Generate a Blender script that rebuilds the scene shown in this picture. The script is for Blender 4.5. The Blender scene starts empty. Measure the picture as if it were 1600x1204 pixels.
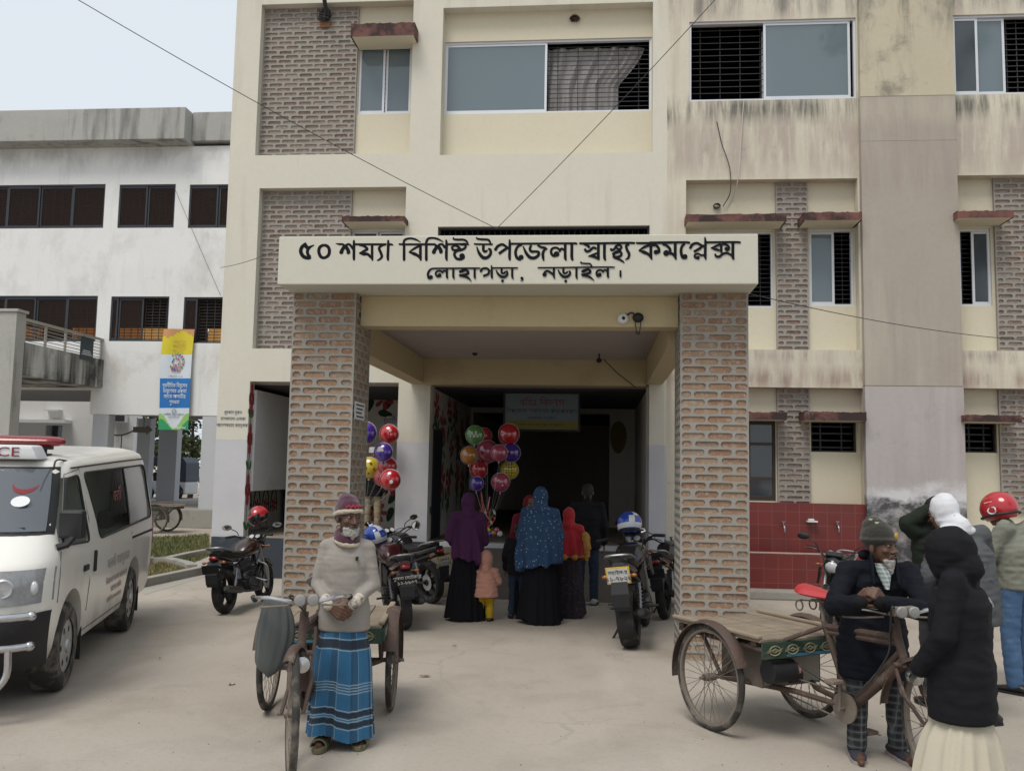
import bpy, bmesh, math, random
import numpy as np
from mathutils import Vector, Matrix, noise
random.seed(7)
SC = bpy.context.scene
COL = SC.collection
R_ = math.radians
PI = math.pi

# ------------------------------------------------------------------ camera
FPX, CAMH = 1416.3, 1.75
_y, _p, _r = R_(5.40), R_(5.27), R_(1.054)
CF = Vector((-math.sin(_y)*math.cos(_p), math.cos(_y)*math.cos(_p), math.sin(_p)))
_R0 = Vector((math.cos(_y), math.sin(_y), 0)); _U0 = _R0.cross(CF)
CR = _R0*math.cos(_r) + _U0*math.sin(_r)
CU = _U0*math.cos(_r) - _R0*math.sin(_r)
cam = bpy.data.cameras.new('camera'); cam_o = bpy.data.objects.new('camera', cam); COL.objects.link(cam_o)
cam.sensor_fit = 'HORIZONTAL'; cam.sensor_width = 36.0; cam.lens = FPX/1600*36
cam.clip_start = 0.1; cam.clip_end = 1500
cam_o.matrix_world = Matrix(((CR.x, CU.x, -CF.x, 0), (CR.y, CU.y, -CF.y, 0), (CR.z, CU.z, -CF.z, CAMH), (0, 0, 0, 1)))
SC.camera = cam_o

# ------------------------------------------------------------------ sky, sun, exposure
SUN_EL, SUN_AZ = 60, 205      # azimuth the light comes from, clockwise from +Y
w = bpy.data.worlds.new('World'); SC.world = w; w.use_nodes = True
nt = w.node_tree; nt.nodes.clear()
sky = nt.nodes.new('ShaderNodeTexSky'); sky.sky_type = 'NISHITA'; sky.sun_disc = False
sky.sun_elevation = R_(SUN_EL); sky.sun_rotation = R_(SUN_AZ)
sky.air_density = 1.0; sky.dust_density = 6.0; sky.ozone_density = 1.0
hz = nt.nodes.new('ShaderNodeMix'); hz.data_type = 'RGBA'; hz.inputs['Factor'].default_value = 0.86
hz.inputs['B'].default_value = (7.65, 8.2, 8.75, 1)        # the even white of a foggy winter overcast
bg = nt.nodes.new('ShaderNodeBackground'); bg.inputs['Strength'].default_value = 0.078
wo = nt.nodes.new('ShaderNodeOutputWorld')
nt.links.new(sky.outputs[0], hz.inputs['A']); nt.links.new(hz.outputs['Result'], bg.inputs['Color'])
nt.links.new(bg.outputs[0], wo.inputs['Surface'])
sun = bpy.data.lights.new('sun', 'SUN'); sun.energy = 1.5; sun.angle = R_(26); sun.color = (1, 0.95, 0.87)
sun_o = bpy.data.objects.new('sun', sun); COL.objects.link(sun_o)
_az, _el = R_(SUN_AZ), R_(SUN_EL)
_to = Vector((math.sin(_az)*math.cos(_el), math.cos(_az)*math.cos(_el), math.sin(_el)))
sun_o.rotation_euler = _to.to_track_quat('Z', 'Y').to_euler()
sun_o.location = (0, 0, 30)
SC.view_settings.view_transform = 'Standard'; SC.view_settings.look = 'None'
SC.view_settings.exposure = 0.51; SC.view_settings.gamma = 1.0
SC.render.engine = 'CYCLES'
SC.cycles.use_denoising = True
SC.cycles.max_bounces = 6; SC.cycles.diffuse_bounces = 4; SC.cycles.glossy_bounces = 3
SC.cycles.transparent_max_bounces = 12; SC.cycles.caustics_reflective = False; SC.cycles.caustics_refractive = False

# ------------------------------------------------------------------ measuring helpers (photo pixel -> point on a plane)
def ray(u, v): return CR*((u-800)/FPX) - CU*((v-602)/FPX) + CF
def at(u, v, Y):
    d = ray(u, v); t = Y/d.y
    return Vector((d.x*t, Y, CAMH+d.z*t))
def gp(u, v, z=0.0):
    d = ray(u, v); t = (z-CAMH)/d.z
    return Vector((d.x*t, d.y*t, z))
def rc(u0, v0, u1, v1, Y):
    vm, um = (v0+v1)/2, (u0+u1)/2
    return (at(u0, vm, Y).x, at(u1, vm, Y).x, at(um, v1, Y).z, at(um, v0, Y).z)   # x0,x1,z0,z1

def lin(c):
    if isinstance(c, str): c = tuple(int(c[i:i+2], 16) for i in (0, 2, 4))
    o = []
    for v in c:
        v /= 255.0
        o.append(v/12.92 if v <= .04045 else ((v+.055)/1.055)**2.4)
    return tuple(o)

# ------------------------------------------------------------------ materials
class NT:
    def __init__(s, m): s.t = m.node_tree
    def n(s, typ, ins=None, **kw):
        nd = s.t.nodes.new(typ)
        for k, v in kw.items(): setattr(nd, k, v)
        for k, v in (ins or {}).items():
            sock = nd.inputs[k]
            if hasattr(v, 'is_output') or isinstance(v, bpy.types.NodeSocket): s.t.links.new(v, sock)
            else: sock.default_value = v
        return nd
    def math(s, op, a, b=0.0, clamp=False):
        nd = s.n('ShaderNodeMath', operation=op, use_clamp=clamp)
        for i, v in enumerate((a, b)):
            if isinstance(v, bpy.types.NodeSocket): s.t.links.new(v, nd.inputs[i])
            else: nd.inputs[i].default_value = v
        return nd.outputs[0]
    def mix(s, f, a, b, mode='MIX'):
        nd = s.n('ShaderNodeMix', data_type='RGBA', blend_type=mode)
        for k, v in (('Factor', f), ('A', a), ('B', b)):
            if isinstance(v, bpy.types.NodeSocket): s.t.links.new(v, nd.inputs[k])
            else: nd.inputs[k].default_value = v if k == 'Factor' else (*v[:3], 1)
        return nd.outputs['Result']
    def noise(s, vec, scale, detail=4, rough=.6, dist=0):
        return s.n('ShaderNodeTexNoise', {'Vector': vec, 'Scale': scale, 'Detail': detail, 'Roughness': rough, 'Distortion': dist}).outputs['Fac']
    def ramp(s, f, lo, hi):
        return s.n('ShaderNodeMapRange', {'Value': f, 'From Min': lo, 'From Max': hi}, clamp=True).outputs[0]
    def mapping(s, vec, sc): return s.n('ShaderNodeMapping', {'Vector': vec, 'Scale': sc}).outputs[0]

def base_mat(name):
    m = bpy.data.materials.new(name); m.use_nodes = True
    return m, NT(m), m.node_tree.nodes['Principled BSDF']

MATS = {}
def pm(name, col, rough=.8, var=.12, scale=3.0, bump=0.0, bscale=60, metal=0.0, spec=.4, streak=None, dirt=None, fine=.06,
       coat=0.0, sheen=0.0, alpha=None, trans=0.0):
    """streak=(colour, amount, xscale, zscale, threshold) vertical weather streaks; dirt=(colour, amount, scale, threshold) patches"""
    if name in MATS: return MATS[name]
    m, N, b = base_mat(name); L = m.node_tree.links
    col = lin(col) if (isinstance(col, str) or max(col) > 1) else col
    tc = N.n('ShaderNodeTexCoord').outputs['Object']
    n1 = N.noise(tc, scale, 5, .65)
    c = N.mix(n1, tuple(x*(1-var) for x in col), tuple(min(1, x*(1+var)) for x in col))
    if fine:
        n2 = N.noise(tc, scale*14, 4, .7)
        c = N.mix(N.math('MULTIPLY', N.ramp(n2, .45, .75), fine*3), c, tuple(x*.6 for x in col))
    for s_ in (streak if isinstance(streak, list) else [streak] if streak else []):
        cc, amt, xs, zs, th = s_
        v = N.mapping(tc, (xs, xs, zs))
        n3 = N.noise(v, 1.0, 5, .6, .3); n4 = N.noise(tc, .45, 3, .5)
        f = N.math('MULTIPLY', N.ramp(N.math('ADD', N.math('MULTIPLY', n3, .65), N.math('MULTIPLY', n4, .35)), th, th+.16), amt)
        c = N.mix(f, c, lin(cc) if isinstance(cc, str) else cc)
    for d_ in (dirt if isinstance(dirt, list) else [dirt] if dirt else []):
        cc, amt, ds, th = d_
        n5 = N.noise(tc, ds, 7, .68, .2)
        c = N.mix(N.math('MULTIPLY', N.ramp(n5, th, th+.14), amt), c, lin(cc) if isinstance(cc, str) else cc)
    L.new(c, b.inputs['Base Color'])
    rr = N.math('ADD', rough-.08, N.math('MULTIPLY', n1, .16), True)
    L.new(rr, b.inputs['Roughness'])
    b.inputs['Metallic'].default_value = metal; b.inputs['Specular IOR Level'].default_value = spec
    if coat: b.inputs['Coat Weight'].default_value = coat; b.inputs['Coat Roughness'].default_value = .12
    if sheen: b.inputs['Sheen Weight'].default_value = sheen; b.inputs['Sheen Roughness'].default_value = .5
    if trans: b.inputs['Transmission Weight'].default_value = trans
    if alpha is not None: b.inputs['Alpha'].default_value = alpha
    if bump:
        nb = N.noise(tc, bscale, 5, .7)
        bp = N.n('ShaderNodeBump', {'Height': nb, 'Strength': min(1, bump), 'Distance': .01 if bscale > 20 else .04})
        L.new(bp.outputs[0], b.inputs['Normal'])
    MATS[name] = m
    return m

# ------------------------------------------------------------------ mesh builder
class MB:
    def __init__(s): s.v = []; s.f = []; s.m = []; s.r = []; s.has_r = False
    def face(s, idx, m=0, rnd=0.0): s.f.append(tuple(idx)); s.m.append(m); s.r.append(rnd)
    def pts(s, P):
        i = len(s.v); s.v.extend([tuple(p) for p in P]); return list(range(i, i+len(P)))
    def poly(s, P, m=0, rnd=0.0): s.face(s.pts(P), m, rnd)
    def box(s, x0, x1, y0, y1, z0, z1, m=0):
        a = s.pts([(x0,y0,z0),(x1,y0,z0),(x1,y1,z0),(x0,y1,z0),(x0,y0,z1),(x1,y0,z1),(x1,y1,z1),(x0,y1,z1)])
        for q in ((0,3,2,1),(4,5,6,7),(0,1,5,4),(1,2,6,5),(2,3,7,6),(3,0,4,7)): s.face([a[k] for k in q], m)
    def obox(s, c, ax, ay, az, m=0):           # oriented box: centre, half-axis vectors
        c, ax, ay, az = Vector(c), Vector(ax), Vector(ay), Vector(az)
        P = [c+sx*ax+sy*ay+sz*az for sz in (-1,1) for sx, sy in ((-1,-1),(1,-1),(1,1),(-1,1))]
        a = s.pts(P)
        for q in ((0,3,2,1),(4,5,6,7),(0,1,5,4),(1,2,6,5),(2,3,7,6),(3,0,4,7)): s.face([a[k] for k in q], m)
    def loft(s, rings, m=0, cap=True, closed=True):
        idx = [s.pts(r) for r in rings]; n = len(rings[0])
        for a, b in zip(idx, idx[1:]):
            for i in range(n if closed else n-1):
                j = (i+1) % n; s.face((a[i], a[j], b[j], b[i]), m)
        if cap:
            s.face(list(reversed(idx[0])), m); s.face(idx[-1], m)
        return idx
    def tube(s, P, r, n=8, m=0, closed=False, cap=True):
        P = [Vector(p) for p in P]; k = len(P)
        rs = r if isinstance(r, (list, tuple)) else [r]*k
        rings = []; up = None
        for i in range(k):
            if closed: t = (P[(i+1) % k]-P[i-1])
            else: t = P[min(i+1, k-1)]-P[max(i-1, 0)]
            if t.length < 1e-9: t = Vector((0,0,1))
            t.normalize()
            if up is None: up = t.orthogonal().normalized()
            else:
                up = up - t*up.dot(t)
                up = up.normalized() if up.length > 1e-6 else t.orthogonal().normalized()
            sd = t.cross(up)
            rings.append([P[i]+(up*math.cos(a)+sd*math.sin(a))*rs[i] for a in (2*PI*q/n for q in range(n))])
        if closed:
            idx = [s.pts(q) for q in rings]
            for i in range(k):
                a, b = idx[i], idx[(i+1) % k]
                for q in range(n): s.face((a[q], a[(q+1) % n], b[(q+1) % n], b[q]), m)
        else: s.loft(rings, m, cap)
    def cyl(s, p0, p1, r0, r1=None, n=12, m=0): s.tube([p0, p1], [r0, r0 if r1 is None else r1], n, m)
    def ell(s, c, r, m=0, nu=14, nv=9, rot=None):
        c = Vector(c); rx, ry, rz = r if isinstance(r, (tuple, list)) else (r, r, r)
        rings = []
        for j in range(1, nv):
            th = PI*j/nv
            ring = []
            for i in range(nu):
                ph = 2*PI*i/nu
                p = Vector((rx*math.sin(th)*math.cos(ph), ry*math.sin(th)*math.sin(ph), -rz*math.cos(th)))
                if rot: p = rot @ p
                ring.append(c+p)
            rings.append(ring)
        idx = s.loft(rings, m, False)
        b, t = Vector((0,0,-rz)), Vector((0,0,rz))
        if rot: b, t = rot @ b, rot @ t
        bi, ti = s.pts([c+b, c+t])
        for i in range(nu):
            j = (i+1) % nu
            s.face((bi, idx[0][j], idx[0][i]), m); s.face((ti, idx[-1][i], idx[-1][j]), m)
    def ring(s, c, axis, R, r, n=32, k=8, m=0, squash=1.0):     # torus
        c, ax = Vector(c), Vector(axis).normalized(); e = ax.orthogonal().normalized(); g = ax.cross(e)
        idx = []
        for i in range(n):
            a = 2*PI*i/n; d = e*math.cos(a)+g*math.sin(a)
            idx.append(s.pts([c+d*(R+r*math.cos(b))+ax*(r*squash*math.sin(b)) for b in (2*PI*q/k for q in range(k))]))
        for i in range(n):
            a, b = idx[i], idx[(i+1) % n]
            for q in range(k): s.face((a[q], a[(q+1) % k], b[(q+1) % k], b[q]), m)
    def lathe(s, prof, c, axis, n=24, m=0, cap=True):           # prof: (radius, height along axis)
        c, ax = Vector(c), Vector(axis).normalized(); e = ax.orthogonal().normalized(); g = ax.cross(e)
        s.loft([[c+ax*h+(e*math.cos(a)+g*math.sin(a))*max(r, 1e-4) for a in (2*PI*q/n for q in range(n))] for r, h in prof], m, cap)
    def prism(s, P, d, m=0):                                    # flat outline P swept by vector d
        d = Vector(d); a = s.pts(P); b = s.pts([Vector(p)+d for p in P]); n = len(P)
        s.face(list(reversed(a)), m); s.face(b, m)
        for i in range(n): s.face((a[i], a[(i+1) % n], b[(i+1) % n], b[i]), m)
    def wall(s, x0, x1, z0, z1, Y, depth, holes=(), m=0, back=False):   # faces -Y, openings with reveals
        xs = sorted({x0, x1, *[min(max(h[i], x0), x1) for h in holes for i in (0, 1)]})
        zs = sorted({z0, z1, *[min(max(h[i], z0), z1) for h in holes for i in (2, 3)]})
        def solid(i, j):
            if i < 0 or j < 0 or i >= len(xs)-1 or j >= len(zs)-1: return None
            cx, cz = (xs[i]+xs[i+1])/2, (zs[j]+zs[j+1])/2
            return not any(h[0] < cx < h[1] and h[2] < cz < h[3] for h in holes)
        for i in range(len(xs)-1):
            for j in range(len(zs)-1):
                a, b, c, d = xs[i], xs[i+1], zs[j], zs[j+1]
                if not solid(i, j): continue
                s.poly([(a,Y,c),(b,Y,c),(b,Y,d),(a,Y,d)], m)
                if back: s.poly([(a,Y+depth,d),(b,Y+depth,d),(b,Y+depth,c),(a,Y+depth,c)], m)
                Z = Y+depth
                if solid(i+1, j) is not True: s.poly([(b,Y,c),(b,Z,c),(b,Z,d),(b,Y,d)], m)
                if solid(i-1, j) is not True: s.poly([(a,Z,c),(a,Y,c),(a,Y,d),(a,Z,d)], m)
                if solid(i, j+1) is not True: s.poly([(a,Y,d),(b,Y,d),(b,Z,d),(a,Z,d)], m)
                if solid(i, j-1) is not True: s.poly([(a,Z,c),(b,Z,c),(b,Y,c),(a,Y,c)], m)
    def bricks(s, o, u, nrm, W, Hh, course=.08, L=.25, joint=.031, depth=.014, seed=0, m_mortar=0, m_brick=1, jz=None, lean=0):
        """a face of rounded, slightly sunk bricks in thick raised pointing; o = lower corner, u = along, nrm = outward"""
        o, u, nrm = Vector(o), Vector(u).normalized(), Vector(nrm).normalized(); z = Vector((0,0,1)); rg = random.Random(seed)
        jz = joint*.68 if jz is None else jz
        rows = max(1, round(Hh/course)); ch = Hh/rows
        for r in range(rows):
            cuts = [0.0]; x = L if r % 2 == 0 else L*.48
            while x < W-.05: cuts.append(x); x += L
            cuts.append(W)
            for a, b in zip(cuts, cuts[1:]):
                jj = lambda: rg.uniform(-.008, .008)
                ax, bx = a+joint/2+jj(), b-joint/2+jj()
                az, bz = r*ch+jz/2+jj()*.4, (r+1)*ch-jz/2+jj()*.4
                if bx-ax < .03:
                    s.poly([o+u*a+z*(r*ch), o+u*b+z*(r*ch), o+u*b+z*((r+1)*ch), o+u*a+z*((r+1)*ch)], m_mortar); continue
                rad = min((bz-az)*.42, (bx-ax)*.4)
                inn = []; out = []
                for cx, cz, a0, ox, oz in ((bx-rad, bz-rad, 0, b, (r+1)*ch), (ax+rad, bz-rad, 90, a, (r+1)*ch), (ax+rad, az+rad, 180, a, r*ch), (bx-rad, az+rad, 270, b, r*ch)):
                    for k in range(3):
                        t = R_(a0+45*k)
                        inn.append((cx+rad*math.cos(t), cz+rad*math.sin(t))); out.append((ox, oz))
                I = s.pts([o+u*p[0]+z*p[1] for p in inn])
                dd = depth*rg.uniform(.55, 1.15)
                D = s.pts([o+u*p[0]+z*p[1]-nrm*dd for p in inn])
                C = s.pts([o+u*b+z*((r+1)*ch), o+u*a+z*((r+1)*ch), o+u*a+z*(r*ch), o+u*b+z*(r*ch)])
                n = len(inn); rv = rg.random(); s.has_r = True
                for q in range(n):
                    q2 = (q+1) % n; ca, cb = C[q//3], C[q2//3]
                    if ca == cb: s.face((ca, I[q2], I[q]) , m_mortar)
                    else: s.face((ca, cb, I[q2], I[q]), m_mortar)
                    s.face((I[q], I[q2], D[q2], D[q]), m_mortar)
                s.face(D, m_brick, rv)
    def build(s, name, mats, parent=None, smooth=False, loc=None, bevel=0, sharp=40):
        me = bpy.data.meshes.new(name); me.from_pydata(s.v, [], s.f)
        for mm in (mats if isinstance(mats, (list, tuple)) else [mats]): me.materials.append(mm)
        me.polygons.foreach_set('material_index', s.m)
        if s.has_r:
            at_ = me.attributes.new('rnd', 'FLOAT', 'FACE'); at_.data.foreach_set('value', s.r)
        bm = bmesh.new(); bm.from_mesh(me); bmesh.ops.recalc_face_normals(bm, faces=bm.faces)
        if bevel:
            es = [e for e in bm.edges if len(e.link_faces) == 2 and e.calc_face_angle(0) > R_(35)]
            bmesh.ops.bevel(bm, geom=es, offset=bevel, segments=2, affect='EDGES', profile=.6)
        bm.to_mesh(me); bm.free()
        if smooth:
            me.polygons.foreach_set('use_smooth', [True]*len(me.polygons))
            me.set_sharp_from_angle(angle=R_(sharp))
        o = bpy.data.objects.new(name, me); COL.objects.link(o)
        if parent is not None:
            o.parent = parent
            if loc is None and parent.get('_world'): o.matrix_parent_inverse = Matrix.Translation(-parent.location)
        if loc is not None: o.location = loc
        return o

def tag(o, label=None, cat=None, group=None, kind=None):
    if label: o['label'] = label
    if cat: o['category'] = cat
    if group: o['group'] = group
    if kind: o['kind'] = kind
    return o
def thing(name, label, cat, loc=(0,0,0), rotz=0, group=None, world=False):
    o = bpy.data.objects.new(name, None); COL.objects.link(o); o.location = loc; o.rotation_euler = (0,0,rotz)
    o.empty_display_size = .2
    if world: o['_world'] = 1
    return tag(o, label, cat, group)
def copy_tree(o, parent=None):
    c = o.copy(); COL.objects.link(c)
    if parent is not None: c.parent = parent
    for ch in list(o.children): copy_tree(ch, c)
    return c
def bangla(t):           # put pre-base vowel signs before their consonant, as they are written
    out = []
    for ch in t:
        if ch in '\u09bf\u09c7\u09c8\u09cb' and out:
            i = len(out)-1
            while i >= 2 and out[i-1] == '\u09cd': i -= 2
            out.insert(i, '\u09c7' if ch == '\u09cb' else ch)
            if ch == '\u09cb': out.append('\u09be')
        else: out.append(ch)
    return ''.join(c for c in out if c != '\u09cd')
def text_mesh(name, body, size, loc, mat_, parent=None, rot=None, align='CENTER', sx=1.0, ext=.001, shear=0, res=3, bold=0.0):
    c = bpy.data.curves.new('txt', 'FONT'); c.body = bangla(body); c.size = size; c.align_x = align; c.align_y = 'CENTER'; c.extrude = ext
    c.resolution_u = res; c.shear = shear
    o = bpy.data.objects.new('txt', c); COL.objects.link(o)
    dg = bpy.context.evaluated_depsgraph_get()
    me = bpy.data.meshes.new_from_object(o.evaluated_get(dg)); bpy.data.objects.remove(o); bpy.data.curves.remove(c)
    me.name = name; me.materials.clear(); me.materials.append(mat_)
    M = (rot or Matrix.Rotation(PI/2, 4, 'X')) @ Matrix.Scale(sx, 4, (1,0,0))
    M = Matrix.Translation(loc) @ M
    me.transform(M)
    ob = bpy.data.objects.new(name, me); COL.objects.link(ob)
    if parent is not None:
        ob.parent = parent
        if parent.get('_world'): ob.matrix_parent_inverse = Matrix.Translation(-parent.location)
    return ob
def bez(P, n=8):         # smooth curve through points (Catmull-Rom)
    P = [Vector(p) for p in P]; out = []
    Q = [P[0]*2-P[1]] + P + [P[-1]*2-P[-2]]
    for i in range(1, len(Q)-2):
        a, b, c, d = Q[i-1], Q[i], Q[i+1], Q[i+2]
        for k in range(n):
            t = k/n
            out.append(.5*((2*b)+(c-a)*t+(2*a-5*b+4*c-d)*t*t+(3*b-a-3*c+d)*t**3))
    out.append(P[-1]); return out
# ------------------------------------------------------------------ shared materials
CREAM = pm('cream_plaster', (0.595,.572,.488), .85, .05, 1.2, bump=.25, bscale=90, fine=.04,
           streak=((.33,.30,.26), .30, 5.0, .35, .56), dirt=((.25,.23,.20), .35, 1.3, .66))
CREAM2 = pm('cream_plaster_weathered', (0.59,.55,.45), .88, .07, 1.2, bump=.3, bscale=90, fine=.06,
            streak=[((.33,.25,.235), .5, 4.0, .28, .50), ((.09,.09,.085), .4, 6.0, .5, .58)], dirt=((.12,.12,.11), .55, 1.6, .62))
def stains(m, zones, zn=.12):
    """weathering bands on a wall: (colour, amount, z low, z high, softness, x scale, threshold)"""
    N = NT(m); b = m.node_tree.nodes['Principled BSDF']; c = b.inputs['Base Color'].links[0].from_socket
    tc = N.n('ShaderNodeTexCoord').outputs['Object']; z = N.n('ShaderNodeSeparateXYZ', {0: tc}).outputs[2]
    for col, amt, zl, zh, sf, xs, th in zones:
        zz = N.math('ADD', z, N.math('MULTIPLY', N.math('SUBTRACT', N.noise(N.mapping(tc, (xs, xs, zn)), 1.0, 5, .7), .5), sf*2.6 if zn < 1 else .9))
        f = N.math('MULTIPLY', N.ramp(zz, zl-sf, zl+sf), N.ramp(zz, zh+sf, zh-sf))
        n = N.ramp(N.noise(N.mapping(tc, (xs*1.3, xs*1.3, max(.5, zn*1.3))), 1.0, 6, .7, .3), th, th+.2)
        c = N.mix(N.math('MULTIPLY', N.math('MULTIPLY', f, n), amt), c, col)
    m.node_tree.links.new(c, b.inputs['Base Color'])
    return m
_zz = lambda v, Y=13.9: at(1210, v, Y).z
stains(CREAM2, [((.33,.265,.24), .62, _zz(262), _zz(186), .16, 3.5, .36), ((.075,.075,.07), .85, _zz(186), _zz(152), .12, 4.5, .40), ((.42,.36,.31), .7, _zz(282), _zz(250), .1, 3.0, .40),
                ((.27,.19,.16), .8, _zz(606), _zz(578), .10, 2.5, .42), ((.10,.09,.085), .6, _zz(562), _zz(546), .08, 3.5, .48), ((.10,.10,.095), .7, _zz(24), _zz(-20), .10, 3.0, .45)])
stains(CREAM, [((.12,.115,.10), .5, _zz(250), _zz(234), .03, 3.0, .52), ((.12,.115,.10), .45, _zz(196), _zz(176), .06, 3.0, .56)])
CREAMIN = pm('cream_plaster_shade_tint', (0.60,.555,.43), .85, .05, 1.2, bump=.25, bscale=90, fine=.04, dirt=((.25,.23,.20), .3, 1.2, .66))  # yellower copy of the cream, carrying the shade of the recesses
PILMAT = pm('pilaster_plaster', (0.37,.33,.285), .9, .10, 1.0, bump=.3, bscale=70, fine=.05,
            streak=[((.24,.19,.185), .55, 3.0, .15, .5), ((.50,.46,.38), .5, 2.0, .2, .53)], dirt=((.07,.07,.07), .45, 1.4, .64))
WHITE = pm('white_plaster', (0.71,.715,.71), .85, .06, 1.0, bump=.2, bscale=80, fine=.04, streak=((.36,.37,.38), .4, 3.0, .25, .55), dirt=((.4,.33,.28), .35, 1.5, .62))
stains(WHITE, [((.33,.33,.33), .6, at(150,262,24).z, at(150,228,24).z, .25, .8, .42), ((.34,.29,.22), .5, at(150,610,24).z, at(150,540,24).z, .3, .5, .52), ((.42,.41,.39), .5, at(150,470,24).z, at(150,355,24).z, .3, .6, .5)], .2)
WHITEB = pm('white_limewash', (0.60,.61,.63), .85, .07, 1.0, bump=.2, bscale=80, fine=.05, dirt=[((.42,.33,.29), .4, 1.1, .57), ((.2,.2,.2), .3, 2.6, .66)])
CONC = pm('stained_concrete', (0.36,.355,.335), .92, .15, 1.2, bump=.4, bscale=50, fine=.08, streak=[((.07,.07,.07), .8, 2.6, .30, .50), ((.5,.5,.48), .5, 3.0, .3, .6)], dirt=((.08,.08,.08), .5, 1.3, .62))
CONCD = pm('mouldy_concrete', (0.46,.46,.44), .92, .12, 1.2, bump=.4, bscale=50, fine=.08, streak=[((.022,.022,.022), .95, 2.0, .22, .43)], dirt=((.025,.025,.025), .9, .8, .48))
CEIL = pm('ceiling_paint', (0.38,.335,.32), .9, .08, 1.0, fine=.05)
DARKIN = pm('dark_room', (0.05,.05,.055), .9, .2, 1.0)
def brick_mat(name, c1, c2, c3):
    m, N, b = base_mat(name)
    a = N.n('ShaderNodeAttribute', attribute_name='rnd').outputs['Fac']
    tc = N.n('ShaderNodeTexCoord').outputs['Object']
    c = N.mix(N.ramp(a, 0, .6), c1, c2); c = N.mix(N.ramp(a, .65, 1.0), c, c3)
    n = N.noise(tc, 24, 6, .8)
    c = N.mix(N.math('MULTIPLY', N.ramp(n, .50, .62), .75), c, (.42,.37,.31))
    n2 = N.noise(tc, 17, 4, .7)
    c = N.mix(N.math('MULTIPLY', N.ramp(n2, .55, .75), .45), c, tuple(x*.45 for x in c1))
    m.node_tree.links.new(c, b.inputs['Base Color']); b.inputs['Roughness'].default_value = .9
    bp = N.n('ShaderNodeBump', {'Height': N.noise(tc, 70, 5, .8), 'Strength': .8, 'Distance': .01})
    m.node_tree.links.new(bp.outputs[0], b.inputs['Normal'])
    return m
BRICK = brick_mat('red_brick', (.265,.150,.092), (.32,.21,.135), (.29,.225,.165))
BRICKW = brick_mat('washed_brick', (.25,.195,.165), (.29,.25,.215), (.26,.17,.135))
MORTAR = pm('cement_pointing', (.305,.288,.258), .92, .1, 4, bump=.5, bscale=110, fine=.1, dirt=((.2,.18,.16), .4, 1.5, .6))
MORTARW = pm('cement_pointing_grey', (.305,.285,.26), .92, .1, 4, bump=.5, bscale=110, fine=.1, dirt=((.16,.15,.14), .45, 1.1, .58))
REDEDGE = pm('red_oxide_edge', (.175,.075,.065), .85, .2, 4, bump=.4, bscale=60, fine=.1, dirt=[((.025,.018,.018), .9, 2.2, .41), ((.5,.42,.36), .4, 5, .63)])
ALU = pm('aluminium_frame', (.62,.64,.68), .45, .05, 4, metal=.2, spec=.5)
ALUD = pm('bronze_frame', (.045,.05,.06), .4, .1, 4, metal=.4)
GLASSB = pm('window_glass_sky_tint', (.20,.25,.275), .05, .07, .8, spec=.9, fine=0, streak=((.21,.25,.27), .4, 2.0, .8, .5))  # pale base colour stands in for the reflected sky
def see_through(m, f, tint):
    N = NT(m); p_ = m.node_tree.nodes['Principled BSDF']; tp = N.n('ShaderNodeBsdfTransparent', {'Color': (*tint, 1)})
    mx = N.n('ShaderNodeMixShader', {0: f}); m.node_tree.links.new(p_.outputs[0], mx.inputs[1]); m.node_tree.links.new(tp.outputs[0], mx.inputs[2]); m.node_tree.links.new(mx.outputs[0], m.node_tree.nodes['Material Output'].inputs[0])
see_through(GLASSB, .38, (.80,.92,1.0))
BLIND = pm('pale_blind', (.60,.64,.66), .9, .06, 2)
GLASSD = pm('dark_window_glass', (.045,.055,.065), .08, .1, 1.0, spec=.8, fine=0)
GRILL = pm('grille_steel', (.035,.035,.04), .6, .1, 6)
CURT = pm('grey_curtain', (.36,.34,.335), .9, .1, 3, fine=.05)
BLACKP = pm('black_paint', (.012,.012,.014), .55, .1, 5)
WHITEP = pm('white_paint', (.66,.67,.68), .6, .05, 5)
WIRE = pm('black_cable', (.035,.035,.037), .6, .1, 5)
WIREW = pm('white_cable', (.5,.48,.44), .6, .1, 5)
REDP = pm('mural_red', (.33,.045,.055), .8, .15, 6)
GREENP = pm('mural_green', (.045,.13,.045), .8, .2, 6)
DGREENP = pm('mural_dark_green', (.012,.04,.016), .8, .2, 6)
PLINTH = pm('plinth_blue_black', (.035,.045,.06), .75, .2, 2, bump=.2, dirt=((.2,.19,.17), .5, 2.0, .55))
FLOOR = pm('hall_floor', (.27,.235,.19), .6, .1, 2, fine=.06)
TILE_R = None

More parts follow.
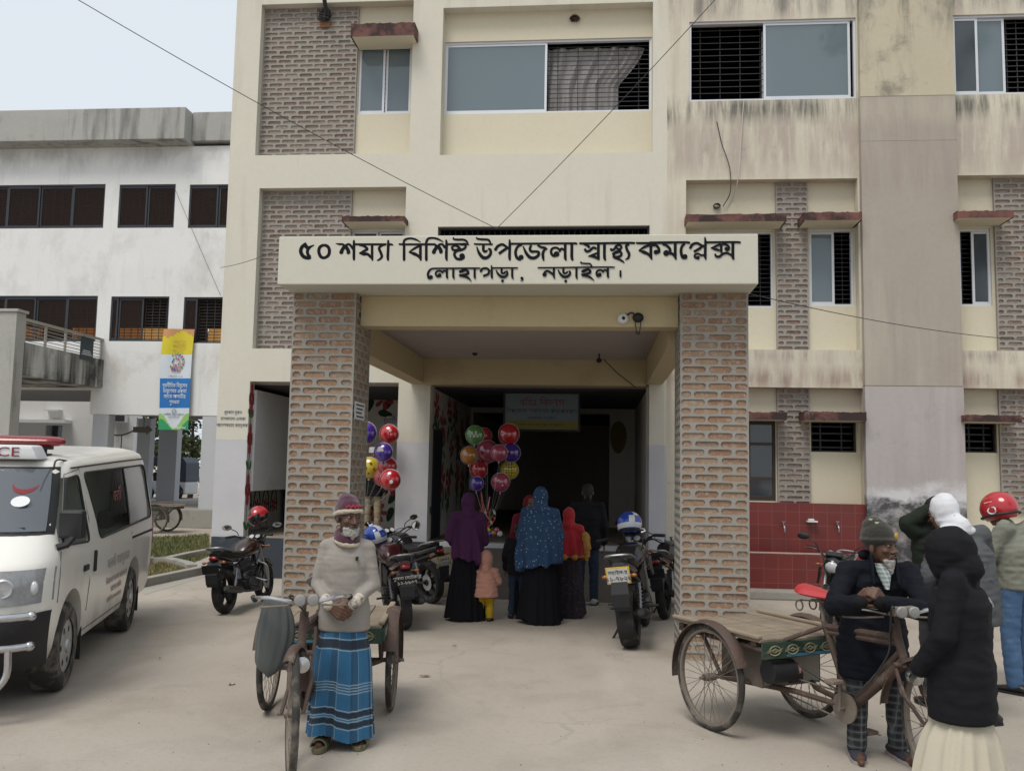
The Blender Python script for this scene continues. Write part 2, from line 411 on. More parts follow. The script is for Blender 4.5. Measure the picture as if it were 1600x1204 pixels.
# ------------------------------------------------------------------ ground
def ground_mat():
    m, N, b = base_mat('dusty_ground'); L = m.node_tree.links
    tc = N.n('ShaderNodeTexCoord').outputs['Object']
    big = N.noise(tc, .22, 5, .6, .4); mid = N.noise(tc, 1.3, 6, .65, .3); fine = N.noise(tc, 26, 5, .75); grit = N.noise(tc, 130, 3, .7)
    c = N.mix(N.ramp(big, .3, .7), (.330,.291,.248), (.418,.374,.322))
    c = N.mix(N.math('MULTIPLY', N.ramp(mid, .48, .72), .55), c, (.26,.228,.19))
    c = N.mix(N.math('MULTIPLY', N.ramp(fine, .52, .75), .35), c, (.20,.175,.145))
    c = N.mix(N.math('MULTIPLY', N.ramp(grit, .62, .75), .30), c, (.45,.42,.38))
    tr = N.noise(N.mapping(tc, (.9, .16, 1)), 1.0, 5, .6, .25)        # wheel-polished drifts
    c = N.mix(N.math('MULTIPLY', N.ramp(tr, .52, .66), .38), c, (.47,.43,.375))
    st = N.noise(tc, .9, 6, .7, .6)
    c = N.mix(N.math('MULTIPLY', N.ramp(st, .60, .72), .45), c, (.19,.168,.145))
    ck = N.n('ShaderNodeTexVoronoi', {'Vector': N.n('ShaderNodeVectorMath', {0: tc, 1: N.n('ShaderNodeTexNoise', {'Vector': tc, 'Scale': 1.6, 'Detail': 4}).outputs['Color']}, operation='ADD').outputs[0], 'Scale': .42}, feature='DISTANCE_TO_EDGE').outputs['Distance']
    c = N.mix(N.math('MULTIPLY', N.ramp(ck, .012, .003), N.math('MULTIPLY', N.ramp(big, .52, .64), .35)), c, (.17,.15,.13))
    L.new(c, b.inputs['Base Color']); b.inputs['Roughness'].default_value = .92; b.inputs['Specular IOR Level'].default_value = .25
    h = N.math('ADD', N.math('MULTIPLY', mid, .6), N.math('ADD', N.math('MULTIPLY', fine, .3), N.math('MULTIPLY', grit, .1)))
    bp = N.n('ShaderNodeBump', {'Height': h, 'Strength': .55, 'Distance': .03}); L.new(bp.outputs[0], b.inputs['Normal'])
    return m
g = MB()
N_ = 60
for i in range(N_):
    for j in range(N_): pass
xs = [-400,-150,-60] + [-30+2*i for i in range(31)] + [60,150,400]
ys = [-400,-100,-30] + [-10+2*i for i in range(41)] + [100,200,500]
gi = [[None]*len(ys) for _ in xs]
for i, x in enumerate(xs):
    for j, y in enumerate(ys):
        gi[i][j] = g.pts([(x, y, 0)])[0]
for i in range(len(xs)-1):
    for j in range(len(ys)-1): g.face((gi[i][j], gi[i+1][j], gi[i+1][j+1], gi[i][j+1]))
tag(g.build('ground', ground_mat()), kind='structure')

# grass verges, kerbs and path left of the entrance
GRASSM = pm('grass_soil', (.085,.10,.045), .95, .3, 2.0, bump=.5, bscale=40, dirt=((.22,.18,.10), .8, 1.1, .5))
KERB = pm('kerb_concrete', (.30,.285,.255), .92, .12, 3, bump=.4, fine=.1, dirt=((.10,.10,.09), .5, 2.2, .56))
def sheet(name, P, z, m, kind='structure'):
    b = MB(); b.poly([(p[0], p[1], z) for p in P], 0); return tag(b.build(name, m), kind=kind)
def kerb_line(name, P, wd=.14, h=.12, label='low'):
    b = MB(); P = [Vector((p[0], p[1], 0)) for p in P]
    for a, c in zip(P, P[1:]):
        d = (c-a); ln = d.length; d.normalize(); n = max(1, int(ln/.9))
        for k in range(n):
            p, q = a+d*(ln*k/n+.006), a+d*(ln*(k+1)/n-.006); mid = (p+q)/2
            b.obox((mid.x, mid.y, h/2-.01), d*((q-p).length/2), Vector((-d.y, d.x, 0))*wd/2, (0,0,h/2+.01))
    return tag(b.build(name, KERB, bevel=.012), kind='structure')
V1 = [gp(150,846), gp(325,836), gp(328,868), gp(300,880), gp(236,880), gp(150,884)]
sheet('grass_verge', V1, .006, GRASSM)
V2 = [gp(215,888), gp(262,880), gp(296,887), gp(305,894), gp(226,912), gp(205,912)]
sheet('grass_verge_near', V2, .006, GRASSM)
kerb_line('kerb', [gp(150,886), gp(236,881), gp(262,880), gp(296,872), gp(328,866)])
kerb_line('kerb_curved', [gp(205,889), gp(232,880.5), gp(262,881), gp(292,888), gp(300,893)], .16)
kerb_line('kerb_near', [gp(205,920), gp(260,908), gp(320,895)])
PATHM = pm('path_concrete', (.34,.32,.285), .9, .1, 2.0, bump=.3, fine=.08)
sheet('path', [gp(190,890), gp(328,872), gp(333,897), gp(226,929)], .003, PATHM)

def grass(name, poly, n, hmin, hmax, cols, label):
    b = MB(); rg = random.Random(3)
    x0, x1 = min(p.x for p in poly), max(p.x for p in poly); y0, y1 = min(p.y for p in poly), max(p.y for p in poly)
    def inside(x, y):
        c = False
        for p, q in zip(poly, poly[1:]+poly[:1]):
            if (p.y > y) != (q.y > y) and x < (q.x-p.x)*(y-p.y)/(q.y-p.y)+p.x: c = not c
        return c
    k = 0
    while k < n:
        x, y = rg.uniform(x0, x1), rg.uniform(y0, y1)
        if not inside(x, y) or noise.noise((x*.9, y*.9, 0)) < rg.uniform(-.6, .1): k += .3; continue
        for q in range(4):
            a = rg.uniform(0, 2*PI); h = rg.uniform(hmin, hmax); l = rg.uniform(.2, .8)*h; xx, yy = x+rg.uniform(-.05, .05), y+rg.uniform(-.05, .05)
            dx, dy = math.cos(a), math.sin(a); wd = .006
            b.poly([(xx-dy*wd, yy+dx*wd, 0), (xx+dy*wd, yy-dx*wd, 0), (xx+dx*l, yy+dy*l, h)], rg.randrange(len(cols)))
        k += 1
    return tag(b.build(name, cols), label, 'grass', kind='stuff')
GC = [pm('grass_green', (.055,.10,.025), .8, .3, 3), pm('grass_olive', (.10,.115,.04), .8, .3, 3), pm('grass_dry', (.24,.19,.085), .85, .2, 3)]
grass('grass', V1, 5200, .04, .11, GC, 'patchy green and straw coloured grass behind the kerb beside the annex plinth')
grass('grass', V2, 2200, .03, .09, [GC[1], GC[2], GC[2]], 'small dry yellowish grass patch inside the curved kerb behind the van')

# ------------------------------------------------------------------ window and shade helpers
def grille(b, x0, x1, z0, z1, Y, nh, nv, r=.006, m=0):
    for k in range(nh):
        z = z0+(z1-z0)*(k+.5)/nh; b.box(x0, x1, Y, Y+.012, z-r, z+r, m)
    for k in range(nv):
        x = x0+(x1-x0)*(k+.5)/nv; b.box(x-r, x+r, Y+.013, Y+.025, z0, z1, m)
def frame_rect(b, x0, x1, z0, z1, Y, t, d, m=0):
    b.box(x0, x1, Y, Y+d, z0, z0+t, m); b.box(x0, x1, Y, Y+d, z1-t, z1, m)
    b.box(x0, x0+t, Y, Y+d, z0+t, z1-t, m); b.box(x1-t, x1, Y, Y+d, z0+t, z1-t, m)
def window(parent, r, Y, panes, fm=None, t=.045, grid=None, curtain=None, name='window'):
    """r = x0,x1,z0,z1; panes = list of (fraction0, fraction1, glass material or None=open)"""
    x0, x1, z0, z1 = r; fm = fm or ALU; W = x1-x0
    b = MB(); frame_rect(b, x0, x1, z0, z1, Y, t*.75, .07)
    wroot = b.build(name, fm, parent)
    k = 0
    for f0, f1, gm in panes:
        if gm is None: continue
        a, c = x0+W*f0, x0+W*f1
        s = MB(); frame_rect(s, a+.004, c-.004, z0+t*.75+.002, z1-t*.75-.002, Y+.012+.03*(k % 2), t*.8, .025)
        sash = s.build('sash', fm, wroot)
        s = MB(); s.box(a+t*.7, c-t*.7, Y+.02+.03*(k % 2), Y+.026+.03*(k % 2), z0+t, z1-t)
        s.build('pane', gm, wroot); k += 1
        if gm is GLASSB:
            s = MB(); s.box(a+t*.6, c-t*.6, Y+.30, Y+.31, z0+t*.6, z1-t*.6); s.build('blind', BLIND, wroot)
    if grid:
        s = MB(); grille(s, x0+t*.7, x1-t*.7, z0+t*.7, z1-t*.7, Y+.12, grid[0], grid[1], grid[2] if len(grid) > 2 else .006)
        s.build('grille', GRILL, wroot)
    if curtain: curtain(wroot)
    return wroot
def shade(parent, u0, v0, u1, v1, Yf, Yb, name='sunshade'):
    x0, x1, z0, z1 = rc(u0, v0, u1, v1, Yf)
    b = MB(); b.box(x0+.02, x1-.02, Yf+.02, Yb, z0+.0, z1-.015)
    s = b.build(name, CREAMIN, parent, bevel=.008)
    e = MB(); n = 24; rg = random.Random(int(u0))
    top = [z1+rg.uniform(-.012, .006) for _ in range(n+1)]
    for k in range(n):
        a, c = x0+(x1-x0)*k/n, x0+(x1-x0)*(k+1)/n
        P = [(a, Yf, z0), (c, Yf, z0), (c, Yf, top[k+1]), (a, Yf, top[k])]
        e.poly(P)
        e.poly([(a, Yf, top[k]), (c, Yf, top[k+1]), (c, Yb, top[k+1]), (a, Yb, top[k])])
    for x in (x0, x1):
        e.poly([(x, Yf, z0), (x, Yb, z0), (x, Yb, z1-.015), (x, Yf, z1-.015)])
    e.build('edge', REDEDGE, s)
    return s

# loose grit and crumbs scattered over the forecourt
b = MB(); rg = random.Random(77)
for k in range(380):
    p = gp(rg.uniform(-40, 1640), 770+440*rg.random()**.7)
    if p.y > 13.0: continue
    r = rg.uniform(.003, .007)*(1.6 if rg.random() < .06 else 1); n = 5; a0 = rg.uniform(0, 6)
    ring = b.pts([(p.x+r*math.cos(a0+2*PI*q/n)*rg.uniform(.6,1.2), p.y+r*math.sin(a0+2*PI*q/n)*rg.uniform(.6,1.2), .0005) for q in range(n)]); tp = b.pts([(p.x, p.y, r*rg.uniform(.5,1))])[0]
    m_ = rg.randrange(3)
    for q in range(n): b.face((tp, ring[q], ring[(q+1) % n]), m_)
tag(b.build('loose_grit', [pm('grit_dark', (.12,.10,.085), .9, .2, 9), pm('grit_pale', (.42,.39,.34), .9, .2, 9), pm('grit_brown', (.16,.11,.07), .9, .2, 9)]), 'fine grit and crumbs scattered over the dusty forecourt', 'grit', kind='stuff')
# ------------------------------------------------------------------ main hospital building
Y0 = 13.9; YR = Y0+.2
HX0 = at(345, 530, Y0).x; HX1 = 13.0; ZT = 10.6
XS = at(1042, 300, Y0).x                                   # where the weathered right half begins
hosp = thing('hospital_building', 'three storey cream hospital block with brick panels behind the entrance porch', 'building', ((HX0+HX1)/2, Y0+5, 0), world=True)
FL = .62                                                    # veranda floor height
ZB = at(560, 597, Y0).z                                     # underside of the ground floor beams
A_ = rc(404, 4, 643, 241, Y0); B_ = rc(690, 8, 1020, 240, Y0); C_ = rc(400, 293, 631, 545, Y0)
D_ = rc(683, 353, 1015, 450, Y0); E_ = rc(1072, 280, 1342, 546, Y0); I_ = rc(1077, 31, 1338, 156, Y0)
J_ = list(rc(1497, 273, 1700, 548, Y0)); L_ = rc(1490, 22, 1640, 147, Y0)
H_ = list(rc(1100, 605, 1352, 935, Y0)); H_[2] = 0.0; K_ = list(rc(1507, 607, 1700, 935, Y0)); K_[2] = 0.0
J_[1] = K_[1] = 11.5
xl0, xl1 = at(386, 700, Y0).x, at(620, 700, Y0).x
xc0, xc1 = at(670, 700, Y0).x, at(1010, 700, Y0).x
F_ = (xl0, xl1, FL, ZB); G_ = (xc0, xc1, FL, ZB)
def band_mat():
    """cream above, white limewash below a hand-painted line"""
    m = pm('cream_with_white_dado', (0.595,.572,.488), .85, .05, 1.2, bump=.25, bscale=90, fine=.04,
           streak=((.33,.30,.26), .30, 5.0, .35, .56), dirt=((.25,.23,.20), .35, 1.3, .66))
    N = NT(m); b = m.node_tree.nodes['Principled BSDF']; src = b.inputs['Base Color'].links[0].from_socket
    tc = N.n('ShaderNodeTexCoord').outputs['Object']; sp = N.n('ShaderNodeSeparateXYZ', {0: tc})
    z = N.math('ADD', sp.outputs[2], N.math('MULTIPLY', N.noise(tc, 2.2, 4), .05))
    zl = at(650, 690, Y0).z
    wn = N.noise(tc, 1.2, 6, .65); w1 = N.mix(N.ramp(wn, .3, .7), (.45,.45,.47), (.54,.54,.56))  # limewash tones lowered to include the porch's shade
    w1 = N.mix(N.math('MULTIPLY', N.ramp(N.noise(tc, 1.6, 6, .7, .4), .56, .7), .45), w1, (.42,.32,.28))
    w1 = N.mix(N.math('MULTIPLY', N.ramp(N.noise(tc, 3.4, 6, .7, .4), .64, .74), .5), w1, (.25,.25,.25))
    c = N.mix(N.ramp(z, zl+.03, zl+.015), src, w1)
    m.node_tree.links.new(c, b.inputs['Base Color']); return m
DADO = band_mat()
wb = MB()
wb.wall(HX0, XS, 0, ZT, Y0, .2, [A_, B_, C_, D_, F_, G_, (E_[0], E_[1], E_[2], E_[3])], 0)
wb.wall(XS, HX1, 0, ZT, Y0, .2, [E_, I_, J_, L_, H_, K_], 1)
wb.poly([(HX0, Y0, 0), (HX0, Y0+12, 0), (HX0, Y0+12, ZT), (HX0, Y0, ZT)], 0)
wb.poly([(HX1, Y0, 0), (HX1, Y0+12, 0), (HX1, Y0+12, ZT), (HX1, Y0, ZT)], 1)
wb.poly([(HX0, Y0+12, 0), (HX1, Y0+12, 0), (HX1, Y0+12, ZT), (HX0, Y0+12, ZT)], 0)
wall = wb.build('wall', [DADO, CREAM2], hosp)
rb = MB(); rb.box(HX0-.15, HX1+.15, Y0-.15, Y0+12.15, ZT, ZT+.18); rb.build('roof', CONC, hosp)
# recess backs (with window openings)
W1 = rc(560, 66, 642, 178, YR); W2 = rc(695, 62, 1018, 176, YR)
W5 = rc(548, 358, 630, 470, YR); W6 = rc(1085, 362, 1208, 480, YR); W7 = rc(1265, 358, 1334, 478, YR); W8 = rc(1499, 357, 1549, 478, YR)
DR = rc(1150, 655, 1212, 782, YR); VT = rc(1267, 658, 1338, 706, YR); VT2 = rc(1507, 660, 1558, 707, YR)
rb = MB()
for rec, holes in ((A_, [W1]), (B_, [W2]), (C_, [W5]), (E_, [W6, W7]), (H_, [DR, VT]), (J_, [W8]), (K_, [VT2])):
    rb.wall(rec[0], rec[1], rec[2], rec[3], YR, .15, holes, 0)
rb.build('recess_wall', CREAMIN, hosp)
# brick panels standing slightly proud in the recesses
def panel(u0, v0, u1, v1, rec, seed, grow=False):
    x0, x1, z0, z1 = rc(u0, v0, u1, v1, YR-.05)
    z0, z1 = rec[2]+.002, rec[3]-.002
    if grow: x0 = rec[0]+.002
    b = MB()
    b.bricks((x0, YR-.05, z0), (1,0,0), (0,-1,0), x1-x0, z1-z0, .08, .25, seed=seed, depth=.02, joint=.036)
    b.poly([(x1, YR-.05, z0), (x1, YR, z0), (x1, YR, z1), (x1, YR-.05, z1)]); b.poly([(x0, YR, z0), (x0, YR-.05, z0), (x0, YR-.05, z1), (x0, YR, z1)])
    return b.build('brick_panel', [MORTARW, BRICKW], hosp)
panel(404, 4, 557, 241, A_, 1, True); panel(400, 293, 546, 545, C_, 2, True)
panel(1213, 281, 1263, 546, E_, 3); panel(1556, 281, 1640, 546, J_, 4)
panel(1215, 605, 1266, 790, (0, 0, at(1240, 790, YR).z, H_[3]), 5); panel(1563, 605, 1650, 790, (0, 0, at(1600, 800, YR).z, K_[3]), 6)
# pilaster
p0, p1 = at(1348, 400, Y0-.12).x, at(1500, 400, Y0-.12).x
pz = at(1425, 603, Y0-.12).z; pz1 = at(1425, 150, Y0-.12).z
PILLOW = pm('pilaster_lower_plaster', (0.41,.38,.375), .9, .08, 1.0, bump=.3, bscale=70, fine=.05, streak=[((.30,.25,.25), .5, 2.5, .2, .5)], dirt=((.2,.18,.18), .5, 1.2, .6))
PILTOP = pm('pilaster_upper_plaster', (0.50,.45,.34), .9, .10, 1.0, bump=.3, bscale=70, fine=.05, streak=[((.33,.27,.24), .5, 3.0, .2, .52)], dirt=[((.10,.10,.09), .6, 1.5, .56), ((.25,.26,.26), .6, .9, .55)])
PILBASE = pm('pilaster_damp_base', (0.33,.32,.32), .92, .15, 1.0, bump=.4, bscale=60, fine=.08, dirt=[((.03,.03,.035), .9, 1.2, .44), ((.55,.55,.56), .7, 2.2, .58)])
z2 = at(1425, 775, Y0-.12).z
pb = MB(); pb.box(p0, p1, Y0-.12, Y0+.001, 0, pz-.006, 0); pb.box(p0+.004, p1-.004, Y0-.117, Y0+.001, pz+.006, pz1-.01, 1); pb.box(p0+.01, p1-.006, Y0-.113, Y0+.001, pz1+.01, ZT, 2)
for z in (pz, pz1): pb.box(p0+.012, p1-.012, Y0-.108, Y0+.001, z-.012, z+.012, 1)
for v in (219,):
    pb.box(p0, p1, Y0-.1195, Y0-.1165, at(1425, v, Y0-.12).z-.004, at(1425, v, Y0-.12).z+.004, 1)
pzv = lambda v: at(1425, v, Y0-.12).z
stains(PILLOW, [((.58,.58,.60), .95, pzv(806), pzv(758), .10, 1.3, .34), ((.025,.025,.028), .92, 0, pzv(786), .06, 1.2, .32), ((.5,.5,.52), .6, 0.1, pzv(830), .1, 3.2, .56)], 1.6)
stains(PILTOP, [((.10,.10,.09), .7, pzv(60), pzv(-40), .3, 2.0, .46), ((.19,.19,.18), .6, pzv(150), pzv(85), .2, 1.6, .5)])
stains(PILMAT, [((.30,.245,.225), .5, pzv(300), pzv(180), .15, 4.0, .40), ((.46,.42,.34), .6, pzv(190), pzv(150), .12, 3.0, .4)])
pb.build('pilaster', [PILLOW, PILMAT, PILTOP, PILBASE], hosp)
# windows
def curtain2(wr):
    x0, x1, z0, z1 = W2; a = x0+(x1-x0)*.50; b = MB(); n = 46; rows = 14; Y = YR+.22
    idx = []
    for j in range(rows+1):
        t = j/rows; row = []
        xr = x1-.10-(.42*min(1, t/.55)**1.4 if t < .55 else .42)
        for i in range(n+1):
            s = i/n; x = a+(xr-a)*s
            y = Y+.035*math.sin(s*34+t*4*(1-s))+.02*math.sin(s*71+t*2)
            row.append(b.pts([(x, y, z1-.06-(z1-z0-.08)*t)])[0])
        idx.append(row)
    for j in range(rows):
        for i in range(n): b.face((idx[j][i], idx[j][i+1], idx[j+1][i+1], idx[j+1][i]))
    b.build('curtain', CURT, wr, smooth=True)
window(hosp, W1, YR+.03, [(0, .5, GLASSB), (.5, 1, GLASSB)], grid=(14, 2))
window(hosp, W2, YR+.03, [(0, .5, GLASSB)], grid=(15, 10, .005), curtain=curtain2)
window(hosp, I_, Y0+.03, [(.45, .97, GLASSB)], grid=(12, 8, .004))
window(hosp, L_, Y0+.03, [(.0, .27, GLASSD), (.20, .56, GLASSB)], grid=(14, 9, .006))
window(hosp, W5, YR+.03, [(0, .5, GLASSD), (.5, 1, GLASSD)], t=.04)
window(hosp, W6, YR+.03, [], grid=(16, 4, .005), t=.035)
window(hosp, W7, YR+.03, [(0, .58, GLASSB)], grid=(16, 3, .005))
window(hosp, W8, YR+.03, [(.42, 1, GLASSD)], grid=(16, 3, .005))
window(hosp, D_, Y0+.06, [], fm=GRILL, grid=(5, 36, .006), t=.04)
WOODD = pm('dark_door_frame', (.05,.04,.035), .7, .2, 4)
dr = window(hosp, DR, YR+.03, [(.30, 1, GLASSD)], fm=WOODD, t=.05, name='door')
b = MB()
for f in (.275, .70): b.box(DR[0]+.05, DR[1]-.05, YR+.01, YR+.05, DR[2]+(DR[3]-DR[2])*f-.02, DR[2]+(DR[3]-DR[2])*f+.02)
b.build('rail', WOODD, dr)
window(hosp, VT, YR+.03, [], fm=WOODD, grid=(4, 2, .012), t=.03, name='ventilator')
window(hosp, VT2, YR+.03, [], fm=WOODD, grid=(4, 2, .012), t=.03, name='ventilator')
# shades
for q in ((548,36,648,56), (534,337,632,346), (1072,334,1229,346), (1256,331,1347,344), (1496,329,1584,340)):
    shade(hosp, *q, Y0-.28, YR)
for q in ((1130,643,1230,655), (1257,643,1354,657), (1506,648,1597,659)):
    shade(hosp, *q, Y0-.22, YR)
# dark rooms behind the openings: floor slabs, cross walls and a back wall
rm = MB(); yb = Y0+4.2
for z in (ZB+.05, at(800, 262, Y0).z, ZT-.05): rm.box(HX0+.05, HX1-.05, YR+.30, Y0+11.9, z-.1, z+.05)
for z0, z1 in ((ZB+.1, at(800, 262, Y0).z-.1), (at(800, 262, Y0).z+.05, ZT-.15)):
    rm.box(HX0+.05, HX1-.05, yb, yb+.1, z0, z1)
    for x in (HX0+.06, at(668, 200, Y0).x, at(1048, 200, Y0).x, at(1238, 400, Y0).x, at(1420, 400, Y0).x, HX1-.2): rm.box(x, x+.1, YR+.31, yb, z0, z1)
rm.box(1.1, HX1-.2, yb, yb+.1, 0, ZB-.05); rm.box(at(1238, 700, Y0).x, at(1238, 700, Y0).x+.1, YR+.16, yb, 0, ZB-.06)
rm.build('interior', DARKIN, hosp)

# ---------------- ground floor veranda and hall
YB = Y0+4.7                                                  # back wall of the hall
vb = MB()
vb.box(HX0+.25, 1.05, Y0+.201, Y0+11.9, 0, FL-.002, 0)       # floor
fl = vb.build('floor', FLOOR, hosp)
vb = MB(); vb.box(HX0+.02, xc0-.02, Y0-.045, Y0-.002, 0, FL-.005); vb.build('plinth', PLINTH, hosp)
vb = MB(); vb.box(xl0+.02, xl1-.02, Y0-.04, Y0+.2, FL-.004, FL+.003); vb.build('plinth_top', FLOOR, hosp)
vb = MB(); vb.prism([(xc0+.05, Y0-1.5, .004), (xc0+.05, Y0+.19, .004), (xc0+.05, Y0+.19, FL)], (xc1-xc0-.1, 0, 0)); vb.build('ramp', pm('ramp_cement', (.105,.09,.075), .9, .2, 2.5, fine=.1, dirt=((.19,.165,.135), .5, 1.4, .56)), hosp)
HW = pm('hall_wall', (.52,.49,.44), .85, .06, 1.0, fine=.05)
hb = MB()
hb.box(xc0-.28, xc0-.02, Y0+.2, YB, FL, ZB)                                   # hall left wall
hb.box(xc1+.02, xc1+.28, Y0+.2, YB, FL, ZB)
hd0, hd1 = at(738, 720, YB).x, at(952, 720, YB).x; hz = at(840, 645, YB).z
hb.wall(xc0-.02, xc1+.02, FL, ZB, YB, .25, [(hd0, hd1, FL, hz)])
hb.box(HX0+.15, xc0-.3, Y0+3.0, Y0+3.2, FL, ZB)                               # veranda back wall
hb.box(hd0-3, hd1+3, YB+7, YB+7.2, FL, ZB)
hb.box(hd0-.4, hd0-.2, YB+.25, YB+7, FL, ZB); hb.box(hd1+.2, hd1+.4, YB+.25, YB+7, FL, ZB)
hb.build('hall_wall', HW, hosp)
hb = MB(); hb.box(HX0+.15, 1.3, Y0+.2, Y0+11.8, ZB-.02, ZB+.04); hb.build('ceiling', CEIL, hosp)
# white return wall at the veranda's left end, open below
hb = MB(); xw = at(398, 690, Y0+.2).x
hb.box(xw-.2, xw, Y0+.2, Y0+2.9, at(398, 767, Y0+.2).z, ZB-.12, 0)
hb.build('return_wall', WHITEB, hosp)
hb = MB(); hb.box(xw-.6, xw-.5, Y0+.2, Y0+2.9, FL, ZB-.1); lowwall = hb.build('low_wall', HW, hosp)
# --- painted murals
def petal(b, c, u, v, a, L, Wd, off, m):
    d = u*math.cos(a)+v*math.sin(a); e = v*math.cos(a)-u*math.sin(a); P = []
    for t in range(12):
        th = 2*PI*t/12; s = .5-.5*math.cos(th)
        P.append(c+d*(L*(.10+.45*(1-math.cos(th))))+e*(Wd*math.sin(th)*(.55+.45*(.5-.5*math.cos(th))))+off)
    b.poly(P, m)
def flower(b, c, u, v, s, off, seed=0, n=6, m=0):
    for k in range(n): petal(b, c, u, v, 2*PI*k/n+.3+seed, s, s*.26, off, m)
def leaf(b, c, u, v, a, L, off, m=1): petal(b, c, u, v, a, L, L*.26, off, m)
def stem(b, P, u, v, off, wd, m=1):
    for a, c in zip(P, P[1:]):
        d = (c-a).normalized(); nrm = u.cross(v); e = nrm.cross(d).normalized()*wd/2
        b.poly([a-e+off, c-e+off, c+e+off, a+e+off], m)
mu = MB(); U, V = Vector((0,1,0)), Vector((0,0,1)); off = Vector((.004,0,0)); jx = xl0; yc = Y0+.1
zz = [at(386, v, Y0).z for v in (625, 645, 690, 720, 745, 780, 820)]
def strip(vals):
    for v, kind in vals:
        z = at(386, v, Y0).z; c = Vector((jx, yc, z))
        if kind == 'f':
            for k in range(6): petal(mu, c, U, V, R_(90+60*k), .25 if k in (0, 3) else .13, .075, off, 0)
        else:
            for s in (-1, 1): leaf(mu, c+V*(-.08), U, V, R_(90+38*s), .2, off, 1)
strip([(622,'f'), (646,'l'), (685,'f'), (727,'l'), (765,'f'), (822,'l')])
stem(mu, [Vector((jx, yc+.02*math.sin(k), ZB-.1-(ZB-FL-.1)*k/20)) for k in range(21)], U, V, off*.6, .02)
mu.build('mural', [REDP, GREENP], wall)
mu = MB(); off = Vector((.005,0,0)); X = xc0-.02
rg = random.Random(5)
for fy, fz, s in ((.35, 2.75, .26), (.95, 2.45, .30), (2.3, 2.75, .26), (1.0, 1.55, .34), (2.7, 1.6, .30), (.4, 1.35, .3), (1.9, 2.1, .2), (3.4, 1.5, .3), (3.2, 2.5, .25), (1.6, 2.8, .22), (1.7, 1.5, .28), (2.6, 2.25, .24), (.5, 2.1, .22), (3.9, 2.6, .26), (4.1, 1.9, .26)):
    c = Vector((X, Y0+.35+fy, fz)); flower(mu, c, U, V, s, off, rg.random())
    for k in range(7): leaf(mu, c+U*rg.uniform(-.3,.3)-V*rg.uniform(.15,.4), U, V, rg.uniform(0, 6.3), rg.uniform(.2,.34), off*.8, 1)
    stem(mu, bez([c-V*.1, c-V*.35+U*.08, c-V*.7-U*.05], 4), U, V, off*.6, .025)
mu.build('mural', [pm('mural_soft_red', (.36,.06,.07), .8, .15, 6), GREENP], hosp); mu = MB()
# veranda back wall flowers
U2 = Vector((1,0,0)); off2 = Vector((0,-.005,0)); yb2 = Y0+3.0
for u, v, s in ((600, 624, .20), (618, 760, .2), (590, 800, .2)):
    c = at(u, v, yb2); flower(mu, c, U2, V, s, off2, rg.random())
    for k in range(6): leaf(mu, c+U2*rg.uniform(-.4,.4)+V*rg.uniform(-.3,.3), U2, V, rg.uniform(0, 6.3), .32, off2*.7, 1)
mu.build('mural', [REDP, DGREENP], hosp); mu = MB()
# arches of leaves on the low wall
for k in range(6):
    cy = Y0+.45+.42*k; cc = Vector((xw-.5, cy, FL+.28))
    stem(mu, [cc+U*(.17*math.cos(t))+V*(.42*math.sin(t)) for t in (PI*q/10 for q in range(11))], U, V, off, .045)
    flower(mu, cc+V*.12, U, V, .14, off)
mu.build('mural', [REDP, DGREENP], hosp); mu = MB()
# right of the door: jackfruit and curls
for u, v, w_, h_ in ((966, 683, .17, .33),):
    c = at(u, v, YB); mu.poly([c+U2*(w_*math.cos(t)*(1+.12*math.sin(t)))+V*(h_*math.sin(t))+off2 for t in (2*PI*q/20 for q in range(20))], 2)
for k in range(0):
    c = at(958+7*k, 778+4*k, YB); stem(mu, [c+U2*(.10*math.sin(q*.55+k))+V*(.06*q-.3) for q in range(9)], U2, V, off2, .022, 0)
JACK = pm('mural_olive', (.16,.13,.03), .8, .2, 6)
mu.build('mural', [REDP, DGREENP, JACK], hosp)
b = MB(); b.box(xc0-.021, xc0-.006, Y0+.45, Y0+1.25, FL, FL+1.75); b.build('hall_door', pm('hall_door_dark', (.03,.035,.045), .6, .2, 4), hosp)
# notices on the walls
PAPER = pm('paper', (.62,.63,.64), .8, .05, 5); INK = pm('ink', (.06,.06,.08), .8, .1, 5)
def notice(parent, u0, v0, u1, v1, Y, lines, name='notice', col=None, rows=3):
    x0, x1, z0, z1 = rc(u0, v0, u1, v1, Y)
    b = MB(); b.box(x0, x1, Y-.008, Y-.002, z0, z1); o = b.build(name, col or PAPER, parent)
    for k, t in enumerate(lines):
        text_mesh('lettering', t, (z1-z0)/(len(lines)+.4), ((x0+x1)/2, Y-.0095, z1-(z1-z0)*(k+.6)/(len(lines)+.2)), INK, o if False else parent, sx=.85)
    return o
for k, t in enumerate(('ধূমপান মুক্ত', 'হাসপাতাল এলাকা', 'আদেশক্রমে কর্তৃপক্ষ')):
    u, v = 364, 644+10*k; p = at(u, v, Y0-.005)
    text_mesh('wall_lettering', t, .075, p, pm('faded_ink', (.16,.17,.20), .8, .1, 5), hosp, sx=.75)
notice(hosp, 604, 650, 622, 690, Y0+2.95, ['নোটিশ', 'সময়', '৮-২'])
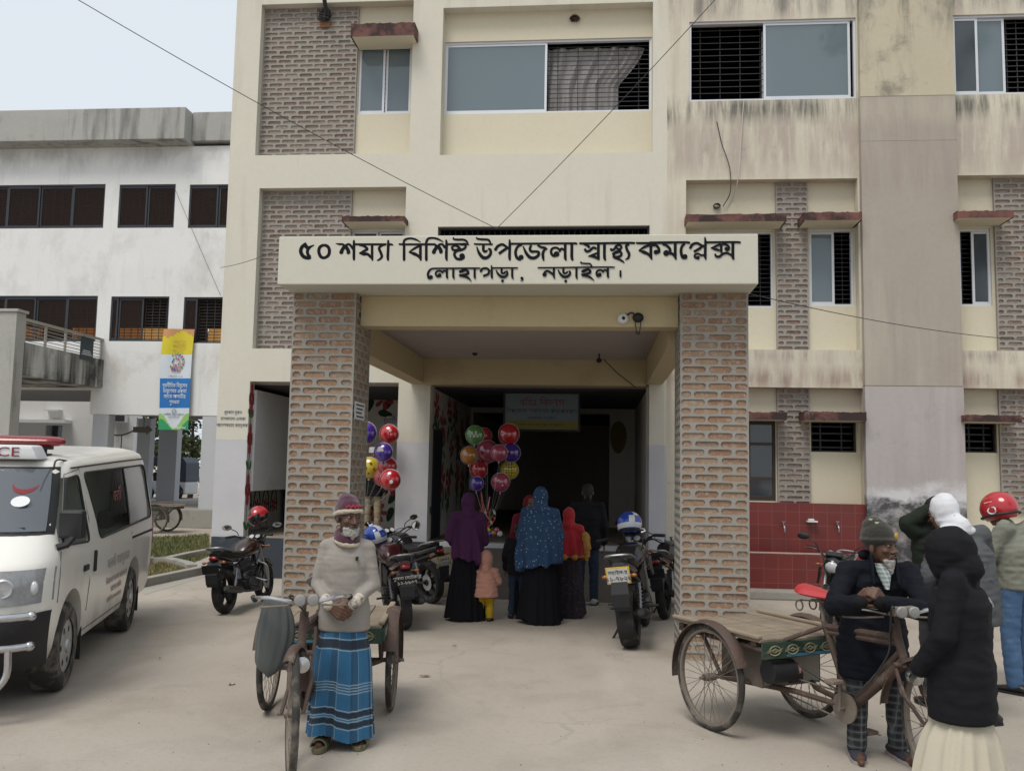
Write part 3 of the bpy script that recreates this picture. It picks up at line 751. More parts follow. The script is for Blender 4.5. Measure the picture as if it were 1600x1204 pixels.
# sign hanging in the hall
sg = thing('department_sign', 'framed sign with red and black lettering hanging over the dark hall entrance', 'sign', at(846, 670, Y0+1.2), world=True)
x0, x1, z0, z1 = rc(789, 614, 904, 671, Y0+1.2); ys = Y0+1.2
b = MB(); b.box(x0, x1, ys, ys+.03, z0, z1); b.build('board', pm('sign_board_blue', (.17,.21,.235), .6, .05, 4), sg)  # board, strip and red letter colours darkened for the dim hall
b = MB(); frame_rect(b, x0-.03, x1+.03, z0-.03, z1+.03, ys-.012, .035, .05); b.build('sign_frame', BLACKP, sg)
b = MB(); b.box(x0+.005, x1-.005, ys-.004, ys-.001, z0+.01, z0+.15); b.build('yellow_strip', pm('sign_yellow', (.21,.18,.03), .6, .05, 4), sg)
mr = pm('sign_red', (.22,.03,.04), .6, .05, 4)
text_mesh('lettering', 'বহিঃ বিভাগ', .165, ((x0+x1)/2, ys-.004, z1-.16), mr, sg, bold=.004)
text_mesh('lettering', 'উপজেলা স্বাস্থ্য কমপ্লেক্স', .095, ((x0+x1)/2, ys-.004, z1-.30), INK, sg)
text_mesh('lettering', 'লোহাগড়া, নড়াইল', .065, ((x0+x1)/2, ys-.004, z0+.19), INK, sg)
text_mesh('lettering', 'সকাল ৮টা থেকে দুপুর ২টা পর্যন্ত', .055, ((x0+x1)/2, ys-.0055, z0+.08), INK, sg)
b = MB()
for x in (x0+.1, x1-.1): b.cyl((x, ys, z1+.03), (x, ys, ZB-.02), .006)
b.build('hanger', GRILL, sg)

# ------------------------------------------------------------------ entrance porch
YP = 8.8
zs = at(461, 457, YP).z
por = thing('entrance_porch', 'flat roofed entrance porch on two brick pillars with black painted sign lettering', 'porch', (-.8, 11.3, 0), world=True)
d = ray(435, 444.5); YS = (zs-CAMH)/d.z*d.y
PL = (at(459, 457, YP).x, at(557, 457, YP).x); PR = (at(1063, 457, YP).x, at(1169, 457, YP).x)
def pillar(x0, x1, seed):
    b = MB(); y0, y1 = YP, YP+.62; W = x1-x0; D = y1-y0
    b.bricks((x0, y0, 0), (1,0,0), (0,-1,0), W, zs, .08, .253, seed=seed, depth=.014)
    b.bricks((x1, y1, 0), (-1,0,0), (0,1,0), W, zs, .08, .253, seed=seed+1, depth=.014)
    b.bricks((x1, y0, 0), (0,1,0), (1,0,0), D, zs, .08, .205, seed=seed+2, depth=.016)
    b.bricks((x0, y1, 0), (0,-1,0), (-1,0,0), D, zs, .08, .205, seed=seed+3, depth=.016)
    return b.build('brick_pillar', [MORTAR, BRICK], por)
pillar(*PL, 11); pillar(*PR, 21)
b = MB(); b.box(PL[1]+.003, PL[1]+.009, YP+.06, YP+.44, at(560, 655, YP+.2).z, at(560, 628, YP+.2).z); nt_ = tag(b.build('paper_notice', PAPER), 'small printed paper notice pasted on the inner side of the left brick pillar', 'notice')
for k_ in range(4):
    b = MB(); z_ = at(560, 632+6*k_, YP+.2).z; b.box(PL[1]+.0095, PL[1]+.011, YP+.10+.02*(k_ % 2), YP+.40-.04*(k_ % 3), z_-.012, z_+.004); b.build('printed_line', INK, nt_)
# sign fascia
fx0, fx1 = at(434.5, 408, YS).x, at(1184.8, 404, YS).x; fz1 = at(810, 367, YS).z
SIGNW = pm('fascia_paint', (.545,.53,.455), .8, .04, 1.5, bump=.15, bscale=80, fine=.03, dirt=((.40,.36,.29), .35, 1.2, .62), streak=((.44,.41,.34), .4, 4, .5, .58))
b = MB(); b.box(fx0, fx1, YS, YP+.24, zs, fz1); b.build('fascia', SIGNW, por, bevel=.012)
TAN = pm('porch_beam_paint', (.50,.42,.26), .8, .06, 1.2, bump=.2, bscale=80, fine=.04, dirt=((.30,.24,.15), .4, 1.0, .55))
zb = at(800, 510, YP+.18).z
b = MB(); b.box(PL[1]+.002, PR[0]-.002, YP+.18, YP+.44, zb, zs-.002); b.build('front_beam', TAN, por, bevel=.006)
bx0, bx1 = at(666, 600, Y0).x, at(1008, 605, Y0).x; zsb = at(666, 600, Y0).z; zc = at(840, 561, Y0-.3).z
for xa_, xb_ in ((bx0-.24, bx0), (bx1, bx1+.24)):
    b = MB(); b.box(xa_, xb_, YP+.625, Y0-.002, zsb, zs+.1); b.build('side_beam', TAN, por, bevel=.006)
b = MB(); b.box(bx0+.002, bx1-.002, Y0-.28, Y0-.004, zsb-.02, zs+.08); b.build('back_beam', TAN, por, bevel=.006)
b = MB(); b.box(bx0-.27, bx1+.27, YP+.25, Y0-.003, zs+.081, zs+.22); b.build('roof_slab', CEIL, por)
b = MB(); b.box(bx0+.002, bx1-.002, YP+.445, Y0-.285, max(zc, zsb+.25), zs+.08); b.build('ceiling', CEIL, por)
b = MB(); b.box(at(1012, 700, Y0).x, at(1036, 700, Y0).x, Y0-.3, Y0-.003, 0, zsb); b.build('inner_pillar', DADO, por, bevel=.006)

# lettering, traced stroke by stroke: (points in tenths of a photo pixel, stroke width)
def stroke_mesh(b, P, wd, Y, ox, oy, lift):
    pts_ = [at(ox+p[0]/10, oy+p[1]/10, Y) for p in P]
    ws = [(p[2] if len(p) > 2 else wd)/10*Y/FPX for p in P]
    if len(P) == 1:
        c = pts_[0]; b.poly([c+Vector((math.cos(t)*ws[0]/2, -lift, math.sin(t)*ws[0]/2)) for t in (2*PI*k/14 for k in range(14))]); return
    if len(P) > 2:
        n = 6; q = bez(pts_, n); wq = []
        for i in range(len(ws)-1):
            for k in range(n): wq.append(ws[i]+(ws[i+1]-ws[i])*k/n)
        wq.append(ws[-1])
    else: q, wq = pts_, ws
    L, Rr = [], []
    for i in range(len(q)):
        t = (q[min(i+1, len(q)-1)]-q[max(i-1, 0)]); t.y = 0
        t.normalize(); e = Vector((-t.z, 0, t.x))*(wq[i]/2); o = Vector((0, -lift, 0))
        L.append(q[i]+e+o); Rr.append(q[i]-e+o)
    for i in range(len(q)-1): b.poly([L[i], L[i+1], Rr[i+1], Rr[i]])
def letters(name, ox, oy, strokes, Y, mat_, parent):
    b = MB(); global _lift
    for P, wd in strokes:
        _lift += .00005; stroke_mesh(b, P, wd, Y, ox, oy, .002+_lift)
    return b.build(name, mat_, parent)
_lift = 0
S1 = [  # panel at (460,362)
 ([(190,185,60),(120,240,62),(100,310,62),(140,385,62),(215,412,58),(262,400,40)],50), ([(150,205,50),(205,250,66),(230,270,50)],50), ([(310,208,16),(240,245,48),(205,300,52),(215,360,52),(250,395,45)],45),
 ([(465,205,46),(400,240,54),(382,310,54),(410,385,52),(465,408,46),(530,370,54),(548,300,54),(525,235,52),(465,205,46)],50),
 ([(645,185,10),(700,195,36),(760,200,36),(790,240,50)],36), ([(785,225,60),(745,290,62),(735,320,62)],60), ([(735,320)],72), ([(800,225,60),(840,290,60),(845,325,60)],60), ([(845,322)],68),
 ([(770,240,30),(815,205,36),(860,200,40),(905,250,44),(925,290,30)],36), ([(930,130,28),(932,200,46),(930,400,46),(935,450,26)],46),
 ([(940,198),(1440,198)],36), ([(1010,215,20),(1080,222,40),(1140,268,44),(1090,300,44),(1010,340,18)],40), ([(1015,338,16),(1080,345,62),(1150,355,46),(1205,410,40)],45), ([(1215,210,44),(1215,400,44),(1222,455,20)],44),
 ([(1420,200,36),(1360,220,40),(1325,260,46),(1355,340,46),(1365,395,44),(1320,440,32),(1290,445,16)],44), ([(1465,130,28),(1468,200,46),(1460,400,46),(1470,455,24)],46), ([(1470,200,36),(1520,200,34),(1548,215,8)],34)]
S2 = [  # panel at (610,362)
 ([(145,185,10),(175,198,34),(600,198,36),(700,198,36)],36), ([(215,200,44),(215,420,46),(222,455,24)],46), ([(205,190,40),(225,130,40),(300,105,34),(390,120,34),(475,165,12)],34),
 ([(470,215,30),(380,260,42),(290,320,20)],36), ([(290,318,20),(370,345,56),(430,375,46),(480,430,34)],44), ([(470,210,46),(470,400,46),(480,455,20)],46),
 ([(562,200,44),(562,420,46),(572,455,24)],46), ([(555,190,40),(585,115,40),(660,98,34),(740,115,34),(830,160,12)],34),
 ([(690,198,36),(730,235,50)],40), ([(735,230,58),(690,290,60),(680,318,60)],58), ([(680,318)],68), ([(750,230,58),(785,285,60),(790,315,60)],58), ([(790,313)],64),
 ([(725,235,30),(770,200,36),(815,200,38),(855,255,40)],36), ([(870,125,26),(878,200,46),(875,400,46),(888,455,22)],46),
 ([(880,198),(1180,190)],34), ([(1180,190,36),(1235,212,8)],30), ([(985,85,18),(990,115,30),(1050,125,36),(1140,125,36),(1190,150,34),(1215,195,24)],34),
 ([(975,225,40),(1010,215,40),(1060,235,40),(1095,275,40)],38), ([(975,225,40),(965,255,40),(985,285,40),(1030,285,36),(1090,265,36)],38), ([(1090,205,30),(1165,205,40),(1170,250,40),(1110,285,44),(1040,300,44),(1000,350,44),(1030,415,44),(1090,430,44),(1140,410,44),(1145,375,40)],44), ([(1120,380)],90)]
S3 = [  # panel at (740,362)
 ([(45,85,18),(60,110,30),(130,120,36),(220,125,36),(250,150,34),(265,185,26)],34), ([(10,182,12),(40,195,30),(300,198,30)],32), ([(155,200,44),(155,290,46),(190,310,42),(215,290,30)],44), ([(50,235,20),(85,330,46),(150,405,56),(220,400,52),(265,345,48),(262,285,44),(225,265,30)],46),
 ([(345,275,46),(380,225,46),(450,200,42),(510,235,40),(560,275,30)],42), ([(345,275)],54), ([(560,240,26),(480,285,46),(395,345,46)],42), ([(560,120,22),(566,200,44),(562,400,46),(572,452,22)],46),
 ([(570,190),(1600,182)],34), ([(760,205,30),(690,235,42),(655,320,46),(680,410,46),(740,440,40)],44), ([(742,400)],84),
 ([(775,230,20),(820,330,46),(880,400,54),(950,410,52),(1010,370,48),(1015,320,44),(960,310,40),(905,310,44),(880,270,44),(900,210,36)],46), ([(1000,210,34),(1060,245,38),(1110,250,38),(1150,280,30)],36), ([(1120,260,40),(1085,330,46),(1085,400,46),(1100,460,18)],44),
 ([(1330,345,60),(1260,380,40),(1215,340,42),(1220,275,40),(1275,250,36),(1330,270,36),(1350,320,30)],38), ([(1295,350)],92), ([(1345,300,40),(1375,265,36),(1415,290,34)],36), ([(1432,190,44),(1432,400,46),(1450,450,22)],46), ([(1535,190,46),(1535,400,48),(1555,450,24)],48)]
S4 = [  # panel at (890,362)
 ([(0,185),(100,185),(120,205,8)],34), ([(35,190,46),(35,400,48),(55,450,24)],46),
 ([(185,170,10),(215,185,36),(960,176,36),(985,192,8)],36), ([(225,190,40),(290,225,40),(310,255,40)],38), ([(235,265,36),(260,305,42),(310,300,42),(370,250,42),(420,270,36)],40), ([(450,190,46),(450,400,46),(460,445,24)],46), ([(440,330,30),(370,360,40),(290,385,14)],36), ([(290,385,14),(370,385,52),(450,425,36)],40),
 ([(545,190,46),(545,400,46),(565,450,24)],46), ([(640,262,36),(660,290,38),(700,270,38),(730,215,38)],38), ([(730,215,36),(790,215,36),(810,250,36),(770,275,34),(730,250,34),(730,215,34)],34), ([(760,270,36),(790,295,36),(720,320,44),(690,355,40)],38), ([(690,350)],58), ([(720,335,36),(790,315,38),(810,360,40),(760,395,46),(670,390,30)],40), ([(690,400,40),(770,430,40),(830,465,30),(858,492,8)],36),
 ([(930,200,40),(885,220,42),(900,290,44),(930,350,44),(915,410,40),(870,438,18)],44),
 ([(1055,165,10),(1090,180,36),(1600,172,36)],36), ([(1270,200,40),(1170,240,44),(1080,295,18)],40), ([(1080,295,18),(1160,320,56),(1230,355,44),(1285,420,30)],42), ([(1270,190,46),(1270,380,46),(1288,438,18)],46), ([(1290,215,36),(1350,215,40),(1390,260,44),(1395,315,44),(1350,335,40)],42), ([(1350,320)],76)]
S5 = [  # panel at (1030,362)
 ([(-150,172),(430,168),(450,190,10)],36), ([(50,195,36),(110,215,40),(160,260,44),(175,310,44)],40), ([(110,335)],96), ([(150,330,60),(200,345,44),(250,390,36)],46), ([(250,180,46),(250,380,46),(265,438,20)],46),
 ([(400,190,36),(355,230,42),(340,310,46),(365,400,46),(420,410,40)],44), ([(400,392)],84),
 ([(490,245,44),(520,200,44),(590,180,40),(650,210,40),(700,240,34)],42), ([(488,248)],48), ([(700,210,26),(620,270,44),(540,315,40)],40), ([(712,85,20),(722,170,42),(718,370,44),(730,440,20)],44),
 ([(625,420,44),(560,400,34),(560,360,34),(610,345,30),(650,370,30)],32), ([(605,408)],58), ([(640,380,34),(680,365,30),(720,395,30)],30),
 ([(735,168),(1225,165),(1248,185,10)],34), ([(960,195,34),(890,225,38),(805,255,14)],34), ([(805,255,14),(880,275,44),(945,295,36)],36), ([(965,190,40),(970,330,40)],40), ([(980,195,34),(1050,205,36),(1090,250,38),(1070,290,36),(1040,285,36)],36), ([(1045,268)],56), ([(870,345,26),(890,385,40),(940,390,42),(990,350,42),(1060,335,38),(1130,370,34)],38), ([(1150,170,46),(1150,390,46),(1170,435,22)],46)]
T2 = [  # second line at (610,362)
 ([(690,572,24),(630,590,34),(590,650,38),(600,720,40),(640,730,36)],36), ([(635,710)],66), ([(680,575),(1350,572),(1382,580,6)],28),
 ([(790,680,60),(740,700,34),(710,660,34),(730,620,32),(790,615,32),(820,650,28)],32), ([(770,680)],64), ([(815,640,30),(840,610,30),(880,625,28)],30), ([(885,580,36),(885,700,38),(900,735,16)],36),
 ([(985,580,36),(985,700,38),(1005,740,16)],36), ([(1110,620,60),(1180,600,40),(1220,640,40),(1180,670,44),(1070,680,20)],40), ([(1095,625)],50), ([(1080,690,30),(1150,695,44),(1220,725,36),(1270,780,8)],36), ([(1318,580,36),(1318,700,38),(1330,740,16)],36),
 ([(1415,615,40),(1440,580,36),(1510,575,36),(1560,625,32)],36), ([(1415,618)],40), ([(1540,600,26),(1530,660,40),(1450,695,40)],38), ([(1580,525,20),(1585,600,36),(1585,700,38),(1595,735,16)],36)]
T3 = [  # second line at (740,362)
 ([(280,568),(660,568),(680,578,6)],26), ([(440,575,34),(440,640,36),(480,650,32),(495,620,28)],34), ([(350,600,18),(385,660,36),(440,705,44),(500,700,42),(530,650,36),(510,610,30)],36), ([(453,770)],48), ([(605,575,36),(605,700,36),(625,742,16)],36),
 ([(755,728)],50), ([(770,735,26),(765,755,22),(735,775,10)],20),
 ([(1020,560,10),(1050,565,26),(1600,560,26)],26), ([(1110,670)],72), ([(1100,640,30),(1150,615,36),(1220,650,36),(1265,700,24)],34), ([(1255,570,36),(1255,690,36),(1270,738,14)],36),
 ([(1405,570,34),(1405,640,36),(1445,650,32),(1470,620,28)],34), ([(1320,595,18),(1355,660,36),(1410,705,44),(1470,700,42),(1510,650,36),(1490,610,30)],36), ([(1440,775)],48)]
T4 = [  # second line at (890,362)
 ([(0,560),(650,556),(682,568,6)],26), ([(108,570,36),(108,700,36),(125,740,16)],36), ([(180,462,14),(180,490,26),(250,500,28),(320,505,28),(350,550,24)],28),
 ([(215,620,56),(290,590,40),(325,625,38),(290,655,40),(175,670,18)],38), ([(205,622)],48), ([(190,685,30),(260,690,40),(330,720,34),(388,772,8)],34),
 ([(490,670,56),(440,695,34),(420,650,34),(440,610,32),(500,605,32),(530,640,28)],32), ([(470,672)],62), ([(520,625,30),(550,600,30),(590,620,28)],30), ([(598,570,36),(598,690,38),(615,722,16)],36), ([(795,605,30),(795,690,34),(800,715,20)],34)]
LM = pm('sign_lettering_paint', (.010,.011,.015), .8, .2, 6, spec=.1)
for nm, ox, S in (('lettering', 460, S1), ('lettering', 610, S2), ('lettering', 740, S3), ('lettering', 890, S4), ('lettering', 1030, S5), ('lettering', 610, T2), ('lettering', 740, T3), ('lettering', 890, T4)):
    letters(nm, ox, 362, S, YS, LM, por)

# ------------------------------------------------------------------ tiled wash basin against the wall
def tile_mat():
    m, N, b = base_mat('red_glazed_tile'); L = m.node_tree.links
    tc = N.n('ShaderNodeTexCoord').outputs['Object']; sp = N.n('ShaderNodeSeparateXYZ', {0: tc})
    br = N.n('ShaderNodeTexBrick', {'Vector': N.n('ShaderNodeCombineXYZ', {0: sp.outputs[0], 1: sp.outputs[2]}).outputs[0], 'Scale': 1.0, 'Mortar Size': .0035,
             'Brick Width': .2, 'Row Height': .2, 'Color1': (.135,.020,.018,1), 'Color2': (.165,.025,.022,1), 'Mortar': (.20,.075,.065,1), 'Bias': 0}, offset=0.0)
    n = N.noise(tc, 3.0, 6, .7)
    c = N.mix(N.math('MULTIPLY', N.ramp(n, .52, .72), .5), br.outputs[0], (.10,.035,.03))
    L.new(c, b.inputs['Base Color']); b.inputs['Roughness'].default_value = .38
    return m
TILE = tile_mat()
bz0, bz1, bz2 = at(1260, 932, Y0-.4).z, at(1260, 866, Y0-.42).z, at(1260, 786, Y0).z
bxa, bxb = at(1150, 850, Y0).x, at(1356, 850, Y0).x
bs = thing('wash_basin', 'dark red tiled wash trough with taps against the hospital wall', 'basin', ((bxa+bxb)/2, Y0-.2, 0), world=True)
b = MB(); b.box(bxa, bxb, Y0-.02, Y0+.19, 0, bz2); b.build('backsplash', TILE, bs)
b = MB(); b.box(bxa, bxb, Y0-.45, Y0-.33, .12, bz1); b.box(bxa, bxb, Y0-.329, Y0-.021, .12, bz1-.22)
b.box(bxa, bxa+.1, Y0-.329, Y0-.021, bz1-.219, bz1-.001); b.box(bxb-.1, bxb, Y0-.329, Y0-.021, bz1-.219, bz1-.001); b.build('trough', TILE, bs)
b = MB(); b.box(bxa, bxb, Y0-.458, Y0-.322, bz1+.001, bz1+.018); b.build('rim', pm('rim_cement', (.36,.25,.21), .7, .1, 4), bs, bevel=.005)
b = MB(); b.box(bxa-.05, bxb+.05, Y0-.75, Y0-.1, 0, .12); b.build('base', KERB, bs, bevel=.02)
CHR = pm('chrome', (.75,.76,.78), .22, .05, 5, metal=1.0)
STEEL = pm('dull_steel', (.34,.34,.35), .45, .12, 8, metal=.9)
for u in (1223, 1307):
    p = at(u, 820, Y0-.03)
    b = MB(); b.tube(bez([p, p+Vector((0,-.09,.0)), p+Vector((0,-.13,-.03)), p+Vector((0,-.135,-.09))], 4), .012); b.cyl(p+Vector((0,-.06,0)), p+Vector((0,-.06,.05)), .009); b.obox(p+Vector((0,-.06,.055)), (.028,0,0), (0,.006,0), (0,0,.004))
    b.build('tap', STEEL, bs, smooth=True)
p = at(1267, 813, Y0-.03); b = MB(); b.box(p.x-.07, p.x+.08, Y0-.13, Y0-.021, p.z-.02, p.z); b.box(p.x-.05, p.x+.03, Y0-.12, Y0-.05, p.z+.001, p.z+.03); b.build('soap_dish', PAPER, bs, bevel=.004)
p = at(1303, 895, Y0-.46); b = MB(); b.box(p.x-.13, p.x+.13, Y0-.462, Y0-.452, p.z-.17, p.z+.17); b.build('plaque', PAPER, bs)
for k, t in enumerate(('মোঃ হাসান', 'অজুখানা', 'দান ২০১৮')): text_mesh('plaque_lettering', t, .07, (p.x, Y0-.4635, p.z+.1-.1*k), INK, bs, sx=.8)
b = MB(); b.box(bxb-.02, bxb+.6, Y0-.35, Y0-.13, 0, .05); b.build('drain_slab', KERB, bs)

# ------------------------------------------------------------------ small fittings
def wire(name, P, r, label, m=None, cat='cable'):
    b = MB(); b.tube(P, r, 6); return tag(b.build(name, m or WIRE), label, cat)
def sag(a, c, s, n=24):
    a, c = Vector(a), Vector(c); return [a.lerp(c, k/n)-Vector((0,0,s*4*(k/n)*(1-k/n))) for k in range(n+1)]
wire('overhead_wire', sag(at(80, -25, 6.0), at(776, 357, YS+.1), .05), .0032, 'thin grey overhead wire running from top left down to the porch sign')
wire('overhead_wire', sag(at(1140, -25, 7.0), at(776, 357, YS+.12), .03), .0032, 'thin overhead wire rising from the porch sign towards the top right window')
wire('overhead_wire', sag(at(1172, 459, YP+.3), at(1700, 535, Y0-.3), .12), .0042, 'dark sagging wire crossing the stained pilaster right of the porch')
wire('overhead_wire', sag(at(345, 418, Y0-.02), at(440, 388, YP+.4), .03), .004, 'thin wire from the cream wall corner to the left end of the porch sign')
wire('overhead_wire', sag(at(272, 292, 23.9), at(345, 462, 23.9), .02), .006, 'thin loose wire hanging across the white annex wall')
wire('wall_cable', bez([at(1120, 190, Y0-.02), at(1128, 225, Y0-.03), at(1140, 262, Y0-.06), at(1141, 300, Y0-.05), at(1130, 322, YR-.03)], 6), .007, 'black cable hanging down the stained wall into the recess')
wire('wall_cable', bez([at(1162, 156, Y0-.02), at(1158, 215, Y0-.03), at(1153, 280, Y0-.04), at(1144, 310, YR-.03), at(1134, 324, YR-.03)], 6), .007, 'pale cable hanging below the top right window', WIREW)
b = MB(); rg = random.Random(2); c = at(1120, 322, YR-.04)
for k in range(14):
    a = rg.uniform(0, 6.3); b.tube(bez([c+Vector((math.cos(a+q)*.05, rg.uniform(-.03,.02), math.sin(a+q)*.035)) for q in range(4)], 4), .008, 5)
tag(b.build('cable_knot', WIRE), 'black knot of cable ends on the recess wall above the red edged shade', 'cable')
# nest and stain hole high on the middle panel
b = MB(); c = at(898, 30, YR-.02)
for k in range(46):
    a = rg.uniform(0, 6.3); rr = rg.uniform(.02, .075)
    P = [c+Vector((rr*math.cos(a+q*.9)*1.15, rg.uniform(-.05,.01), rr*math.sin(a+q*.9)*.85)) for q in range(4)]
    b.tube(bez(P, 3), .006, 4)
tag(b.build('bird_nest', pm('twigs', (.05,.03,.022), .9, .3, 8)), 'small dark clump of twigs on the wall above the widest top window', 'nest')
# lamp arm with a tangle on the top left brick panel
lt = thing('street_lamp_arm', 'dark lamp bracket with tangled cables on the top left brick panel', 'lamp', at(508, 28, YR-.05), world=True)
b = MB(); b.tube([at(513, 30, YR-.06), at(508, 8, YR-.35), at(505, -14, YR-.7)], .035, 8); b.build('arm', GRILL, lt, smooth=True)
b = MB(); c = at(507, 26, YR-.12)
for k in range(22):
    P = [c+Vector((rg.uniform(-.11,.11), rg.uniform(-.06,.04), rg.uniform(-.09,.14))) for q in range(4)]
    b.tube(bez(P, 4), .007, 5)
b.build('cable_tangle', WIRE, lt)
b = MB(); b.box(c.x-.09, c.x+.09, YR-.075, YR-.052, c.z-.16, c.z-.06); b.build('bracket', pm('rust', (.22,.11,.06), .8, .3, 6), lt)
# security camera and bulb holder on the porch beam
yb_ = YP+.18
cc = thing('security_camera', 'small white dome camera on the tan porch beam', 'camera', at(973, 498, yb_), world=True)
p = at(973, 498, yb_)
b = MB(); b.lathe([(.052,0),(.055,.03),(.048,.05),(.03,.07),(.003,.078)], p, (0,-1,-.15), 20); b.build('dome', WHITEP, cc, smooth=True)
b = MB(); b.ell(p+Vector((.004,-.066,-.004)), (.022,.014,.022)); b.build('lens', BLACKP, cc, smooth=True)
lh = thing('lamp_holder', 'broken black lamp holder hanging from the porch beam beside the dome camera', 'lamp', at(997, 500, yb_), world=True)
p = at(997, 496, yb_-.03)
b = MB(); b.ell(p, (.055,.04,.05), 0, 12, 8); b.tube(bez([p, p+Vector((-.06,.01,.05)), at(980, 492, yb_-.01)], 4), .008, 6); b.build('housing', BLACKP, lh, smooth=True)
b = MB()
for s in (-.03, .03): b.cyl(p+Vector((s,0,-.03)), p+Vector((s*.5,0,-.15)), .005, n=6)
b.ell(p+Vector((0,0,-.155)), (.025,.02,.018)); b.build('cage', GRILL, lh, smooth=True)
for u, v in ((936, 563), (742, 552)):
    p = at(u, v, 12.9); b = MB(); b.cyl(p, p+Vector((0,0,.16)), .012); b.ell(p, (.04,.03,.035)); tag(b.build('bulb_socket', BLACKP), 'bare lamp socket under the %s of the porch ceiling' % ('right half' if u > 800 else 'left half'), 'lamp')
wire('ceiling_cable', [at(944, 562, 12.9), at(965, 583, 13.2), at(992, 604, 13.55)], .008, 'cable slanting across the brown beam inside the porch')
# ------------------------------------------------------------------ white annex on the left
YW = 24.0
ax0, ax1 = -40.0, HX0+.4
an = thing('annex_building', 'white three storey annex with brown tinted windows left of the cream block', 'building', (-20, YW+3, 0), world=True)
az = at(160, 647, YW).z; atop = at(150, 172, YW-.5).z; asof = at(150, 231, YW).z
wins = []
for (u0, v0, u1, v1) in ((-90,289,163,357), (185,288,273,356), (295,288,385,356), (-90,462,151,533), (172,463,263,533), (286,464,390,536)):
    wins.append(rc(u0, v0, u1, v1, YW))
wxl = at(141, 630, YW).x; wzl = at(150, 609, YW).z
b = MB(); b.wall(ax0, ax1, az, asof, YW, .2, wins+[(ax0-1, wxl, az-1, wzl)], 0);
b.box(wxl+.02, ax1, YW+.202, YW+.5, az+.002, az+.3, 0)
b.box(ax0-.2, ax0, YW, YW+8, 0, asof); wa = b.build('wall', WHITE, an)
b = MB(); xk = at(291, 200, YW-.5).x
b.box(ax0, xk, YW-.6, YW+3.2, asof+.001, atop); b.box(xk+.002, ax1, YW-.15, YW+3.2, asof+.1, atop+.03); b.build('roof', CONC, an, bevel=.02)
BRCEIL = pm('annex_ceiling', (.13,.10,.085), .9, .1, 2); ORANGE = pm('orange_curtain', (.55,.26,.07), .9, .15, 2.0, fine=.05, streak=((.30,.11,.03), .6, 7, .3, .5))
m = ORANGE; N = NT(m); pb_ = m.node_tree.nodes['Principled BSDF']; tr = N.n('ShaderNodeBsdfTranslucent', {'Color': (.95,.50,.16,1)})
mx = N.n('ShaderNodeMixShader', {0: .7}); m.node_tree.links.new(pb_.outputs[0], mx.inputs[1]); m.node_tree.links.new(tr.outputs[0], mx.inputs[2]); m.node_tree.links.new(mx.outputs[0], m.node_tree.nodes['Material Output'].inputs[0])
floors = [(az, at(150, 405, YW).z), (at(150, 405, YW).z, asof)]
b = MB(); cur = MB(); rg = random.Random(4)
for (z0, z1), wz in zip(floors, (wins[3], wins[0])):
    yb = YW+2.6
    b.box(ax0, ax1, YW+.21, yb+.2, z1-.25, z1-.1)                        # ceiling
    b.box(ax0, ax1, YW+.21, yb+.2, max(z0, wzl+.11)+.001, max(z0, wzl+.11)+.1)
    hol = []; x = ax0+1
    lo, hi = wz[2]-.3, wz[2]+(wz[3]-wz[2])*.62
    while x < ax1-1.2:
        w_ = rg.choice((.9, 1.4, 2.1)); hol.append((x, x+w_, lo, hi)); x += w_+rg.choice((.5, .9, 1.3))
    b.wall(ax0, ax1, max(z0, wzl)+.1, z1-.25, yb, .15, hol)
    for h in hol:
        cur = MB(); n = 18
        for k in range(n):
            a, c = h[0]+(h[1]-h[0])*k/n, h[0]+(h[1]-h[0])*(k+1)/n
            ya, yc_ = yb+.2+.03*math.sin(k*1.9), yb+.2+.03*math.sin((k+1)*1.9)
            cur.poly([(a, ya, h[2]-.1), (c, yc_, h[2]-.1), (c, yc_, h[3]+.1), (a, ya, h[3]+.1)])
        if h[0] > -26: cur.build('curtain', ORANGE, an)
b.build('inner_wall', BRCEIL, an)
TINT = pm('brown_tinted_glass', (.06,.045,.04), .1, .1, 1, spec=.5, fine=0)
m = TINT; N = NT(m); pb_ = m.node_tree.nodes['Principled BSDF']; tp = N.n('ShaderNodeBsdfTransparent', {'Color': (.80,.68,.60,1)})
mx = N.n('ShaderNodeMixShader', {0: .84}); m.node_tree.links.new(pb_.outputs[0], mx.inputs[1]); m.node_tree.links.new(tp.outputs[0], mx.inputs[2]); m.node_tree.links.new(mx.outputs[0], m.node_tree.nodes['Material Output'].inputs[0])
for i, wq in enumerate(wins):
    n = 5 if i in (0, 3) else 2
    pn = [(k/n, (k+1)/n, TINT) for k in range(n)]
    if i == 4: pn = [(0, .12, TINT), (.12, .55, TINT)]
    if i == 5: pn = [(0, .2, TINT)]
    window(an, wq, YW+.03, pn, fm=ALUD, t=.06, grid=(14, n*4, .008))
# ground floor: columns, raised floor, far wall
b = MB(); b.box(ax0, ax1+.0, YW-.05, YW+8, 0, .5); b.build('floor', KERB, an, bevel=.02)
COLM = pm('column_paint', (.46,.475,.50), .85, .07, 1.5, fine=.05, dirt=((.3,.28,.22), .4, 1.2, .6))
def column(u0, u1, Y, d=.35, ztop=None):
    x0, x1 = at(u0, 720, Y).x, at(u1, 720, Y).x
    b = MB(); b.box(x0, x1, Y, Y+d, .5, ztop or az-.004); return b.build('column', COLM, an, bevel=.01)
column(141, 166, YW+.01, .35); column(313, 345, YW+.01, .3); column(212, 232, YW+4, ztop=az+.1); column(246, 275, YW+5.0, ztop=az+.4); column(-60, -20, YW+.01)
b = MB(); b.box(wxl, ax1, YW+.51, YW+4.5, az+.12, az+.3); b.box(ax0, wxl-.01, YW+.21, YW+4.5, wzl-.02, wzl+.1); b.build('soffit', pm('annex_soffit', (.26,.26,.27), .9, .08, 1), an)
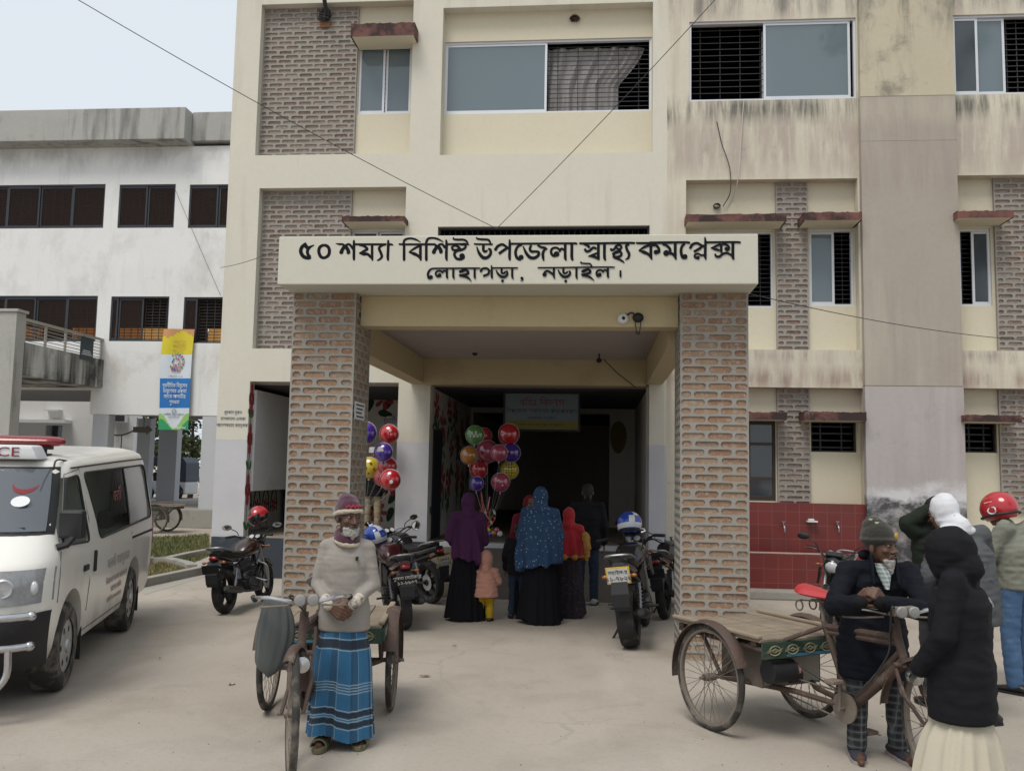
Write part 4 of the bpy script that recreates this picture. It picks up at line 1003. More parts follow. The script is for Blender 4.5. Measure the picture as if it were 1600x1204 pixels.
b = MB(); yb = YW+9.0; xa, xb = ax0, at(212, 700, yb).x
hol = [rc(70, 664, 96, 720, yb), rc(14, 655, 24, 700, yb)]
b.wall(xa, xb, 0, 12, yb, .4, hol); b.build('rear_wall', WHITE, an)
b = MB(); b.box(xa, at(110, 700, yb).x, yb-.5, yb-.003, at(60, 661, yb).z, at(60, 656, yb).z); b.box(at(75, 640, yb).x, at(98, 640, yb).x, yb-.3, yb-.003, at(80, 642, yb).z, at(80, 640, yb).z); b.box(xb-.55, xb-.002, yb-.2, yb-.004, 0, 11.9)
b.build('ledge', WHITE, an)
for h in hol:
    b = MB(); b.box(h[0]-.1, h[1]+.1, yb+.41, yb+.45, h[2]-.1, h[3]+.1); b.build('rear_window', GLASSD, an)
# upper walkway projecting towards the viewer, with a steel railing
wx = at(160, 606, YW).x; wy0 = YW*(932-160)/(932-26)
wz0, wz1, wzr = at(160, 606, YW).z, at(160, 562, YW).z, at(160, 531, YW).z
wk = thing('walkway', 'mould streaked concrete walkway with steel railing projecting from the white annex', 'walkway', (wx-1.3, (wy0+YW)/2, 0), world=True)
b = MB(); b.box(wx-2.6, wx, wy0, YW-.003, wz0, wz0+.18); b.box(wx-.14, wx-.001, wy0+.001, YW-.003, wz0+.181, wz1); b.build('parapet', CONCD, wk, bevel=.008)
b = MB(); zt = at(12, 487, wy0-.35).z
b.box(wx-.62, wx+.0, wy0-.36, wy0-.004, 0, zt, 0); b.box(wx-.66, wx+.05, wy0-.40, wy0+.03, zt+.001, zt+.07, 0); b.box(wx-2.6, wx-2.3, wy0-.3, wy0-.004, 0, wz0); b.build('end_pier', CONC, wk, bevel=.01)
RAIL = pm('railing_steel', (.38,.36,.32), .5, .15, 6, metal=.5)
b = MB(); xr = wx-.07
b.box(xr-.035, xr+.035, wy0+.0, YW-.003, wzr-.03, wzr+.03)
for k in range(6): z = wz1+(wzr-wz1)*(k+.6)/6.5; b.cyl((xr, wy0, z), (xr, YW-.01, z), .011, n=6)
for k in range(5): y = wy0+(YW-wy0)*(k+.04)/4.15; b.box(xr-.025, xr+.025, y, y+.05, wz1+.001, wzr-.031)
b.build('railing', RAIL, wk)
# hanging dark notice on the railing
y0_, y1_ = wy0+(YW-wy0)*.66, wy0+(YW-wy0)*.83
b = MB(); b.box(wx+.0, wx+.02, y0_, y1_, wz1-.12, wzr-.06); nb = tag(b.build('notice_board', pm('teal_board', (.03,.045,.055), .6, .2, 3)), 'small dark teal notice board hung on the walkway railing', 'notice')
for k in range(3):
    b = MB(); b.box(wx+.0205, wx+.0225, y0_+.06+.03*k, y1_-.06-.04*k, wz1+.02+.05*k, wz1+.04+.05*k); b.build('printed_line', PAPER, nb)
# air conditioner, arrow sign
p = at(190, 659, YW+8.9)
acu = thing('air_conditioner', 'white air conditioner unit with dangling hose on the rear wall', 'air conditioner', (p.x, YW+8.6, p.z), world=True)
b = MB(); b.box(p.x-.36, p.x+.32, YW+8.55, YW+8.99, p.z-.03, p.z+.27); b.build('casing', WHITEP, acu, bevel=.015)
b = MB(); b.box(p.x-.10, p.x+.30, YW+8.54, YW+8.549, p.z+.01, p.z+.23); b.build('fan_grille', GRILL, acu)
b = MB(); b.tube(bez([p+Vector((-.15,-.3,-.03)), p+Vector((-.2,-.3,-.45)), p+Vector((.3,-.4,-.5)), p+Vector((.9,-.6,-.3))], 6), .03, 6); b.tube([p+Vector((.2,-.3,-.5)), p+Vector((.2,-.3,-1.0))], .02, 6); b.build('hose', GRILL, acu)
p = at(222, 671, YW+3.5)
ar = thing('arrow_sign', 'weathered wooden arrow signboard pointing right under the annex', 'sign', (p.x, YW+3.5, p.z), world=True)
b = MB(); b.prism([(p.x-.30, YW+3.5, p.z-.09), (p.x+.14, YW+3.5, p.z-.09), (p.x+.14, YW+3.5, p.z-.15), (p.x+.34, YW+3.5, p.z), (p.x+.14, YW+3.5, p.z+.15), (p.x+.14, YW+3.5, p.z+.09), (p.x-.30, YW+3.5, p.z+.09)], (0,.03,0)); b.build('board', pm('grey_wood', (.16,.14,.12), .9, .3, 8), ar)
b = MB()
for s in (-.18, .05): b.cyl((p.x+s, YW+3.51, p.z+.05), (p.x+s, YW+3.51, az+.1), .012, n=6)
b.build('hanger', GRILL, ar)
# banner
yb = YW-.12
bn = thing('hanging_banner', 'tall yellow, white and blue banner hanging on the white annex wall', 'banner', at(275, 670, yb), world=True)
BQ = [(256,514,303,514),(252,552,300,552),(250,590,298,590),(249,637,296,637),(247,671,294,671)]
def bp(s, t, lift=0.0):        # s across, t down 0..1 in photo rows
    v = 514+(671-514)*t
    for a, c in zip(BQ, BQ[1:]):
        if a[1] <= v <= c[1]+.01:
            f = (v-a[1])/(c[1]-a[1]); u0 = a[0]+(c[0]-a[0])*f; u1 = a[2]+(c[2]-a[2])*f
            q = at(u0+(u1-u0)*s, v, yb)
            fold = .05*math.sin(s*5+2.5*t)*max(0, 1-t*1.8)+.015*math.sin(s*9)
            return Vector((q.x, yb-fold-lift, q.z))
def band(t0, t1, mats, f, n=16, k=14):
    b = MB()
    for i in range(n):
        for j in range(k):
            s0, s1, a, c = i/n, (i+1)/n, t0+(t1-t0)*j/k, t0+(t1-t0)*(j+1)/k
            b.poly([bp(s0, c), bp(s1, c), bp(s1, a), bp(s0, a)], f((s0+s1)/2, (a+c)/2))
    return b.build('banner_panel', mats, bn, smooth=True)
cv = lambda n, c: pm(n, c, .6, .05, 3)
BY, BO, BW_, BB, BG, BL = cv('banner_yellow', (.62,.53,.03)), cv('banner_orange', (.55,.28,.12)), cv('banner_white', (.60,.66,.72)), cv('banner_blue', (.02,.16,.46)), cv('banner_green', (.03,.30,.13)), cv('banner_lime', (.27,.50,.14))
band(0, .255, [BY, BO], lambda s, t: 1 if t < .045+.03*math.sin(s*7)+.035*abs(s-.5) else 0)
band(.255, .49, [BW_], lambda s, t: 0)
band(.49, .785, [BB], lambda s, t: 0)
band(.785, 1, [BW_, BL, BG], lambda s, t: 2 if t > .955-.06*math.cos(s*6.5-.6) else 1 if t > .91-.075*math.cos(s*6.8-.3) else 0, 40, 28)
Mb = Matrix.Rotation(PI/2, 4, 'X')
def btext(body, t, size, m_, s=.5, sx=1.0):
    q = bp(s, t, .03); text_mesh('lettering', body, size, q, m_, bn, sx=sx)
wt = pm('banner_text_white', (.75,.77,.8), .6, .03, 4); rt = pm('banner_text_red', (.45,.06,.09), .6, .05, 4); gt = pm('banner_text_grey', (.2,.22,.3), .6, .05, 4)
for k, t in enumerate(('দুর্নীতির বিরুদ্ধে', 'তারুণ্যের একতা', 'গড়বে আগামীর', 'শুদ্ধতা')): btext(t, .562+.055*k, .15, wt, sx=.68)
for k, t in enumerate(('আন্তর্জাতিক', 'দুর্নীতিবিরোধী', 'দিবস ২০২৪')): btext(t, .125+.045*k, .075, BO)
btext('তারুণ্যের', .385, .10, rt); btext('উৎসব', .42, .10, rt); btext('৯ ডিসেম্বর, ২০২৪', .47, .055, gt)
btext('দুর্নীতি দমন কমিশন', .85, .07, gt); btext('ঢাকা, বাংলাদেশ', .875, .05, gt); btext('স্বাগত', .985, .09, wt, .78)
b = MB(); c = bp(.5, .325, .03)
cols = [BO, BG, rt, BB, gt]
for k in range(18):
    a = 2*PI*k/18; e = Vector((math.cos(a), 0, math.sin(a))); b.obox(c+e*.21, e*.035, Vector((-e.z,0,e.x))*.02, (0,.003,0), k % 5)
for k in range(8):
    a = 2*PI*k/8; b.obox(c+Vector((math.cos(a)*.10, 0, math.sin(a)*.10)), (.02,0,0), (0,.003,0), (0,0,.03), (k*2) % 5)
b.build('emblem', cols, bn)
b = MB(); c = bp(.5, .815, .03); b.ring(c, (0,1,0), .055, .008, 20, 6); b.build('emblem', gt, bn)
# ------------------------------------------------------------------ shared vehicle materials
TYRE = pm('tyre_rubber', (.018,.018,.018), .85, .2, 20, bump=.3, bscale=60, dirt=((.16,.14,.115), .55, 6, .5))
TYRED = pm('dusty_tyre', (.035,.033,.03), .9, .2, 20, bump=.3, bscale=60, dirt=((.20,.175,.145), .7, 5, .46))
RIMS = pm('rim_silver', (.42,.43,.44), .4, .08, 8, metal=.6)
BLK = pm('gloss_black', (.012,.012,.014), .22, .1, 4, coat=.4, fine=.0)
BLKM = pm('matt_black_plastic', (.016,.016,.018), .55, .15, 6, dirt=((.12,.105,.09), .35, 5, .58))
ENG = pm('engine_metal', (.09,.09,.095), .5, .2, 8, metal=.7, dirt=((.12,.105,.085), .5, 6, .55))
SEATM = pm('seat_vinyl', (.014,.014,.015), .5, .15, 8, dirt=((.10,.09,.08), .25, 4, .6))
LENSR = pm('red_lens', (.20,.008,.010), .2, .05, 4, spec=.7, fine=0)
LENSO = pm('orange_lens', (.30,.10,.025), .2, .05, 4, spec=.7, fine=0)
LENSC = pm('clear_lens', (.50,.52,.54), .12, .15, 9, spec=.9, fine=0)
MIRG = pm('mirror_glass', (.7,.73,.76), .06, .03, 3, metal=1.0, fine=0)
PLW = pm('plate_white', (.60,.60,.58), .6, .05, 5); PLY = pm('plate_yellow', (.62,.42,.05), .6, .05, 5); PLB = pm('plate_black', (.012,.012,.013), .5, .1, 5)
RUSTB = pm('worn_brown_paint', (.075,.048,.038), .7, .3, 9, bump=.3, dirt=[((.20,.165,.13), .6, 8, .53), ((.19,.075,.03), .5, 14, .6)])
RUSTT = pm('dusty_steel', (.20,.17,.14), .7, .2, 9, metal=.3, dirt=((.12,.06,.03), .6, 12, .55))
TUB = pm('chrome_tube', (.50,.50,.51), .25, .1, 6, metal=1.0)
def wood_mat():
    m, N, b = base_mat('weathered_planks'); L = m.node_tree.links
    tc = N.n('ShaderNodeTexCoord').outputs['Object']
    v = N.mapping(tc, (1.4, 30, 30)); n = N.noise(v, 1.0, 5, .7); n2 = N.noise(tc, 3, 5, .7)
    c = N.mix(N.ramp(n, .3, .7), (.17,.13,.092), (.29,.235,.17)); c = N.mix(N.math('MULTIPLY', N.ramp(n2, .45, .7), .7), c, (.12,.10,.078))
    L.new(c, b.inputs['Base Color']); b.inputs['Roughness'].default_value = .85
    bp = N.n('ShaderNodeBump', {'Height': n, 'Strength': .5, 'Distance': .01}); L.new(bp.outputs[0], b.inputs['Normal']); return m
WOOD = wood_mat()

# ------------------------------------------------------------------ ambulance van
def make_van():
    d = Vector((.307, -.952, 0)); th = math.atan2(-.307, -.952)
    t = thing('ambulance_van', 'white ambulance van with red roof light bar and black mirror parked at the left', 'ambulance', (-5.295, 7.777, 0), th)
    WB = pm('van_white_paint', (.74,.725,.675), .32, .03, .9, coat=.5, fine=0, dirt=[((.44,.41,.36), .35, 1.2, .55)], spec=.5)
    stains(WB, [((.30,.265,.22), .6, .2, .50, .10, 3.0, .36), ((.38,.35,.30), .45, .45, .75, .15, 2.0, .5)], .8)
    GL = pm('van_glass', (.020,.024,.026), .05, .2, 1.0, spec=.55, fine=0)
    m = GL; N = NT(m); p_ = m.node_tree.nodes['Principled BSDF']; tp = N.n('ShaderNodeBsdfTransparent', {'Color': (.55,.60,.58,1)})
    mx = N.n('ShaderNodeMixShader', {0: .55}); m.node_tree.links.new(p_.outputs[0], mx.inputs[1]); m.node_tree.links.new(tp.outputs[0], mx.inputs[2]); m.node_tree.links.new(mx.outputs[0], m.node_tree.nodes['Material Output'].inputs[0])
    GLW = pm('windscreen_glass', (.085,.097,.11), .06, .06, 1.2, spec=.9, fine=0)
    GLR = pm('van_frosted_glass', (.27,.28,.265), .12, .12, 1.4, spec=.8, fine=0)
    prof = [(.30,2.03,-2.38,.80),(.40,2.13,-2.43,.825),(.55,2.16,-2.45,.84),(.75,2.16,-2.455,.848),(.90,2.15,-2.455,.85),(1.00,2.12,-2.455,.85),(1.08,2.03,-2.45,.845),(1.24,1.80,-2.44,.825),(1.30,1.73,-2.43,.815),(1.55,1.50,-2.40,.768),(1.76,1.31,-2.365,.722),(1.84,1.20,-2.33,.690),(1.88,1.06,-2.27,.63),(1.905,.88,-2.16,.51),(1.918,.30,-1.98,.38),(1.925,0.0,-1.7,.2)]
    def q(z):
        for a, b in zip(prof, prof[1:]):
            if a[0] <= z <= b[0]:
                f = (z-a[0])/(b[0]-a[0]); return [a[k]+(b[k]-a[k])*f for k in range(1, 4)]
        return list(prof[-1][1:])
    def ring(z):
        yf, yr, w = q(z); rf, rr = min(.36, w*.7), min(.14, w*.5); P = []
        k = 9
        for i in range(k+1): a = PI/2*i/k; P.append((w-rf+rf*math.cos(a), yf-rf*1.25+rf*1.25*math.sin(a), z))
        for i in range(1, 8): P.append(((w-rf)*(1-2*i/8), yf, z))
        for i in range(k+1): a = PI/2+PI/2*i/k; P.append((-(w-rf)+rf*math.cos(a), yf-rf*1.25+rf*1.25*math.sin(a), z))
        ys = yf-rf*1.25
        for i in range(1, 16): P.append((-w, ys+(yr+rr-ys)*i/16, z))
        for i in range(6): a = PI+PI/2*i/5; P.append((-(w-rr)+rr*math.cos(a), yr+rr+rr*math.sin(a), z))
        for i in range(1, 6): P.append((-(w-rr)+2*(w-rr)*i/6, yr, z))
        for i in range(6): a = 3*PI/2+PI/2*i/5; P.append((w-rr+rr*math.cos(a), yr+rr+rr*math.sin(a), z))
        for i in range(1, 16): P.append((w, yr+rr+(ys-yr-rr)*i/16, z))
        return P
    zs_ = [.30,.34,.40,.47,.55,.65,.75,.83,.90,.95,1.0,1.04,1.08,1.15,1.25,1.35,1.45,1.55,1.66,1.76,1.80,1.84,1.86,1.88,1.895,1.905,1.912,1.918,1.925]
    b = MB(); b.loft([ring(z) for z in zs_]); body = b.build('body', WB, t, smooth=True, sharp=50)
    # wheel arches and window openings cut out
    def cut(mk):
        c = mk(); dg = bpy.context.evaluated_depsgraph_get()
        md = body.modifiers.new('cut', 'BOOLEAN'); md.operation = 'DIFFERENCE'; md.solver = 'EXACT'; md.object = c
        dg.update(); me = bpy.data.meshes.new_from_object(body.evaluated_get(dg)); body.modifiers.clear()
        if len(me.polygons) > 200: body.data = me
        bpy.data.objects.remove(c)
    def side_poly(P, e=.0):   # outward offset patch on the left (-x) side
        return [(-(q(z)[2]+e), y, z) for y, z in P]
    def rounded(P, r=.06, n=4):
        out = []
        for i in range(len(P)):
            a, b_, c = Vector(P[i-1]), Vector(P[i]), Vector(P[(i+1) % len(P)])
            u, v = (a-b_).normalized(), (c-b_).normalized(); s, e = b_+u*r, b_+v*r
            for k in range(n+1):
                f = k/n; out.append(tuple((1-f)**2*s+2*f*(1-f)*b_+f*f*e))
        return out
    FW = rounded([(1.64,1.14),(1.24,1.70),(.84,1.72),(.80,1.10)], .06)
    RW = rounded([(.66,1.73),(-2.20,1.72),(-2.22,1.13),(.40,1.09)], .09)
    def arches():
        c = MB()
        for y in (1.28, -1.28):
            for s in (-1, 1): c.cyl((s*.60, y, .35), (s*.95, y, .35), .415, n=40)
        return c.build('tmp', WB, t)
    cut(arches)
    def wins_():
        c = MB()
        for P in (FW, RW):
            for s in (-1, 1):
                P_ = [(s*.60, y, z) for y, z in P]; c.prism(P_, (s*.4, 0, 0))
        return c.build('tmp', WB, t)
    cut(wins_)
    body.data.polygons.foreach_set('use_smooth', [True]*len(body.data.polygons)); body.data.set_sharp_from_angle(angle=R_(38))
    b = MB(); 
    def tri_patch(bm_, P, e, m=0, rows=8):      # patch following the side surface
        ys = [p[0] for p in P]; zz_ = sorted({p[1] for p in P})
        def span(z):
            xs_ = []
            for a, c in zip(P, P[1:]+P[:1]):
                if (a[1]-z)*(c[1]-z) <= 0 and abs(a[1]-c[1]) > 1e-6: xs_.append(a[0]+(c[0]-a[0])*(z-a[1])/(c[1]-a[1]))
            return (min(xs_), max(xs_)) if len(xs_) >= 2 else None
        z0, z1 = zz_[0], zz_[-1]; prev = None
        for k in range(rows*3+1):
            z = z0+.0005+(z1-z0-.001)*k/(rows*3); sp = span(z)
            if sp is None: continue
            for s in (-1,): cur_ = [(s*(q(z)[2]+e), sp[0], z), (s*(q(z)[2]+e), sp[1], z)]
            if prev: bm_.poly([prev[0], prev[1], cur_[1], cur_[0]], m)
            prev = cur_
    tri_patch(b, FW, -.012); b.build('front_window', GL, t, smooth=True)
    b = MB(); tri_patch(b, [p for p in rounded([(.66,1.73),(-1.05,1.72),(-.97,1.11),(.40,1.09)], .06)], -.012); b.build('side_window', GL, t, smooth=True)
    b = MB(); tri_patch(b, rounded([(-1.09,1.72),(-2.20,1.72),(-2.22,1.13),(-1.01,1.11)], .06), -.011); b.build('rear_side_window', GLR, t, smooth=True)
    b = MB(); tri_patch(b, [(-1.04,1.72),(-1.10,1.72),(-1.02,1.105),(-.96,1.105)], -.006); b.build('window_pillar', BLKM, t)
    # gasket around the openings
    b = MB()
    for P in (FW, RW): b.tube([(-(q(z)[2]+.001), y, z) for y, z in P], .010, 6, closed=True)
    b.build('window_seal', BLKM, t, smooth=True)
    # seats and far side seen through the glass
    b = MB()
    for y, x in ((.55,-.42),(.55,.42)): b.box(x-.22, x+.22, y-.08, y+.04, .7, 1.35); b.box(x-.11, x+.11, y-.06, y+.03, 1.36, 1.56)
    b.box(-.70, -.60, -.95, -.6, .8, 1.28); b.box(-.5, .2, -2.0, -.2, .72, .82); b.box(-.7,.7,.18,.24,.5,1.45)
    b.build('seat', pm('van_seat', (.12,.11,.09), .8, .1, 4), t, bevel=.03)
    b = MB(); n = 10
    for k in range(n): b.box(-.655+.02*(k % 2), -.64+.02*(k % 2), -1.62+.05*k, -1.57+.05*k, 1.06, 1.66)
    b.build('curtain', pm('van_curtain', (.20,.17,.07), .9, .2, 5), t)
    # windscreen
    def front_y(x, z, e=0):
        yf, yr, w = q(z); rf = min(.36, w*.7); ax_ = abs(x); k = w-rf
        y = yf if ax_ <= k else yf-rf*1.25*(1-math.sqrt(max(0, 1-((ax_-k)/rf)**2)))
        return y+e
    def fpatch(name, zs2, wf, e, m_, nx=20, sm=True):
        b = MB(); rows = [b.pts([(wf(z)*(2*i/nx-1), front_y(wf(z)*(2*i/nx-1), z, e), z+e*.5) for i in range(nx+1)]) for z in zs2]
        for a, c in zip(rows, rows[1:]):
            for i in range(nx): b.face((a[i], a[i+1], c[i+1], c[i]))
        return b.build(name, m_, t, smooth=sm)
    zw = [1.26+.52*k/10 for k in range(11)]
    fpatch('windscreen_surround', [1.235]+zw[1:-1]+[1.80], lambda z: q(z)[2]-.055, .007, BLKM)
    fpatch('windscreen', zw, lambda z: q(z)[2]-.10, .014, GLW)
    b = MB(); cx, cz = -.50, 1.60; P = []
    for k in range(13): a = R_(190+13*k); P.append((cx+.085*math.cos(a), cz+.05+.085*math.sin(a)))
    for k in range(13): a = R_(346-12.2*k); P.append((cx+.085*math.cos(a), cz+.065+.062*math.sin(a)))
    for i in range(12):
        Q = [P[i], P[i+1], P[24-i], P[25-i]]; b.poly([(x, front_y(x, z, .018), z+.006) for x, z in Q])
    b.build('crescent_sticker', LENSR, t)
    b = MB(); b.poly([(cx+.065*math.cos(a)-.01, front_y(cx-.01, cz-.09, .034)-.9*.045*math.sin(a), cz-.09+.045*math.sin(a)) for a in (2*PI*k/20 for k in range(20))]); b.build('oval_sticker', WHITEP, t)
    b = MB(); b.tube([(x, front_y(x, 1.30, .03), 1.29+.03*(x+.6)) for x in (-.60,-.3,0,.1)], .012, 6); b.tube([(0.1, front_y(.1, 1.25, .03), 1.25), (-.2, front_y(-.2, 1.30, .03), 1.30)], .01, 6); b.build('wiper', BLKM, t)
    # headlights, bumper, bull bar
    for s in (-1, 1):
        b = MB(); rows = []
        for k in range(7):
            z = .755+.235*k/6; x0, x1 = .30+.05*k/6, q(z)[2]-.006
            rows.append(b.pts([(s*(x0+(x1-x0)*i/10), front_y(x0+(x1-x0)*i/10, z, .010), z) for i in range(11)]))
        for a, c in zip(rows, rows[1:]):
            for i in range(10): b.face((a[i], a[i+1], c[i+1], c[i]))
        h = b.build('headlight', pm('headlamp_lens', (.30,.31,.32), .10, .55, 11, spec=.9, fine=.2), t, smooth=True)
        b = MB()
        for x in (.44, .60): b.lathe([(.070,0),(.058,.010),(.040,.003),(.002,.010)], (s*x, front_y(x, .87, .004), .87), (s*.2,1,0), 20)
        b.build('reflector', RIMS, h, smooth=True)
        b = MB(); b.ell((s*.76, front_y(.76, .86, .004), .86), (.03,.03,.05)); b.build('indicator', LENSC, h, smooth=True)
    b = MB(); rows = []
    for k, z in enumerate((.29,.33,.45,.58,.66,.69)):
        w = q(max(z,.30))[2]+.012; nx = 26; e = (.0,.02,.03,.03,.02,.005)[k]
        rows.append(b.pts([(w*.985*(2*i/nx-1), max(1.74, front_y(w*.985*(2*i/nx-1)*.985, max(z,.3), e)), z) for i in range(nx+1)]))
    for a, c in zip(rows, rows[1:]):
        for i in range(26): b.face((a[i], a[i+1], c[i+1], c[i]))
    b.build('bumper', BLKM, t, smooth=True)
    b = MB(); b.box(-.40, .40, 2.165, 2.19, .74, .84); b.build('radiator_grille', BLKM, t, bevel=.01)
    b = MB()
    for z in (.70, .50): b.tube([(-.80,2.20,z),(-.70,2.28,z),(-.60,2.31,z),(.60,2.31,z),(.70,2.28,z),(.80,2.20,z)], .026, 12)
    for s in (-1, 1):
        b.ell((s*.805, 2.195, .70), .034); b.ell((s*.805, 2.195, .50), .034)
        b.tube(bez([(s*.70,2.28,.50),(s*.69,2.29,.30),(s*.52,2.31,.20),(0,2.31,.19)], 6), .024, 10)
        b.cyl((s*.45,2.31,.70), (s*.45,2.31,.50), .02)
    b.build('bull_bar', TUB, t, smooth=True)
    b = MB(); b.box(-.52, .52, 2.196, 2.203, .56, .67); pl = b.build('number_plate', PLW, t, bevel=.002)
    # wheels
    for y in (1.28, -1.28):
        for s in (-1, 1):
            X = s*.73
            b = MB(); b.lathe([(.20,-.10),(.30,-.105),(.325,-.085),(.333,-.05),(.333,.05),(.325,.085),(.30,.105),(.20,.10)], (X, y, .333), (s,0,0), 40, cap=False); wh = b.build('wheel', TYRED, t, smooth=True)
            b = MB(); b.lathe([(.205,.09),(.20,.075),(.19,.06),(.16,.075),(.10,.095),(.055,.10),(.05,.115),(.002,.117)], (X, y, .333), (s,0,0), 40); b.build('hubcap', RIMS, wh, smooth=True)
            b = MB()
            for k in range(6): a = 2*PI*k/6; b.ell((X+s*.086, y+.135*math.cos(a), .333+.135*math.sin(a)), (.010,.024,.030), 0, 10, 6, Matrix.Rotation(-a*s, 3, 'X') if False else None)
            b.build('hubcap_hole', BLKM, wh)
    b = MB(); b.box(-.70, .70, -2.2, 1.8, .26, .34); b.box(-.62, .62, .85, 1.7, .30, .75); b.box(-.62, .62, -1.7, -.85, .30, .75); b.build('underbody', BLKM, t)
    for y in (.84, -1.72): 
        b = MB(); b.box(-.83, -.62, y-.012, y, .14, .40); b.build('mud_flap', BLKM, t)
    # seams, rails, handles
    b = MB()
    def seam(P, r=.0045): b.tube([(-(q(z)[2]+.001), y, z) for y, z in P], r, 4)
    seam([(1.68,1.10),(1.70,.90),(1.72,.72)]); seam([(.76,1.78),(.74,1.30),(.73,.75),(.76,.52)]); seam([(1.68,1.12),(1.26,1.74),(.78,1.77)])
    seam([(-1.05,1.04),(-1.05,.36)]); seam([(.30,.36),(-.84,.36)]); seam([(.86,.36),(.30,.36)])
    b.build('door_seam', pm('seam_shadow', (.10,.10,.095), .8, .1, 5), t)
    b = MB(); b.box(-.853, -.846, -2.32, -1.08, .965, .99); b.build('sliding_rail', BLKM, t)
    b = MB(); b.box(-.872, -.847, .58, .625, .82, 1.0); b.build('door_handle', BLKM, t, bevel=.012)
    b = MB(); b.box(-.870, -.848, .84, .98, .86, .91); b.build('door_handle', BLKM, t, bevel=.012)
    b = MB(); b.tube([(-(q(1.79)[2]+.004), y, 1.79) for y in (1.0,.5,0,-1,-2.2)], .008, 5); b.build('roof_gutter', BLKM, t)
    b = MB(); b.tube(bez([(-.676,1.36,1.80),(-.63,1.10,1.865),(-.65,.8,1.845)], 5), .008, 5); b.build('roof_trim', BLKM, t)
    # mirror
    b = MB(); b.loft([[(x+sx, y+sy, z) for sx, sy in ((-.092,-.04),(.092,-.05),(.092,.05),(-.08,.07))] for x, y, z in ((-.895,1.60,1.20),(-.895,1.60,1.23),(-.895,1.61,1.42),(-.895,1.605,1.445))])
    mi = b.build('mirror', BLKM, t, bevel=.03, smooth=True)
    b = MB(); b.tube([(-.81,1.68,1.13),(-.87,1.66,1.15),(-.91,1.63,1.22)], .03, 8); b.build('mirror_arm', BLKM, mi, smooth=True)
    # roof sign and light bar
    b = MB(); b.loft([[(x*(1-.10*k), .98+.30*y, 1.868+.125*k) for x, y in ((-.54,0),(.54,0),(.54,1),(-.54,1))] for k in (0, .5, .85, 1)]); b.build('roof_sign', WHITEP, t, bevel=.025, smooth=True)
    text_mesh('roof_sign_lettering', 'AMBULANCE', .118, (0, 1.286, 1.930), LENSR, t, rot=Matrix(((-1,0,0,0),(0,0,1,0),(0,1,0,0),(0,0,0,1))), sx=1.18, bold=.004)
    b = MB()
    for s in (-.42, .42): b.cyl((s,.78,1.88), (s,.78,1.97), .05); b.box(s-.07, s+.07, .70, .86, 1.885, 1.91); b.box(s-.09, s+.09, .74, .82, 1.95, 1.98)
    b.build('light_bar_foot', BLKM, t)
    b = MB(); b.loft([[(x, .78+.10*r*math.cos(a), 2.025+.050*r*math.sin(a)) for a in (2*PI*k/16 for k in range(16))] for x, r in ((-.61,.15),(-.60,.55),(-.56,.86),(-.48,1.0),(-.10,1.0))]); b.build('light_bar', LENSR, t, smooth=True)
    b = MB(); b.loft([[(x, .78+.10*r*math.cos(a), 2.025+.050*r*math.sin(a)) for a in (2*PI*k/16 for k in range(16))] for x, r in ((.61,.15),(.60,.55),(.56,.86),(.48,1.0),(.10,1.0))]); b.build('light_bar', LENSR, t, smooth=True)
    b = MB(); b.box(-.099, .099, .68, .88, 1.96, 2.085); b.build('siren', WHITEP, t, bevel=.03)
    # faded lettering on the side
    FR = pm('faded_red_lettering', (.42,.34,.31), .6, .1, 5); FB = pm('faded_grey_lettering', (.40,.375,.35), .6, .1, 5)
    Rm = Matrix(((0,0,-1,0),(-1,0,0,0),(0,1,0,0),(0,0,0,1)))
    for body_, y, z, s, m_ in (('সরকারি অ্যাম্বুলেন্স', -.45, .82, .13, FB), ('উপজেলা স্বাস্থ্য কমপ্লেক্স', -.42, .66, .085, FR), ('লোহাগড়া, নড়াইল', -.42, .57, .075, FR), ('মোবাইল ০১৭৩০-৩২৪৭২২', -.40, .48, .07, FR)):
        text_mesh('side_lettering', body_, s, (-(q(z)[2]+.004), y, z), m_, t, rot=Rm, sx=.9)
    text_mesh('window_lettering', 'জরুরি', .16, (-(q(1.45)[2]-.004), -.55, 1.45), LENSR, t, rot=Rm)
    b = MB(); b.box(-.84, -.80, -2.46, -2.40, .8, 1.1); b.build('tail_light', LENSR, t, bevel=.01)
    for o in list(t.children_recursive):         # the roof line falls a little towards the nose
        if o.type != 'MESH': continue
        n = len(o.data.vertices); co = np.empty(n*3); o.data.vertices.foreach_get('co', co); co = co.reshape(-1,3)
        f = np.clip((co[:,1]+2.0)/3.2, 0, 1); z = co[:,2]; co[:,2] = np.where(z > 1, 1+(z-1)*(1-.13*f), z); o.data.vertices.foreach_set('co', co.ravel()); o.data.update()
    t.location.x += .05
    return t
make_van()

